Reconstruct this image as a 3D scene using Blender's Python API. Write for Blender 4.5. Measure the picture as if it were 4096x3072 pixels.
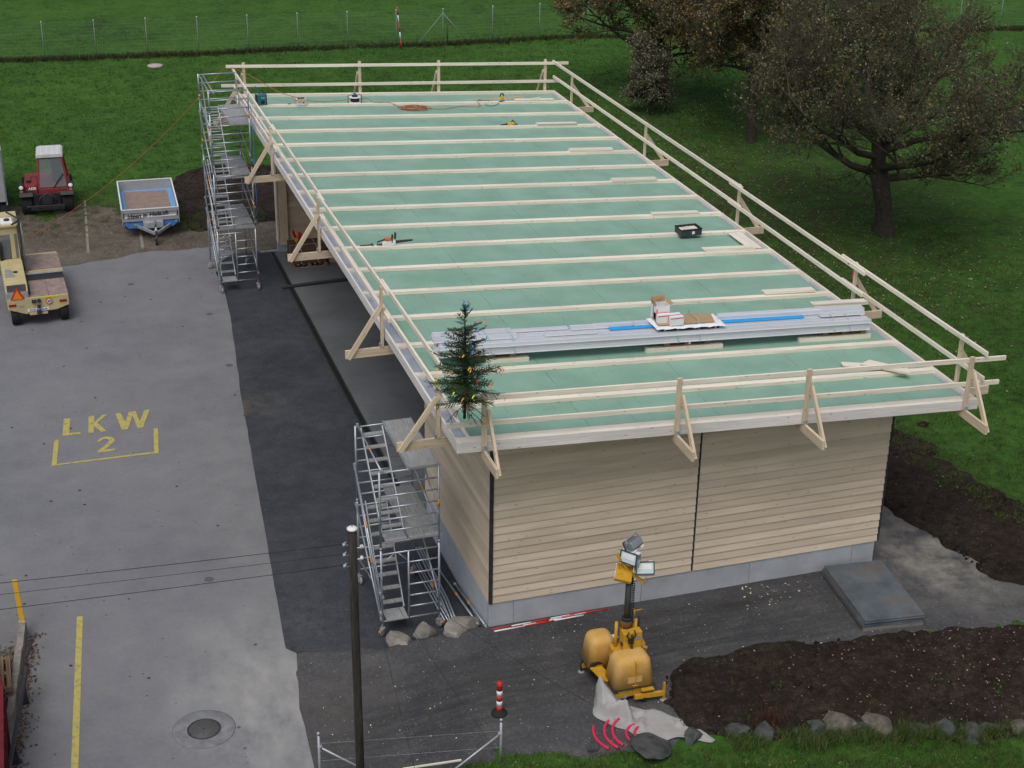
import bpy, bmesh, math, random
import numpy as np
from mathutils import Vector, Matrix
random.seed(7); RNG = np.random.default_rng(7)
for o in list(bpy.data.objects): bpy.data.objects.remove(o)
SC = bpy.context.scene
COL = SC.collection
R = math.radians
# ---------------- camera, sky, sun, exposure ----------------
cam = bpy.data.cameras.new('camera'); co = bpy.data.objects.new('camera', cam); COL.objects.link(co)
co.location = (-7.5018, -25.828, 19.2688)
co.rotation_euler = (1.138, -0.0162, -0.3139)
cam.sensor_fit = 'HORIZONTAL'; cam.sensor_width = 36.0
cam.lens = 36.0 * 6224.4 / 4096.0
cam.clip_start = 0.5; cam.clip_end = 1200
SC.camera = co
W = bpy.data.worlds.new('World'); SC.world = W; W.use_nodes = True
nt = W.node_tree; nt.nodes.clear()
sky = nt.nodes.new('ShaderNodeTexSky'); sky.sky_type = 'NISHITA'; sky.sun_disc = False
SUN_EL, SUN_AZ = R(60), R(215)
sky.sun_elevation = SUN_EL; sky.sun_rotation = SUN_AZ; sky.dust_density = 4.0; sky.ozone_density = 1.0
hs = nt.nodes.new('ShaderNodeHueSaturation'); hs.inputs['Saturation'].default_value = 0.55
bg = nt.nodes.new('ShaderNodeBackground'); bg.inputs['Strength'].default_value = 0.108
wo = nt.nodes.new('ShaderNodeOutputWorld')
nt.links.new(sky.outputs[0], hs.inputs['Color']); nt.links.new(hs.outputs[0], bg.inputs['Color']); nt.links.new(bg.outputs[0], wo.inputs['Surface'])
sl = bpy.data.lights.new('sun', 'SUN'); sl.energy = 1.1; sl.angle = R(36); sl.color = (1.0, 0.965, 0.92)
so = bpy.data.objects.new('sun', sl); COL.objects.link(so)
sd = Vector((math.sin(SUN_AZ)*math.cos(SUN_EL), math.cos(SUN_AZ)*math.cos(SUN_EL), math.sin(SUN_EL)))
so.rotation_euler = sd.to_track_quat('Z', 'Y').to_euler(); so.location = (0, 0, 60)
SC.view_settings.view_transform = 'Standard'; SC.view_settings.look = 'None'
SC.view_settings.exposure = 0.05; SC.view_settings.gamma = 1.0
SC.view_settings.use_curve_mapping = False

# ---------------- helpers ----------------
class MB:
    """collects faces; build() links them as one mesh object"""
    def __init__(s): s.v = []; s.f = []; s.uv = []; s.mi = []; s.sm = []
    def poly(s, pts, uv=None, mi=0, sm=False):
        n = len(s.v); s.v += [tuple(p) for p in pts]; s.f.append(tuple(range(n, n+len(pts))))
        s.uv.append(uv or [(0, 0)]*len(pts)); s.mi.append(mi); s.sm.append(sm)
    def _box8(s, c, ax, mi=0):
        # c: 8 corners indexed by (i,j,k) bits x,y,z in local frame, ax: length axis index
        n = len(s.v); s.v += [tuple(p) for p in c]
        F = [(0,2,3,1),(4,5,7,6),(0,1,5,4),(2,6,7,3),(0,4,6,2),(1,3,7,5)]
        P = [Vector(p) for p in c]
        e = [(P[1]-P[0]), (P[2]-P[0]), (P[4]-P[0])]
        L = e[ax].length; d = e[ax].normalized() if L else Vector((1,0,0))
        ou = random.random()*30; ov = random.random()*30
        for fi, f in enumerate(F):
            uv = []
            nrm = (P[f[1]]-P[f[0]]).cross(P[f[3]]-P[f[0]])
            t = d.cross(nrm)
            if t.length < 1e-9:
                t = e[(ax+1) % 3].normalized(); w2 = e[(ax+2) % 3].normalized()
                for i in f: uv.append((ou+(P[i]-P[0]).dot(t)*.3+7, ov+(P[i]-P[0]).dot(w2)*.3))
            else:
                t.normalize()
                for i in f: uv.append((ou+(P[i]-P[0]).dot(d), ov+fi*.37+(P[i]-P[0]).dot(t)))
            s.f.append(tuple(n+i for i in f)); s.uv.append(uv); s.mi.append(mi); s.sm.append(False)
    def box(s, x0, x1, y0, y1, z0, z1, mi=0, M=None):
        c = [Vector((x, y, z)) for z in (z0, z1) for y in (y0, y1) for x in (x0, x1)]
        if M: c = [M @ p for p in c]
        d = [abs(x1-x0), abs(y1-y0), abs(z1-z0)]
        s._box8(c, d.index(max(d)), mi)
    def beam(s, p0, p1, w, h, up=(0,0,1), mi=0):
        p0 = Vector(p0); p1 = Vector(p1); d = (p1-p0).normalized(); up = Vector(up)
        sd_ = d.cross(up)
        if sd_.length < 1e-4: sd_ = d.cross(Vector((0,1,0)))
        sd_.normalize(); u = sd_.cross(d).normalized()
        c = []
        for k in (-.5, .5):
            for j in (-.5, .5):
                for b in (p0, p1): c.append(b + sd_*(w*j) + u*(h*k))
        s._box8(c, 0, mi)
    def tube(s, pts, r, n=8, mi=0, cap=True):
        pts = [Vector(p) for p in pts]; rs = r if isinstance(r, (list, tuple)) else [r]*len(pts)
        rings = []; prev = None
        for i, p in enumerate(pts):
            d = (pts[min(i+1, len(pts)-1)] - pts[max(i-1, 0)]).normalized()
            a = prev if prev is not None else (Vector((0,0,1)) if abs(d.z) < .9 else Vector((1,0,0)))
            sx = d.cross(a); sx.normalize(); sy = sx.cross(d).normalized(); prev = sy
            base = len(s.v)
            for k in range(n):
                t = 2*math.pi*k/n; s.v.append(tuple(p + (sx*math.cos(t)+sy*math.sin(t))*rs[i]))
            rings.append(base)
        for a, b in zip(rings, rings[1:]):
            for k in range(n):
                k2 = (k+1) % n
                s.f.append((a+k, a+k2, b+k2, b+k)); s.uv.append([(0, k/n), (0, (k+1)/n), (1, (k+1)/n), (1, k/n)]); s.mi.append(mi); s.sm.append(n > 4)
        if cap:
            s.f.append(tuple(rings[0]+k for k in reversed(range(n)))); s.uv.append([(0, 0)]*n); s.mi.append(mi); s.sm.append(False)
            s.f.append(tuple(rings[-1]+k for k in range(n))); s.uv.append([(0, 0)]*n); s.mi.append(mi); s.sm.append(False)
    def cyl(s, c, r, z0, z1, n=16, mi=0):
        s.tube([(c[0], c[1], z0), (c[0], c[1], z1)], r, n, mi)
    def lathe(s, c, prof, axis='z', n=16, mi=0):
        # prof: list of (radius, along)
        c = Vector(c); rings = []
        for r_, h in prof:
            base = len(s.v)
            for k in range(n):
                t = 2*math.pi*k/n; a, b = r_*math.cos(t), r_*math.sin(t)
                q = {'z': (a, b, h), 'x': (h, a, b), 'y': (b, h, a)}[axis]
                s.v.append(tuple(c+Vector(q)))
            rings.append(base)
        for a, b in zip(rings, rings[1:]):
            for k in range(n):
                k2 = (k+1) % n
                s.f.append((a+k, a+k2, b+k2, b+k)); s.uv.append([(0, 0)]*4); s.mi.append(mi); s.sm.append(True)
        for rg, rev in ((rings[0], True), (rings[-1], False)):
            q = [rg+k for k in range(n)]
            s.f.append(tuple(reversed(q)) if rev else tuple(q)); s.uv.append([(0, 0)]*n); s.mi.append(mi); s.sm.append(False)
    def prism(s, prof, y0, y1, axis='y', mi=0):
        """profile [(a,b)] extruded; axis y: (a,y,b); axis x: (x,a,b); axis z: (a,b,z)"""
        f = {'y': lambda a, b, t: (a, t, b), 'x': lambda a, b, t: (t, a, b), 'z': lambda a, b, t: (a, b, t)}[axis]
        n = len(prof); A = [f(a, b, y0) for a, b in prof]; B = [f(a, b, y1) for a, b in prof]
        base = len(s.v); s.v += A+B
        for k in range(n):
            k2 = (k+1) % n
            s.f.append((base+k, base+k2, base+n+k2, base+n+k)); s.uv.append([(0, k), (0, k+1), (1, k+1), (1, k)]); s.mi.append(mi); s.sm.append(False)
        s.f.append(tuple(base+k for k in range(n))); s.uv.append([(0, 0)]*n); s.mi.append(mi); s.sm.append(False)
        s.f.append(tuple(base+n+k for k in reversed(range(n)))); s.uv.append([(0, 0)]*n); s.mi.append(mi); s.sm.append(False)
    def build(s, name, mats, parent=None, bevel=0, subsurf=0, fixn=True):
        me = bpy.data.meshes.new(name); me.from_pydata(s.v, [], s.f)
        mats = mats if isinstance(mats, (list, tuple)) else [mats]
        for m in mats: me.materials.append(m)
        uvl = me.uv_layers.new(name='UVMap')
        flat = [c for uv in s.uv for q in uv for c in q]
        uvl.data.foreach_set('uv', flat)
        me.polygons.foreach_set('material_index', s.mi); me.polygons.foreach_set('use_smooth', s.sm)
        if fixn:
            bm = bmesh.new(); bm.from_mesh(me); bmesh.ops.recalc_face_normals(bm, faces=bm.faces); bm.to_mesh(me); bm.free()
        me.update()
        o = bpy.data.objects.new(name, me); COL.objects.link(o)
        if parent is not None: o.parent = parent
        if bevel:
            b = o.modifiers.new('bevel', 'BEVEL'); b.width = bevel; b.segments = 2; b.limit_method = 'ANGLE'; b.angle_limit = R(35)
        if subsurf:
            b = o.modifiers.new('sub', 'SUBSURF'); b.levels = subsurf; b.render_levels = subsurf
        return o

def tag(o, label=None, cat=None, group=None, kind=None):
    if label: o['label'] = label
    if cat: o['category'] = cat
    if group: o['group'] = group
    if kind: o['kind'] = kind
    return o
def empty(name, loc=(0,0,0), rz=0, label=None, cat=None, group=None):
    o = bpy.data.objects.new(name, None); COL.objects.link(o); o.location = loc; o.rotation_euler = (0, 0, rz)
    o.empty_display_size = .2
    return tag(o, label, cat, group)
def copy_tree(o, parent=None):
    c = o.copy(); COL.objects.link(c)
    if parent: c.parent = parent
    for ch in list(o.children): copy_tree(ch, c)
    return c
def np_mesh(name, V, F, mats, parent=None, smooth=False, mi=None):
    me = bpy.data.meshes.new(name)
    V = np.asarray(V, np.float32); F = np.asarray(F, np.int32); k = F.shape[1]
    me.vertices.add(len(V)); me.vertices.foreach_set('co', V.ravel())
    me.loops.add(F.size); me.loops.foreach_set('vertex_index', F.ravel())
    me.polygons.add(len(F)); me.polygons.foreach_set('loop_start', np.arange(len(F), dtype=np.int32)*k)
    me.polygons.foreach_set('loop_total', np.full(len(F), k, np.int32))
    if smooth: me.polygons.foreach_set('use_smooth', np.ones(len(F), bool))
    if mi is not None: me.polygons.foreach_set('material_index', np.asarray(mi, np.int32))
    for m in (mats if isinstance(mats, (list, tuple)) else [mats]): me.materials.append(m)
    me.update(calc_edges=True)
    o = bpy.data.objects.new(name, me); COL.objects.link(o)
    if parent is not None: o.parent = parent
    return o
def text_part(name, s, size, mat, M, parent, extrude=.002, bold=0.0, shear=0.0):
    c = bpy.data.curves.new(name, 'FONT'); c.body = s; c.size = size; c.extrude = extrude; c.align_x = 'CENTER'; c.align_y = 'CENTER'
    c.offset = bold; c.shear = shear; c.resolution_u = 3
    t = bpy.data.objects.new(name, c); COL.objects.link(t)
    dg = bpy.context.evaluated_depsgraph_get(); me = bpy.data.meshes.new_from_object(t.evaluated_get(dg))
    bpy.data.objects.remove(t); me.transform(M); me.materials.clear(); me.materials.append(mat); me.name = name
    o = bpy.data.objects.new(name, me); COL.objects.link(o)
    if parent is not None: o.parent = parent
    return o
# value noise (numpy)
def vnoise(x, y, seed=0):
    x = np.asarray(x, float); y = np.asarray(y, float)
    xi = np.floor(x).astype(np.int64); yi = np.floor(y).astype(np.int64); xf = x-xi; yf = y-yi
    def h(a, b):
        n = (a*374761393 + b*668265263 + seed*1442695041) & 0xffffffff
        n = ((n ^ (n >> 13))*1274126177) & 0xffffffff
        return ((n ^ (n >> 16)) & 0xffff)/65535.0
    u = xf*xf*(3-2*xf); v = yf*yf*(3-2*yf)
    return (h(xi, yi)*(1-u)+h(xi+1, yi)*u)*(1-v)+(h(xi, yi+1)*(1-u)+h(xi+1, yi+1)*u)*v
def fbm(x, y, sc, oct=4, seed=0):
    a = 0; amp = .5; f = 1/sc
    for i in range(oct): a = a+amp*vnoise(np.asarray(x)*f, np.asarray(y)*f, seed+i*17); amp *= .5; f *= 2.03
    return a
def ss(a, b, x):
    t = np.clip((np.asarray(x, float)-a)/(b-a), 0, 1); return t*t*(3-2*t)
def inpoly(px, py, poly):
    px = np.asarray(px); py = np.asarray(py); r = np.zeros(px.shape, bool); n = len(poly); j = n-1
    for i in range(n):
        xi, yi = poly[i]; xj, yj = poly[j]
        c = ((yi > py) != (yj > py)) & (px < (xj-xi)*(py-yi)/((yj-yi) or 1e-9)+xi); r ^= c; j = i
    return r

# ---------------- materials ----------------
def mat(name, col=(.5,.5,.5), rough=.8, metal=0.0, var=0.0, vscale=4.0, col2=None, bump=0.0, bscale=30.0, spec=.3, detail=5.0, rand=0.0, coords='Object', dirt=0.0, dirtcol=(.08,.06,.04), dscale=3.0, stretch=None):
    m = bpy.data.materials.new(name); m.use_nodes = True; n = m.node_tree.nodes; l = m.node_tree.links
    b = n['Principled BSDF']; b.inputs['Roughness'].default_value = rough; b.inputs['Metallic'].default_value = metal
    b.inputs['Specular IOR Level'].default_value = spec
    b.inputs['Base Color'].default_value = (*col, 1)
    tc = n.new('ShaderNodeTexCoord'); src = tc.outputs[coords]
    if stretch:
        mp = n.new('ShaderNodeMapping'); mp.inputs['Scale'].default_value = stretch; l.new(src, mp.inputs[0]); src = mp.outputs[0]
    cur = None
    if var or col2:
        no = n.new('ShaderNodeTexNoise'); no.inputs['Scale'].default_value = vscale; no.inputs['Detail'].default_value = detail; no.inputs['Roughness'].default_value = .62
        l.new(src, no.inputs['Vector'])
        cr = n.new('ShaderNodeValToRGB'); cr.color_ramp.elements[0].position = .32; cr.color_ramp.elements[1].position = .68
        c1 = col2 if col2 else tuple(c*(1-var) for c in col); c2 = col if col2 else tuple(min(1, c*(1+var)) for c in col)
        cr.color_ramp.elements[0].color = (*c1, 1); cr.color_ramp.elements[1].color = (*c2, 1)
        l.new(no.outputs['Fac'], cr.inputs[0]); cur = cr.outputs[0]
    if dirt:
        no = n.new('ShaderNodeTexNoise'); no.inputs['Scale'].default_value = dscale; no.inputs['Detail'].default_value = 8; no.inputs['Roughness'].default_value = .7
        l.new(src, no.inputs['Vector'])
        cr = n.new('ShaderNodeValToRGB'); cr.color_ramp.elements[0].position = .52; cr.color_ramp.elements[1].position = .72
        cr.color_ramp.elements[0].color = (0,0,0,1); cr.color_ramp.elements[1].color = (dirt,)*3+(1,)
        l.new(no.outputs['Fac'], cr.inputs[0])
        mx = n.new('ShaderNodeMix'); mx.data_type = 'RGBA'; mx.inputs['B'].default_value = (*dirtcol, 1)
        mx.inputs['A'].default_value = (*col, 1)
        if cur: l.new(cur, mx.inputs['A'])
        l.new(cr.outputs[0], mx.inputs['Factor']); cur = mx.outputs['Result']
    if rand:
        oi = n.new('ShaderNodeObjectInfo'); hv = n.new('ShaderNodeHueSaturation')
        mr = n.new('ShaderNodeMapRange'); mr.inputs['To Min'].default_value = 1-rand; mr.inputs['To Max'].default_value = 1+rand
        l.new(oi.outputs['Random'], mr.inputs['Value']); l.new(mr.outputs[0], hv.inputs['Value'])
        hv.inputs['Color'].default_value = (*col, 1)
        if cur: l.new(cur, hv.inputs['Color'])
        cur = hv.outputs[0]
    if cur: l.new(cur, b.inputs['Base Color'])
    if bump:
        no = n.new('ShaderNodeTexNoise'); no.inputs['Scale'].default_value = bscale; no.inputs['Detail'].default_value = 6
        l.new(src, no.inputs['Vector']); bp = n.new('ShaderNodeBump'); bp.inputs['Strength'].default_value = min(1, bump); bp.inputs['Distance'].default_value = .02*max(1, bump)
        l.new(no.outputs['Fac'], bp.inputs['Height']); l.new(bp.outputs[0], b.inputs['Normal'])
    return m
def wood(name, light, dark, grain=.5, knots=.55, rough=.75, rand=.08):
    m = bpy.data.materials.new(name); m.use_nodes = True; n = m.node_tree.nodes; l = m.node_tree.links
    b = n['Principled BSDF']; b.inputs['Roughness'].default_value = rough; b.inputs['Specular IOR Level'].default_value = .2
    uv = n.new('ShaderNodeUVMap'); oi = n.new('ShaderNodeObjectInfo')
    ad = n.new('ShaderNodeVectorMath'); ad.operation = 'ADD'
    sc = n.new('ShaderNodeVectorMath'); sc.operation = 'SCALE'; sc.inputs['Scale'].default_value = 40
    cx = n.new('ShaderNodeCombineXYZ'); l.new(oi.outputs['Random'], cx.inputs[0]); l.new(oi.outputs['Random'], cx.inputs[1])
    l.new(cx.outputs[0], sc.inputs[0]); l.new(uv.outputs[0], ad.inputs[0]); l.new(sc.outputs[0], ad.inputs[1])
    mp = n.new('ShaderNodeMapping'); mp.inputs['Scale'].default_value = (1.3, 42, 1); l.new(ad.outputs[0], mp.inputs[0])
    no = n.new('ShaderNodeTexNoise'); no.inputs['Scale'].default_value = 1; no.inputs['Detail'].default_value = 5; no.inputs['Distortion'].default_value = .5
    l.new(mp.outputs[0], no.inputs['Vector'])
    cr = n.new('ShaderNodeValToRGB'); cr.color_ramp.elements[0].position = .34; cr.color_ramp.elements[1].position = .62
    cr.color_ramp.elements[0].color = (*dark, 1); cr.color_ramp.elements[1].color = (*light, 1)
    l.new(no.outputs['Fac'], cr.inputs[0])
    # broad tone changes along the stick
    mp3 = n.new('ShaderNodeMapping'); mp3.inputs['Scale'].default_value = (.5, 3, 1); l.new(ad.outputs[0], mp3.inputs[0])
    n3 = n.new('ShaderNodeTexNoise'); n3.inputs['Scale'].default_value = 1; n3.inputs['Detail'].default_value = 3; l.new(mp3.outputs[0], n3.inputs['Vector'])
    mr3 = n.new('ShaderNodeMapRange'); mr3.inputs['From Min'].default_value = .3; mr3.inputs['From Max'].default_value = .7; mr3.inputs['To Min'].default_value = .86; mr3.inputs['To Max'].default_value = 1.1
    l.new(n3.outputs['Fac'], mr3.inputs['Value'])
    # knots
    mp2 = n.new('ShaderNodeMapping'); mp2.inputs['Scale'].default_value = (2.2, 9, 1); l.new(ad.outputs[0], mp2.inputs[0])
    vo = n.new('ShaderNodeTexVoronoi'); vo.voronoi_dimensions = '2D'; vo.inputs['Scale'].default_value = 1; vo.inputs['Randomness'].default_value = 1; l.new(mp2.outputs[0], vo.inputs['Vector'])
    kr = n.new('ShaderNodeValToRGB'); kr.color_ramp.elements[0].position = .05; kr.color_ramp.elements[1].position = .10
    kr.color_ramp.elements[0].color = (knots,)*3+(1,); kr.color_ramp.elements[1].color = (0,0,0,1); l.new(vo.outputs['Distance'], kr.inputs[0])
    mx = n.new('ShaderNodeMix'); mx.data_type = 'RGBA'; mx.inputs['B'].default_value = (.12, .055, .025, 1)
    sk_ = n.new('ShaderNodeSeparateColor'); l.new(vo.outputs['Color'], sk_.inputs[0]); gk = n.new('ShaderNodeMath'); gk.operation = 'LESS_THAN'; gk.inputs[1].default_value = .24; l.new(sk_.outputs[0], gk.inputs[0])
    mk = n.new('ShaderNodeMath'); mk.operation = 'MULTIPLY'; l.new(kr.outputs[0], mk.inputs[0]); l.new(gk.outputs[0], mk.inputs[1])
    l.new(mk.outputs[0], mx.inputs['Factor']); l.new(cr.outputs[0], mx.inputs['A'])
    hv = n.new('ShaderNodeHueSaturation'); mr = n.new('ShaderNodeMapRange'); mr.inputs['To Min'].default_value = 1-rand; mr.inputs['To Max'].default_value = 1+rand
    l.new(oi.outputs['Random'], mr.inputs['Value']); mu = n.new('ShaderNodeMath'); mu.operation = 'MULTIPLY'
    l.new(mr.outputs[0], mu.inputs[0]); l.new(mr3.outputs[0], mu.inputs[1]); l.new(mu.outputs[0], hv.inputs['Value'])
    l.new(mx.outputs['Result'], hv.inputs['Color']); l.new(hv.outputs[0], b.inputs['Base Color'])
    return m

M = {}
M['wood'] = wood('fresh_spruce', (.87, .80, .685), (.75, .66, .54), rand=.07)
M['wood_y'] = wood('yellow_spruce', (.72, .60, .45), (.56, .45, .31), rand=.07)
M['clad'] = wood('cladding_spruce', (.65, .55, .425), (.61, .505, .385), knots=.5, rand=.13)
M['fascia'] = wood('white_glazed_spruce', (.80, .76, .74), (.66, .62, .58), knots=.7, rand=.03)
M['board'] = wood('pale_board', (.80, .76, .66), (.68, .62, .50), grain=.3, knots=.2, rand=.05)
M['oldwood'] = wood('weathered_wood', (.30, .21, .13), (.14, .09, .055), rand=.15)
M['greywood'] = wood('grey_wood', (.30, .28, .25), (.17, .155, .14), rand=.15)
M['alu'] = mat('aluminium_tube', (.44, .48, .53), .42, .75, var=.12, vscale=6)
M['deck'] = mat('scaffold_deck', (.33, .335, .34), .7, .15, var=.25, vscale=3, stretch=(14, 1, 1), dirt=.5, dirtcol=(.16, .15, .14), dscale=9)
M['galv'] = mat('galvanised_steel', (.45, .48, .51), .5, .6, var=.18, vscale=9)
M['zinc'] = mat('zinc_sheet', (.50, .53, .60), .42, .45, var=.15, vscale=2.2)
M['orange'] = mat('orange_sleeve', (.60, .26, .05), .6)
M['red'] = mat('red_paint', (.55, .035, .03), .5, var=.15)
M['white'] = mat('white_paint', (.78, .79, .80), .5, var=.05)
M['black'] = mat('black_plastic', (.022, .022, .024), .5)
M['dark'] = mat('dark_steel', (.05, .052, .058), .55, .3, var=.3, vscale=8)
M['rubber'] = mat('tyre_rubber', (.022, .022, .023), .85, bump=.6, bscale=40)
M['concrete'] = mat('precast_concrete', (.40, .42, .45), .85, var=.12, vscale=1.5, bump=.3, bscale=40, dirt=.35, dirtcol=(.26, .27, .28), dscale=2, rand=.05)
M['insul'] = mat('plinth_board', (.42, .45, .50), .8, var=.08, vscale=3, bump=.2, bscale=60, rand=.04)
M['floor'] = mat('floor_slab', (.135, .145, .155), .7, var=.22, vscale=.6, bump=.15, bscale=30, dirt=.4, dirtcol=(.10, .105, .11), dscale=1.2)
M['stone'] = mat('limestone', (.34, .315, .28), .9, col2=(.17, .155, .14), vscale=3.5, bump=1.0, bscale=9)
M['stone3'] = mat('sandy_boulder', (.19, .17, .135), .9, col2=(.06, .055, .045), vscale=5, bump=1.0, bscale=9, dirt=.6, dirtcol=(.05, .05, .035), dscale=4)
M['stone2'] = mat('grey_boulder', (.10, .105, .105), .9, col2=(.028, .032, .028), vscale=4, bump=1.0, bscale=9, dirt=.5, dirtcol=(.05, .07, .025), dscale=4)
M['yellow'] = mat('yellow_machine_paint', (.55, .30, .025), .5, var=.12, vscale=5, dirt=.45, dirtcol=(.14, .08, .03), dscale=11)
M['hood'] = mat('faded_yellow_hood', (.60, .385, .15), .62, col2=(.56, .31, .05), vscale=3.2, dirt=.3, dirtcol=(.52, .36, .16), dscale=4)
M['tarp'] = mat('grey_tarpaulin', (.34, .335, .33), .75, var=.12, vscale=2, dirt=.35, dirtcol=(.24, .22, .17), dscale=3)
M['cream'] = mat('cream_machine_paint', (.52, .44, .235), .55, var=.1, vscale=3, dirt=.55, dirtcol=(.17, .10, .05), dscale=6)
M['ply'] = mat('worn_deck_plate', (.33, .26, .235), .8, col2=(.22, .15, .13), vscale=5, dirt=.5, dirtcol=(.45, .42, .38), dscale=7)
M['plybrown'] = mat('brown_plywood_floor', (.27, .20, .165), .7, var=.14, vscale=4)
M['blue'] = mat('blue_trailer_paint', (.055, .19, .52), .5, var=.1)
M['alupanel'] = mat('anodised_side_panel', (.42, .43, .45), .5, .35, var=.08)
M['tractor_red'] = mat('faded_tractor_red', (.24, .026, .030), .5, var=.15, vscale=4, dirt=.25, dirtcol=(.2, .12, .1), dscale=5)
M['glass'] = None
M['cardboard'] = mat('cardboard', (.42, .29, .17), .85, var=.06)
M['sheet'] = mat('white_plastic_sheet', (.80, .81, .84), .45)
M['bluefilm'] = mat('blue_film', (.03, .38, .80), .4)
M['teal'] = mat('teal_plastic', (.02, .15, .19), .5)
M['strap'] = mat('green_strap', (.30, .52, .42), .6)
M['bark'] = mat('bark', (.046, .040, .030), .95, var=.35, vscale=9, bump=1, bscale=25)
M['twig'] = mat('twig', (.060, .058, .040), .95, var=.25, vscale=2)
M['polewood'] = mat('tarred_pole', (.055, .047, .04), .9, col2=(.022, .019, .016), vscale=4, stretch=(6, 6, .6), bump=.6, bscale=14, dirt=.4, dirtcol=(.12, .12, .10), dscale=2.5)
M['pipe'] = mat('crimson_conduit', (.62, .03, .09), .45)
M['skip'] = mat('dark_red_skip', (.13, .012, .018), .6, var=.25, vscale=5)
M['steelplate'] = mat('steel_shuttering', (.115, .135, .155), .6, .2, var=.3, vscale=1.6, dirt=.9, dirtcol=(.17, .125, .085), dscale=1.1)
M['post_y'] = mat('yellow_post_paint', (.66, .38, .02), .5, var=.08)
g = bpy.data.materials.new('tinted_glass'); g.use_nodes = True; gb = g.node_tree.nodes['Principled BSDF']
gb.inputs['Base Color'].default_value = (.20, .23, .24, 1); gb.inputs['Roughness'].default_value = .08; gb.inputs['Transmission Weight'].default_value = 0
gb.inputs['Alpha'].default_value = .5; M['glass'] = g
# paint on the ground: worn through in places
def groundpaint(name, col):
    m = bpy.data.materials.new(name); m.use_nodes = True; n = m.node_tree.nodes; l = m.node_tree.links; b = n['Principled BSDF']; b.inputs['Roughness'].default_value = .8
    tc = n.new('ShaderNodeTexCoord'); no = n.new('ShaderNodeTexNoise'); no.inputs['Scale'].default_value = 7; no.inputs['Detail'].default_value = 9; no.inputs['Roughness'].default_value = .75
    l.new(tc.outputs['Object'], no.inputs['Vector']); cr = n.new('ShaderNodeValToRGB'); e = cr.color_ramp.elements
    e[0].position = .33; e[0].color = (.19, .19, .15, 1); e[1].position = .50; e[1].color = (*col, 1); l.new(no.outputs['Fac'], cr.inputs[0]); l.new(cr.outputs[0], b.inputs['Base Color'])
    return m
M['roadpaint'] = groundpaint('worn_yellow_road_paint', (.47, .40, .10))
# ---------------- ground materials ----------------
def layered(name, stops, scales, rough=.95, bump=.5, bscale=25, bdist=.03, specks=None, extra=None):
    """stops: colour stops for summed noise; specks: (scale, threshold, colour, amount)"""
    m = bpy.data.materials.new(name); m.use_nodes = True; n = m.node_tree.nodes; l = m.node_tree.links; b = n['Principled BSDF']
    b.inputs['Roughness'].default_value = rough; b.inputs['Specular IOR Level'].default_value = .15
    tc = n.new('ShaderNodeTexCoord'); acc = None
    for s_, w_ in scales:
        no = n.new('ShaderNodeTexNoise'); no.inputs['Scale'].default_value = s_; no.inputs['Detail'].default_value = 4; no.inputs['Roughness'].default_value = .6
        l.new(tc.outputs['Object'], no.inputs['Vector'])
        mu = n.new('ShaderNodeMath'); mu.operation = 'MULTIPLY'; mu.inputs[1].default_value = w_; l.new(no.outputs['Fac'], mu.inputs[0])
        if acc is None: acc = mu.outputs[0]
        else:
            a = n.new('ShaderNodeMath'); a.operation = 'ADD'; l.new(acc, a.inputs[0]); l.new(mu.outputs[0], a.inputs[1]); acc = a.outputs[0]
    cr = n.new('ShaderNodeValToRGB'); e = cr.color_ramp.elements
    e[0].position = stops[0][0]; e[0].color = (*stops[0][1], 1); e[1].position = stops[-1][0]; e[1].color = (*stops[-1][1], 1)
    for p, c in stops[1:-1]: q = e.new(p); q.color = (*c, 1)
    l.new(acc, cr.inputs[0]); cur = cr.outputs[0]
    for sp in (specks or []):
        sc_, th, colr, am = sp[:4]
        vo = n.new('ShaderNodeTexVoronoi'); vo.voronoi_dimensions = '2D'; vo.inputs['Scale'].default_value = sc_; l.new(tc.outputs['Object'], vo.inputs['Vector'])
        lt = n.new('ShaderNodeMath'); lt.operation = 'LESS_THAN'; lt.inputs[1].default_value = th; l.new(vo.outputs['Distance'], lt.inputs[0])
        sepc = n.new('ShaderNodeSeparateColor'); l.new(vo.outputs['Color'], sepc.inputs[0])
        gt = n.new('ShaderNodeMath'); gt.operation = 'LESS_THAN'; gt.inputs[1].default_value = am; l.new(sepc.outputs[0], gt.inputs[0])
        mm = n.new('ShaderNodeMath'); mm.operation = 'MULTIPLY'; l.new(lt.outputs[0], mm.inputs[0]); l.new(gt.outputs[0], mm.inputs[1])
        mx = n.new('ShaderNodeMix'); mx.data_type = 'RGBA'; mx.inputs['B'].default_value = (*colr, 1); l.new(mm.outputs[0], mx.inputs['Factor']); l.new(cur, mx.inputs['A']); cur = mx.outputs['Result']
    if extra: cur = extra(n, l, tc, cur)
    l.new(cur, b.inputs['Base Color'])
    no = n.new('ShaderNodeTexNoise'); no.inputs['Scale'].default_value = bscale; no.inputs['Detail'].default_value = 8; no.inputs['Roughness'].default_value = .7; l.new(tc.outputs['Object'], no.inputs['Vector'])
    bp = n.new('ShaderNodeBump'); bp.inputs['Strength'].default_value = bump; bp.inputs['Distance'].default_value = bdist; l.new(no.outputs['Fac'], bp.inputs['Height']); l.new(bp.outputs[0], b.inputs['Normal'])
    return m
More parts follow.
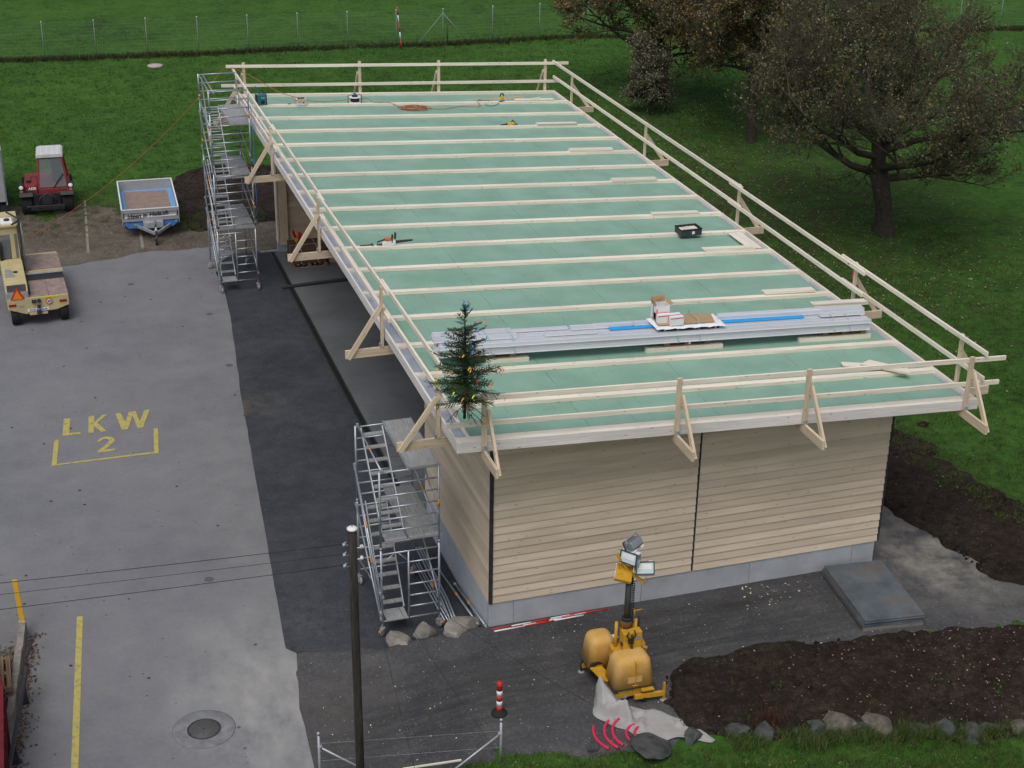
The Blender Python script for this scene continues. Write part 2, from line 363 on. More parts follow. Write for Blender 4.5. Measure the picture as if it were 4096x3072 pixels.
def dust_shade_patch(cx, cy, rx, ry, col, amt, nscale=1.5, stretch=(1, 1, 1)):
    """an oval area of dust or wear, or of shade painted into grass"""
    def f(n, l, tc, cur):
        mp = n.new('ShaderNodeMapping'); mp.inputs['Location'].default_value = (-cx/rx, -cy/ry, 0); mp.inputs['Scale'].default_value = (1/rx, 1/ry, 0); l.new(tc.outputs['Object'], mp.inputs[0])
        ln = n.new('ShaderNodeVectorMath'); ln.operation = 'LENGTH'; l.new(mp.outputs[0], ln.inputs[0])
        mr = n.new('ShaderNodeMapRange'); mr.interpolation_type = 'SMOOTHSTEP'; mr.inputs['From Min'].default_value = 0; mr.inputs['From Max'].default_value = 1; mr.inputs['To Min'].default_value = amt; mr.inputs['To Max'].default_value = 0; l.new(ln.outputs['Value'], mr.inputs['Value'])
        ms = n.new('ShaderNodeMapping'); ms.inputs['Scale'].default_value = stretch; l.new(tc.outputs['Object'], ms.inputs[0])
        no = n.new('ShaderNodeTexNoise'); no.inputs['Scale'].default_value = nscale; no.inputs['Detail'].default_value = 8; no.inputs['Roughness'].default_value = .65; l.new(ms.outputs[0], no.inputs['Vector'])
        r2 = n.new('ShaderNodeMapRange'); r2.inputs['From Min'].default_value = .35; r2.inputs['From Max'].default_value = .65; l.new(no.outputs['Fac'], r2.inputs['Value'])
        mu = n.new('ShaderNodeMath'); mu.operation = 'MULTIPLY'; l.new(mr.outputs[0], mu.inputs[0]); l.new(r2.outputs[0], mu.inputs[1])
        mx = n.new('ShaderNodeMix'); mx.data_type = 'RGBA'; mx.inputs['B'].default_value = (*col, 1); l.new(mu.outputs[0], mx.inputs['Factor']); l.new(cur, mx.inputs['A'])
        return mx.outputs['Result']
    return f
def chain(*fs):
    def g_(n, l, tc, cur):
        for f in fs: cur = f(n, l, tc, cur)
        return cur
    return g_
M['grass'] = layered('meadow_grass', [(.36, (.020, .034, .010)), (.45, (.034, .090, .014)), (.55, (.051, .130, .018)), (.66, (.085, .145, .034))], [(.13, .25), (.8, .30), (4.0, .45)], bump=.9, bscale=9, bdist=.06, extra=chain(dust_shade_patch(21, 27, 13, 24, (.044, .040, .022), .85, 1.3), dust_shade_patch(-5, 33, 5, 4, (.07, .065, .035), .8, 1.6), dust_shade_patch(14, 8, 5, 12, (.05, .05, .025), .6, 1.8)))  # first patch paints the orchard trees' shade into the grass, in leaf litter brown
M['grassdry'] = layered('thin_grass', [(.38, (.028, .045, .012)), (.5, (.052, .085, .02)), (.64, (.10, .115, .045))], [(.6, .4), (5, .6)], bump=.9, bscale=12, bdist=.05)
M['yard'] = layered('old_asphalt', [(.36, (.150, .154, .168)), (.5, (.188, .192, .207)), (.64, (.225, .227, .232))], [(.22, .45), (1.3, .3), (9, .25)], rough=.85, bump=.25, bscale=60, bdist=.01,
    specks=[(1.3, .05, (.035, .035, .035), .11), (3.7, .075, (.06, .055, .05), .035), (.45, .05, (.11, .108, .105), .13), (9, .10, (.30, .29, .27), .06)],
    extra=chain(dust_shade_patch(-3.6, 0.2, 3.4, 5.5, (.36, .355, .34), 1.0, 1.1, (1, .5, 1)), dust_shade_patch(-3.2, 9, 1.3, 9, (.25, .245, .23), .5, 1.5), dust_shade_patch(-8.6, 3, 1.0, 5, (.15, .14, .12), .8, 2.2), dust_shade_patch(-7, 24, 2.8, 4, (.10, .10, .10), .5, 1.2)))
M['newasphalt'] = layered('new_asphalt', [(.36, (.032, .036, .043)), (.5, (.050, .055, .066)), (.66, (.078, .082, .094))], [(.5, .4), (2.5, .3), (14, .3)], rough=.8, bump=.5, bscale=80, bdist=.012,
    specks=[(22, .16, (.11, .11, .11), .12), (3.1, .05, (.15, .14, .12), .12)], extra=chain(dust_shade_patch(-2.0, 14.5, 1.6, 1.2, (.12, .10, .08), .8, 2.5), dust_shade_patch(-2.6, 3, 1.4, 1.8, (.12, .12, .125), .55, 3.5)))
M['apron'] = layered('milled_asphalt', [(.35, (.050, .051, .054)), (.5, (.078, .079, .084)), (.66, (.125, .122, .120))], [(.35, .3), (1.6, .35), (12, .35)], rough=.95, bump=.8, bscale=50, bdist=.02,
    specks=[(16, .15, (.22, .21, .19), .10), (30, .2, (.16, .155, .15), .10), (5, .06, (.34, .31, .27), .12)],
    extra=chain(dust_shade_patch(-2.6, -.4, 2.0, 2.6, (.12, .11, .10), .8, 1.3), dust_shade_patch(12.0, 1.2, 2.6, 3.8, (.33, .31, .27), 1.0, 1.3), dust_shade_patch(5.5, -.6, 9, 2.6, (.030, .031, .034), .75, 1.7, (.35, 2.6, 1)), dust_shade_patch(-.5, -1.2, 4, 2.2, (.034, .034, .036), .8, 2.0, (.3, 3.0, 1)), dust_shade_patch(5.5, .5, 4, .5, (.03, .028, .027), .8, 1.8, (.5, 2, 1))))
M['gravel'] = layered('brown_gravel', [(.35, (.062, .052, .040)), (.5, (.125, .107, .084)), (.66, (.215, .195, .165))], [(.4, .4), (3, .25), (14, .35)], bump=1, bscale=30, bdist=.03,
    specks=[(11, .14, (.32, .30, .27), .12), (4, .08, (.36, .35, .33), .08)])
M['soil'] = layered('dark_topsoil', [(.36, (.010, .0075, .006)), (.5, (.027, .020, .015)), (.64, (.062, .047, .036))], [(.8, .3), (5, .35), (18, .35)], bump=1, bscale=16, bdist=.05,
    specks=[(7, .07, (.26, .20, .13), .10)])

# ---------------- ground shapes ----------------
def H(x, y):
    """terrain height: the forecourt in front of the hall stands 0.33 m above the yard"""
    x = np.asarray(x, float); y = np.asarray(y, float)
    h = .33*ss(-3.0, .9, x)
    h = np.where((x > 10.4), h*(1-.95*ss(4, 22, y)), np.where(y > 1.45, 0.0, h))
    return h
P_yard = [(-13, -8), (-3.35, -8), (-3.42, -2.4), (-3.30, 0), (-3.0, 1.95), (-3.2, 2.2), (-2.70, 8), (-2.08, 15.3), (-1.48, 21.2), (-1.3, 23.9), (-1.35, 25.3), (-1.0, 26.4), (-.4, 27.2), (-.9, 28.15), (-3.5, 28.1), (-6.3, 27.4), (-9, 27), (-13, 27)]
P_new = [(-3.02, 1.97), (-1.6, 1.6), (0.2, 1.35), (1.07, 1.25), (1.07, 6.3), (.92, 6.5), (.92, 26.95), (0.3, 27.15), (-.4, 27.05), (-.95, 26.4), (-1.3, 25.3), (-1.27, 23.9), (-1.48, 21.2), (-2.08, 15.3), (-2.70, 8), (-3.2, 2.2)]
P_apron = [(-3.42, -2.5), (-2.0, -2.35), (-.5, -2.85), (1.0, -3.2), (3.1, -3.7), (3.75, -3.2), (4.0, -1.6), (6.5, -1.1), (10.1, -1.65), (12.5, -2.1), (14.6, -2.4), (13.3, -.6), (12.5, 1.2), (12.4, 2.9), (11.9, 4.2), (11.2, 5.6), (10.4, 6.2), (10.2, 1.65), (1.25, 1.65), (1.1, 1.25), (-.5, 1.45), (-1.6, 1.7), (-3.0, 1.98), (-3.3, 0)]
P_gravel = [(-13, 26.9), (-9, 26.9), (-6.3, 27.3), (-3.5, 28.0), (-.9, 28.05), (-.3, 27.1), (.9, 26.9), (12, 26.9), (12, 29.6), (4, 30.1), (1, 30.2), (-1.5, 29.9), (-3, 30.4), (-5.2, 30.6), (-6.2, 31.6), (-7.5, 34.5), (-9, 35), (-13, 36)]
P_dirt = [(-6.5, 31), (-5.6, 30.2), (-2.6, 30.0), (-1.4, 30.6), (-2.4, 31.8), (-3.6, 32.4), (-5, 33.9), (-6.3, 34.2)]
P_soilL = [(-1.5, 29.7), (-1.7, 31.2), (-1.9, 33), (-2.0, 34.6), (-1.3, 36.8), (.2, 37.8), (2.5, 37.4), (6, 37), (9, 36), (12, 33), (12, 29.4), (4, 29.9), (1, 30.1)]
P_soilR = [(10.55, 6.0), (11.2, 5.5), (11.9, 4.1), (12.35, 2.9), (12.45, 1.2), (13.2, -.6), (14.5, -2.3), (16, -2.5), (16.5, .5), (15.6, 2.5), (15.0, 4.2), (14.9, 6), (14.6, 8), (13.4, 10), (12.6, 13), (12, 17), (10.55, 19)]
P_soilF = [(3.98, -1.62), (3.75, -2.4), (3.7, -3.3), (4.6, -3.75), (6, -4.05), (7.5, -4.55), (9, -5.1), (11, -5.7), (14, -6.6), (18, -7), (18, -2.6), (14.6, -2.45), (12.5, -2.15), (10.1, -1.7), (6.5, -1.15), (5.0, -1.3)]
def jit(P, amp, seg=.35, seed=3):
    out = []
    for i, (a, b) in enumerate(P):
        c, d = P[(i+1) % len(P)]; L = math.hypot(c-a, d-b); n = max(1, int(L/seg))
        for k in range(n):
            t = k/n; x = a+(c-a)*t; y = b+(d-b)*t
            out.append((x+(float(vnoise(x*2.1, y*2.1, seed))-.5)*2*amp, y+(float(vnoise(x*2.1+40, y*2.1, seed))-.5)*2*amp))
    return out
def sheet(name, P, m, z, res=.25, hf=None, kind='structure'):
    """flat or draped surface cut to an outline"""
    bm = bmesh.new(); vs = [bm.verts.new((x, y, 0)) for x, y in P]; f = bm.faces.new(vs)
    bmesh.ops.triangulate(bm, faces=[f])
    if hf:
        xs = [p[0] for p in P]; ys = [p[1] for p in P]
        for ax, lo, hi in ((0, min(xs), max(xs)), (1, min(ys), max(ys))):
            t = lo+res
            while t < hi:
                co_ = Vector((t, 0, 0)) if ax == 0 else Vector((0, t, 0)); no_ = Vector((1, 0, 0)) if ax == 0 else Vector((0, 1, 0))
                bmesh.ops.bisect_plane(bm, geom=bm.verts[:]+bm.edges[:]+bm.faces[:], plane_co=co_, plane_no=no_); t += res
    for v in bm.verts: v.co.z = z + (float(hf(v.co.x, v.co.y)) if hf else 0)
    bmesh.ops.recalc_face_normals(bm, faces=bm.faces)
    me = bpy.data.meshes.new(name); bm.to_mesh(me); bm.free(); me.materials.append(m)
    if me.polygons and me.polygons[0].normal.z < 0: me.flip_normals()
    for p in me.polygons: p.use_smooth = bool(hf)
    o = bpy.data.objects.new(name, me); COL.objects.link(o); o['kind'] = kind; return o
def grid_patch(name, P, m, res, zf, warp=.12, soft=4, kind='structure', thick=.09, rough=.03, rs=.25, seed=5):
    xs = np.array([p[0] for p in P]); ys = np.array([p[1] for p in P])
    gx = np.arange(xs.min()-.6, xs.max()+.6, res); gy = np.arange(ys.min()-.6, ys.max()+.6, res)
    X, Y = np.meshgrid(gx, gy)
    wx = X+(fbm(X, Y, .7, 4, seed)-.47)*2*warp*2+(fbm(X, Y, .16, 2, seed+3)-.37)*warp*.9; wy = Y+(fbm(X+31, Y, .7, 4, seed)-.47)*2*warp*2+(fbm(X+9, Y, .16, 2, seed+4)-.37)*warp*.9
    K = inpoly(wx, wy, P).astype(float); S_ = K.copy()
    for _ in range(soft):
        Q = np.pad(S_, 1, mode='edge'); S_ = (Q[1:-1, 1:-1]*2+Q[:-2, 1:-1]+Q[2:, 1:-1]+Q[1:-1, :-2]+Q[1:-1, 2:])/6
    Z = zf(X, Y)-.03+thick*np.clip(S_*1.35, 0, 1)+(fbm(X, Y, rs, 4, seed+9)-.47)*rough*2*S_
    idx = np.arange(X.size).reshape(X.shape)
    keep = (S_[:-1, :-1] > .04) | (S_[1:, 1:] > .04)
    F = np.stack([idx[:-1, :-1][keep], idx[:-1, 1:][keep], idx[1:, 1:][keep], idx[1:, :-1][keep]], 1)
    used, inv = np.unique(F, return_inverse=True); V = np.stack([X.ravel(), Y.ravel(), Z.ravel()], 1)[used]
    o = np_mesh(name, V, inv.reshape(F.shape), m, smooth=True); o['kind'] = kind; return o

# meadow: one relief mesh where it is seen, sinking below the paved places
paved = [P_yard, P_new, P_apron, P_gravel, P_soilL, P_soilF, P_soilR, P_dirt]
res = .13
gx = np.arange(-16, 62, res); gy = np.arange(-9.5, 84, res)
X, Y = np.meshgrid(gx, gy)
Z = H(X, Y)+(fbm(X, Y, .55, 4, 3)-.47)*.13+(fbm(X, Y, 6, 2, 8)-.4)*.10
hall = (X > .9) & (X < 10.6) & (Y > 1.1) & (Y < 27)
down = hall | ((X < .9) & (Y > 1.5) & (Y < 27)) | ((X > .7) & (X < 10.8) & (Y > .6) & (Y < 1.6)) | ((X > -1.8) & (X < 1.4) & (Y > 1.0) & (Y < 2.4)) | ((X > -4.2) & (X < -2.6) & (Y > -8) & (Y < 3))
for P in paved:
    cx_, cy_ = np.mean([p[0] for p in P]), np.mean([p[1] for p in P])
    down |= inpoly(X, Y, P)
# keep a thin fringe: erode by two cells
K = down.astype(float)
for _ in range(2):
    Q = np.pad(K, 1, mode='edge'); K = np.minimum.reduce([K, Q[:-2, 1:-1], Q[2:, 1:-1], Q[1:-1, :-2], Q[1:-1, 2:]])
Z = np.where(K > .5, H(X, Y)-.22, Z)
Z = np.where(hall | ((X > -3) & (X < 1.1) & (Y > 1.4) & (Y < 27)), -.3, Z)
# foreground bank rises gently towards the viewer
bank = ss(0, 1.6, (-Y-3.2)-(np.clip(X, 0, 20)*.27)+.25*(fbm(X, Y, 1.5, 3, 4)-.5))*(X > -3.3)
Z = Z+np.where(K < .5, bank*.28, 0)
cell_keep = ~((X > -3.4) & (X < 10.2) & (Y > 3) & (Y < 26))
idx = np.arange(X.size).reshape(X.shape)
far = (Y[:-1, :-1] > 30)
kk = cell_keep[:-1, :-1] & ~((X[:-1, :-1] < -3.6) & (Y[:-1, :-1] < 26.5)) & ((Y[:-1, :-1] > -7.5+0*X[:-1, :-1])) & (X[:-1, :-1] < 22+.62*Y[:-1, :-1]) & (X[:-1, :-1] > -15)
F = np.stack([idx[:-1, :-1][kk], idx[:-1, 1:][kk], idx[1:, 1:][kk], idx[1:, :-1][kk]], 1)
used, inv = np.unique(F, return_inverse=True)
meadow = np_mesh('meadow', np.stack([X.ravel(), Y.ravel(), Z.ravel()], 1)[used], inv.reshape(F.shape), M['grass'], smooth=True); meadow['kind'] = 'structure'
fm = MB(); fm.poly([(-500, -120, -.35), (700, -120, -.35), (700, 900, -.35), (-500, 900, -.35)]); tag(fm.build('ground', M['grass']), kind='structure')
fm = MB(); fm.poly([(-500, 83.5, -.02), (700, 83.5, -.02), (700, 900, 2), (-500, 900, 2)]); tag(fm.build('far_meadow', M['grass']), kind='structure')

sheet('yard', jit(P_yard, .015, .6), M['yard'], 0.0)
sheet('new_asphalt', jit(P_new, .014, .25), M['newasphalt'], 0.004)
grid_patch('forecourt', P_apron, M['apron'], .09, H, warp=.08, soft=2, thick=.045, rough=.012, rs=.6)
grid_patch('gravel_strip', P_gravel, M['gravel'], .10, H, warp=.12, soft=3, thick=.045, rough=.018, rs=.4)
grid_patch('parking_dirt', P_dirt, M['gravel'], .09, H, warp=.3, soft=4, thick=.075, rough=.03, rs=.3, seed=9)
grid_patch('soil_by_gravel', P_soilL, M['soil'], .08, H, warp=.22, soft=3, thick=.10, rough=.05, rs=.22)
grid_patch('soil_beside_hall', P_soilR, M['soil'], .06, H, warp=.28, soft=4, thick=.11, rough=.085, rs=.26)
grid_patch('garden_bed', P_soilF, M['soil'], .05, H, warp=.16, soft=4, thick=.12, rough=.09, rs=.26)

# painted markings
def paint(name, polys, z=.008):
    mb = MB()
    for P in polys: mb.poly([(x, y, z) for x, y in P])
    return mb
par = empty('road_marking', (0, 0, 0), 0, 'yellow painted letters LKW above a bracketed figure 2 on the old asphalt', 'road marking')
lk = dict(letter_l=[(-7.06,14.98),(-6.88,14.95),(-6.97,14.03),(-6.67,14.01),(-6.68,13.89),(-7.16,13.89)])
K1=[(-6.39,14.95),(-6.23,14.95),(-6.33,13.87),(-6.47,13.87)]; K2=[(-6.27,14.50),(-6.02,14.93),(-5.87,14.93),(-6.19,14.46),(-6.29,14.38)]; K3=[(-6.28,14.40),(-6.185,14.455),(-5.98,13.87),(-6.12,13.85),(-6.30,14.31)]
Wl=[(-5.66,14.92),(-5.52,14.92),(-5.43,14.33),(-5.29,14.93),(-5.10,14.93),(-5.06,14.24),(-4.86,14.92),(-4.71,14.92),(-5.01,13.82),(-5.16,13.83),(-5.21,14.66),(-5.42,13.82),(-5.58,13.84)]
two=[(-6.30,13.28),(-6.23,13.42),(-6.12,13.52),(-6.00,13.53),(-5.89,13.47),(-5.82,13.33),(-5.83,13.18),(-5.92,13.04),(-6.05,12.86),(-6.15,12.76),(-5.85,12.74),(-5.87,12.63),(-6.35,12.62),(-6.30,12.74),(-6.16,12.93),(-6.02,13.13),(-5.97,13.24),(-5.98,13.35),(-6.04,13.40),(-6.12,13.39),(-6.2,13.27)]
paint('x', [lk['letter_l']]).build('letter', M['roadpaint'], par)
paint('x', [K1]).build('letter', M['roadpaint'], par)
kq = MB(); kq.poly([(x, y, .0085) for x, y in K2]); kq.build('letter_stroke', M['roadpaint'], par)
kq = MB(); kq.poly([(x, y, .009) for x, y in K3]); kq.build('letter_stroke', M['roadpaint'], par)
paint('x', [Wl]).build('letter', M['roadpaint'], par)
paint('x', [two]).build('figure', M['roadpaint'], par)
paint('x', [[(-7.38,13.71),(-7.26,13.71),(-7.40,12.21),(-7.53,12.18)]]).build('bracket_line', M['roadpaint'], par)
paint('x', [[(-7.395,12.26),(-4.895,12.27),(-4.90,12.16),(-7.395,12.19)]]).build('bracket_line', M['roadpaint'], par)
paint('x', [[(-4.74,13.68),(-4.62,13.66),(-4.77,12.14),(-4.89,12.16)]]).build('bracket_line', M['roadpaint'], par)
yl = paint('x', [[(-7.38,4.72),(-7.25,4.70),(-7.70,-.6),(-7.98,-4.5),(-8.11,-4.5),(-7.84,-.6)]]).build('parking_line', M['roadpaint'])
tag(yl, 'long worn yellow parking line on the asphalt near the red container', 'road marking')
# two concrete edging strips in the gravel
M['edging'] = mat('dirty_concrete_edging', (.24, .215, .19), .9, var=.3, vscale=5)
ps = MB(); ps.prism([(-5.15, 34.5), (-5.08, 34.48), (-5.38, 28.33), (-5.47, 28.35)], -.05, .05, 'z'); s1 = ps.build('concrete_edging', M['edging'])
tag(s1, 'long narrow concrete edging strip in the ground between tractor and trailer', 'kerb')
ps = MB(); ps.prism([(-3.45, 30.7), (-3.36, 30.7), (-3.46, 28.3), (-3.58, 28.3)], -.05, .05, 'z'); s2 = ps.build('concrete_edging', M['edging'])
tag(s2, 'short concrete edging strip running under the tipping trailer drawbar', 'kerb')
# manhole
mh = empty('manhole', (-5.25, -.11, 0), 0, 'round iron manhole cover set in a patched ring of asphalt', 'manhole'); mh.scale = (.86, .86, 1)
a = MB(); a.lathe((0, 0, 0), [(.72, .004), (.70, .007), (.40, .008)], n=40); a.build('surround', mat('patch_asphalt', (.20, .205, .215), .85, var=.25, vscale=3, dirt=.6, dirtcol=(.08, .08, .08), dscale=4), mh)
a = MB(); a.lathe((0, 0, 0), [(.385, .006), (.385, .016), (.355, .018), (.352, .011)], n=40); a.build('rim', M['dark'], mh)
a = MB(); a.lathe((0, 0, 0), [(.35, .005), (.35, .012), (.0, .012)], n=40); a.build('cover', mat('cast_iron', (.13, .128, .128), .55, .4, var=.2), mh)
a = MB()
for i in range(-8, 9):
    x = i*.04; h = math.sqrt(max(0, .33**2-x*x)); a.box(x-.009, x+.009, -h, h, .0125, .019)
for i in range(-6, 7):
    x = i*.052; h = math.sqrt(max(0, .33**2-x*x)); a.box(-h, h, x-.005, x+.005, .0125, .0165)
a.build('rib', mat('worn_iron', (.16, .155, .15), .5, .5), mh)
a = MB(); a.cyl((0, 0), .02, .0195, .0225, 10); a.build('lifting_hole', M['black'], mh)
# plate in the meadow
a = MB(); a.lathe((-.02, 56.4, 0), [(.40, -.02), (.40, .06), (.30, .09), (0, .09)], n=20); o = a.build('drain_cover', mat('pale_cover', (.42, .36, .34), .8, var=.25, vscale=5)); tag(o, 'pale round concrete shaft cover lying alone in the meadow before the fence', 'shaft cover')
# ---------------- the timber hall ----------------
WR, LR = 11.776, 27.743
def rz(x, y): return 5.568-.0512*x+.0011*y
hall = empty('timber_hall', (0, 0, 0), 0, 'long flat roofed timber hall under construction with green roof boards and pale horizontal cladding', 'building')
NX = 17; STEP = LR/NX
# green underlay: boards between the purlins, laid in strips with seams and printed marks
def greenmat():
    m = bpy.data.materials.new('green_roof_board'); m.use_nodes = True; n = m.node_tree.nodes; l = m.node_tree.links; b = n['Principled BSDF']
    b.inputs['Roughness'].default_value = .6; b.inputs['Specular IOR Level'].default_value = .3
    tc = n.new('ShaderNodeTexCoord')
    no = n.new('ShaderNodeTexNoise'); no.inputs['Scale'].default_value = 1.2; no.inputs['Detail'].default_value = 6; l.new(tc.outputs['Object'], no.inputs['Vector'])
    cr = n.new('ShaderNodeValToRGB'); cr.color_ramp.elements[0].position = .3; cr.color_ramp.elements[1].position = .7
    cr.color_ramp.elements[0].color = (.205, .355, .275, 1); cr.color_ramp.elements[1].color = (.265, .435, .345, 1); l.new(no.outputs['Fac'], cr.inputs[0])
    # fine dots of the embossed surface
    mp = n.new('ShaderNodeMapping'); mp.inputs['Scale'].default_value = (1, 1, 0); l.new(tc.outputs['Object'], mp.inputs[0])
    vo = n.new('ShaderNodeTexVoronoi'); vo.voronoi_dimensions = '2D'; vo.inputs['Scale'].default_value = 9; vo.inputs['Randomness'].default_value = .35; l.new(mp.outputs[0], vo.inputs['Vector'])
    kr = n.new('ShaderNodeValToRGB'); kr.color_ramp.elements[0].position = .08; kr.color_ramp.elements[0].color = (.22,)*3+(1,); kr.color_ramp.elements[1].position = .2; kr.color_ramp.elements[1].color = (0,0,0,1); l.new(vo.outputs['Distance'], kr.inputs[0])
    mx = n.new('ShaderNodeMix'); mx.data_type = 'RGBA'; mx.inputs['B'].default_value = (.10, .22, .16, 1); l.new(kr.outputs[0], mx.inputs['Factor']); l.new(cr.outputs[0], mx.inputs['A'])
    # broken printed lines that run along the boards
    sx = n.new('ShaderNodeSeparateXYZ'); l.new(tc.outputs['Object'], sx.inputs[0])
    cur = mx.outputs['Result']
    for off, wd in ((0.0, .035), (.42, .028)):
        a = n.new('ShaderNodeMath'); a.operation = 'ADD'; a.inputs[1].default_value = off+100*1.45; l.new(sx.outputs[0], a.inputs[0])
        md = n.new('ShaderNodeMath'); md.operation = 'MODULO'; md.inputs[1].default_value = 1.45; l.new(a.outputs[0], md.inputs[0])
        lt = n.new('ShaderNodeMath'); lt.operation = 'LESS_THAN'; lt.inputs[1].default_value = wd; l.new(md.outputs[0], lt.inputs[0])
        mp2 = n.new('ShaderNodeMapping'); mp2.inputs['Scale'].default_value = (5, 4.5, 0); mp2.inputs['Location'].default_value = (off*9, 0, 0); l.new(tc.outputs['Object'], mp2.inputs[0])
        n2 = n.new('ShaderNodeTexNoise'); n2.inputs['Scale'].default_value = 1; n2.inputs['Detail'].default_value = 3; l.new(mp2.outputs[0], n2.inputs['Vector'])
        r2 = n.new('ShaderNodeMapRange'); r2.inputs['From Min'].default_value = .45; r2.inputs['From Max'].default_value = .62; r2.inputs['To Max'].default_value = .32; l.new(n2.outputs['Fac'], r2.inputs['Value'])
        mu = n.new('ShaderNodeMath'); mu.operation = 'MULTIPLY'; l.new(lt.outputs[0], mu.inputs[0]); l.new(r2.outputs[0], mu.inputs[1])
        m2 = n.new('ShaderNodeMix'); m2.data_type = 'RGBA'; m2.inputs['B'].default_value = (.09, .19, .15, 1); l.new(mu.outputs[0], m2.inputs['Factor']); l.new(cur, m2.inputs['A']); cur = m2.outputs['Result']
    l.new(cur, b.inputs['Base Color'])
    bp = n.new('ShaderNodeBump'); bp.inputs['Strength'].default_value = .25; bp.inputs['Distance'].default_value = .006; l.new(no.outputs['Fac'], bp.inputs['Height']); l.new(bp.outputs[0], b.inputs['Normal'])
    return m
M['green'] = greenmat()
for i in range(NX):
    y0 = (.25 if i == 0 else i*STEP+.165); y1 = (i+1)*STEP-.003 if i < NX-1 else LR-.165
    xs = [.335, 2.9, 5.8, 8.7, 11.615]
    for a_, b_ in zip(xs, xs[1:]):
        mb = MB(); lift = 0
        c = [Vector((x, y, rz(x, y)-.084-d-lift)) for d in (.02, 0) for y in (y0, y1) for x in (a_+.0015, b_-.0015)]
        mb._box8(c, 0); mb.build('roof_board', M['green'], hall)
# structural deck below and soffit
mb = MB(); c = [Vector((x, y, rz(x, y)-d)) for d in (.215, .108) for y in (.05, LR-.05) for x in (.06, WR-.06)]; mb._box8(c, 1); mb.build('roof_deck', M['wood_y'], hall)
# purlins
for i in range(1, NX):
    y = i*STEP+.082; mb = MB()
    j = random.uniform(-.012, .012)
    mb.beam((.262 if False else .048, y+j, rz(.05, y)-.041), (WR-.062, y-j*.5, rz(WR-.06, y)-.041), .165, .082); mb.build('purlin', M['wood'], hall)
# edge timbers
mb = MB(); mb.beam((0, .1405, rz(0, 0)-.054), (WR, .1405, rz(WR, 0)-.054), .215, .108); mb.build('edge_beam', M['wood'], hall)
mb = MB(); mb.beam((0, LR-.082, rz(0, LR)-.054), (WR, LR-.082, rz(WR, LR)-.054), .165, .108); mb.build('edge_beam', M['wood'], hall)
mb = MB(); mb.beam((0, .014, rz(0, 0)-.113), (WR, .014, rz(WR, 0)-.113), .034, .222); mb.build('fascia', M['fascia'], hall)
mb = MB(); mb.beam((.0215, .034, rz(0, 0)-.113), (.0215, LR, rz(0, LR)-.113), .043, .222); mb.build('fascia', M['fascia'], hall)
mb = MB(); mb.beam((WR-.031, .25, rz(WR, 0)-.05), (WR-.031, LR-.166, rz(WR, LR)-.05), .06, .098); mb.build('edge_beam', M['wood'], hall)
mb = MB(); mb.beam((WR-.014, .034, rz(WR, 0)-.163), (WR-.014, LR, rz(WR, LR)-.163), .027, .118); mb.build('fascia', M['fascia'], hall)
mb = MB(); mb.beam((0, LR+.012, rz(0, LR)-.12), (WR, LR+.012, rz(WR, LR)-.12), .024, .22); mb.build('fascia', M['fascia'], hall)
# zinc gutter trough on the left between the purlins, batten beside it, flashing on the right
for i in range(NX):
    y0 = (.252 if i == 0 else i*STEP+.170); y1 = (i+1)*STEP-.004 if i < NX-1 else LR-.17
    mb = MB(); z0, z1 = rz(.15, y0)-.074, rz(.15, y1)-.074
    mb.beam((.155, y0, z0), (.155, y1, z1), .21, .008)
    mb.beam((.054, y0, z0+.02), (.054, y1, z1+.02), .006, .03); mb.beam((.256, y0, z0+.02), (.256, y1, z1+.02), .006, .03)
    mb.build('gutter_tray', M['zinc'], hall)
    mb = MB(); mb.beam((.297, y0, rz(.3, y0)-.045), (.297, y1, rz(.3, y1)-.045), .07, .078); mb.build('gutter_batten', M['wood'], hall)
    mb = MB(); mb.beam((WR-.112, y0, rz(WR, y0)-.078), (WR-.112, y1, rz(WR, y1)-.078), .09, .012); mb.build('edge_flashing', M['zinc'], hall)
# opening near the right eave (short white board beside a purlin)
y = 6*STEP+.17
mb = MB(); mb.beam((11.33, y+.05, rz(11.3, y)-.006), (11.33, y+STEP-.23, rz(11.3, y)-.006), .38, .022); mb.build('eave_board', M['board'], hall)
# plinth
for a_, b_ in zip([1.08, 1.64, 4.63, 7.28, 9.89], [1.64, 4.63, 7.28, 9.89, 10.47]):
    mb = MB(); mb.box(a_+.004, b_-.004, 1.252, 1.42, -.3, .93); mb.build('plinth_panel', M['concrete'], hall, bevel=.006)
for a_, b_ in zip([1.43, 3.1, 4.8], [3.1, 4.8, 6.42]):
    mb = MB(); mb.box(1.085, 1.25, a_+.003, b_-.003, -.3, .93); mb.build('plinth_panel', M['insul'], hall, bevel=.005)
mb = MB(); mb.box(10.30, 10.47, 1.43, 26.8, -.3, .93); mb.build('plinth_panel', M['concrete'], hall)
# faint printed lettering on the plinth insulation
# front cladding: lapped boards in two bays
SB = .1886; Z0 = .937
def lap(mb_, x0, x1, z0, z1, y, t=.021):
    c = [Vector((x0, y-.038, z0)), Vector((x1, y-.038, z0)), Vector((x0, y, z0)), Vector((x1, y, z0)),
         Vector((x0, y-.006, z1)), Vector((x1, y-.006, z1)), Vector((x0, y, z1)), Vector((x1, y, z1))]
    mb_._box8(c, 0)
for k in range(24):
    z = Z0+k*SB
    for (x0, x1) in ((1.152, 5.802), (5.846, 10.508)):
        xe = min(x1, (5.568-.225-(z+SB))/.0512)
        if xe-x0 < .3: continue
        mb = MB(); lap(mb, x0+random.uniform(0, .004), xe-random.uniform(0, .006), z+.002, z+SB+.012 if k < 23 else z+SB, 1.262)
        mb.build('cladding_board', M['clad'], hall)
mb = MB(); mb.box(1.11, 10.46, 1.27, 1.38, .935, 4.72); mb.build('wall_panel', M['dark'], hall)
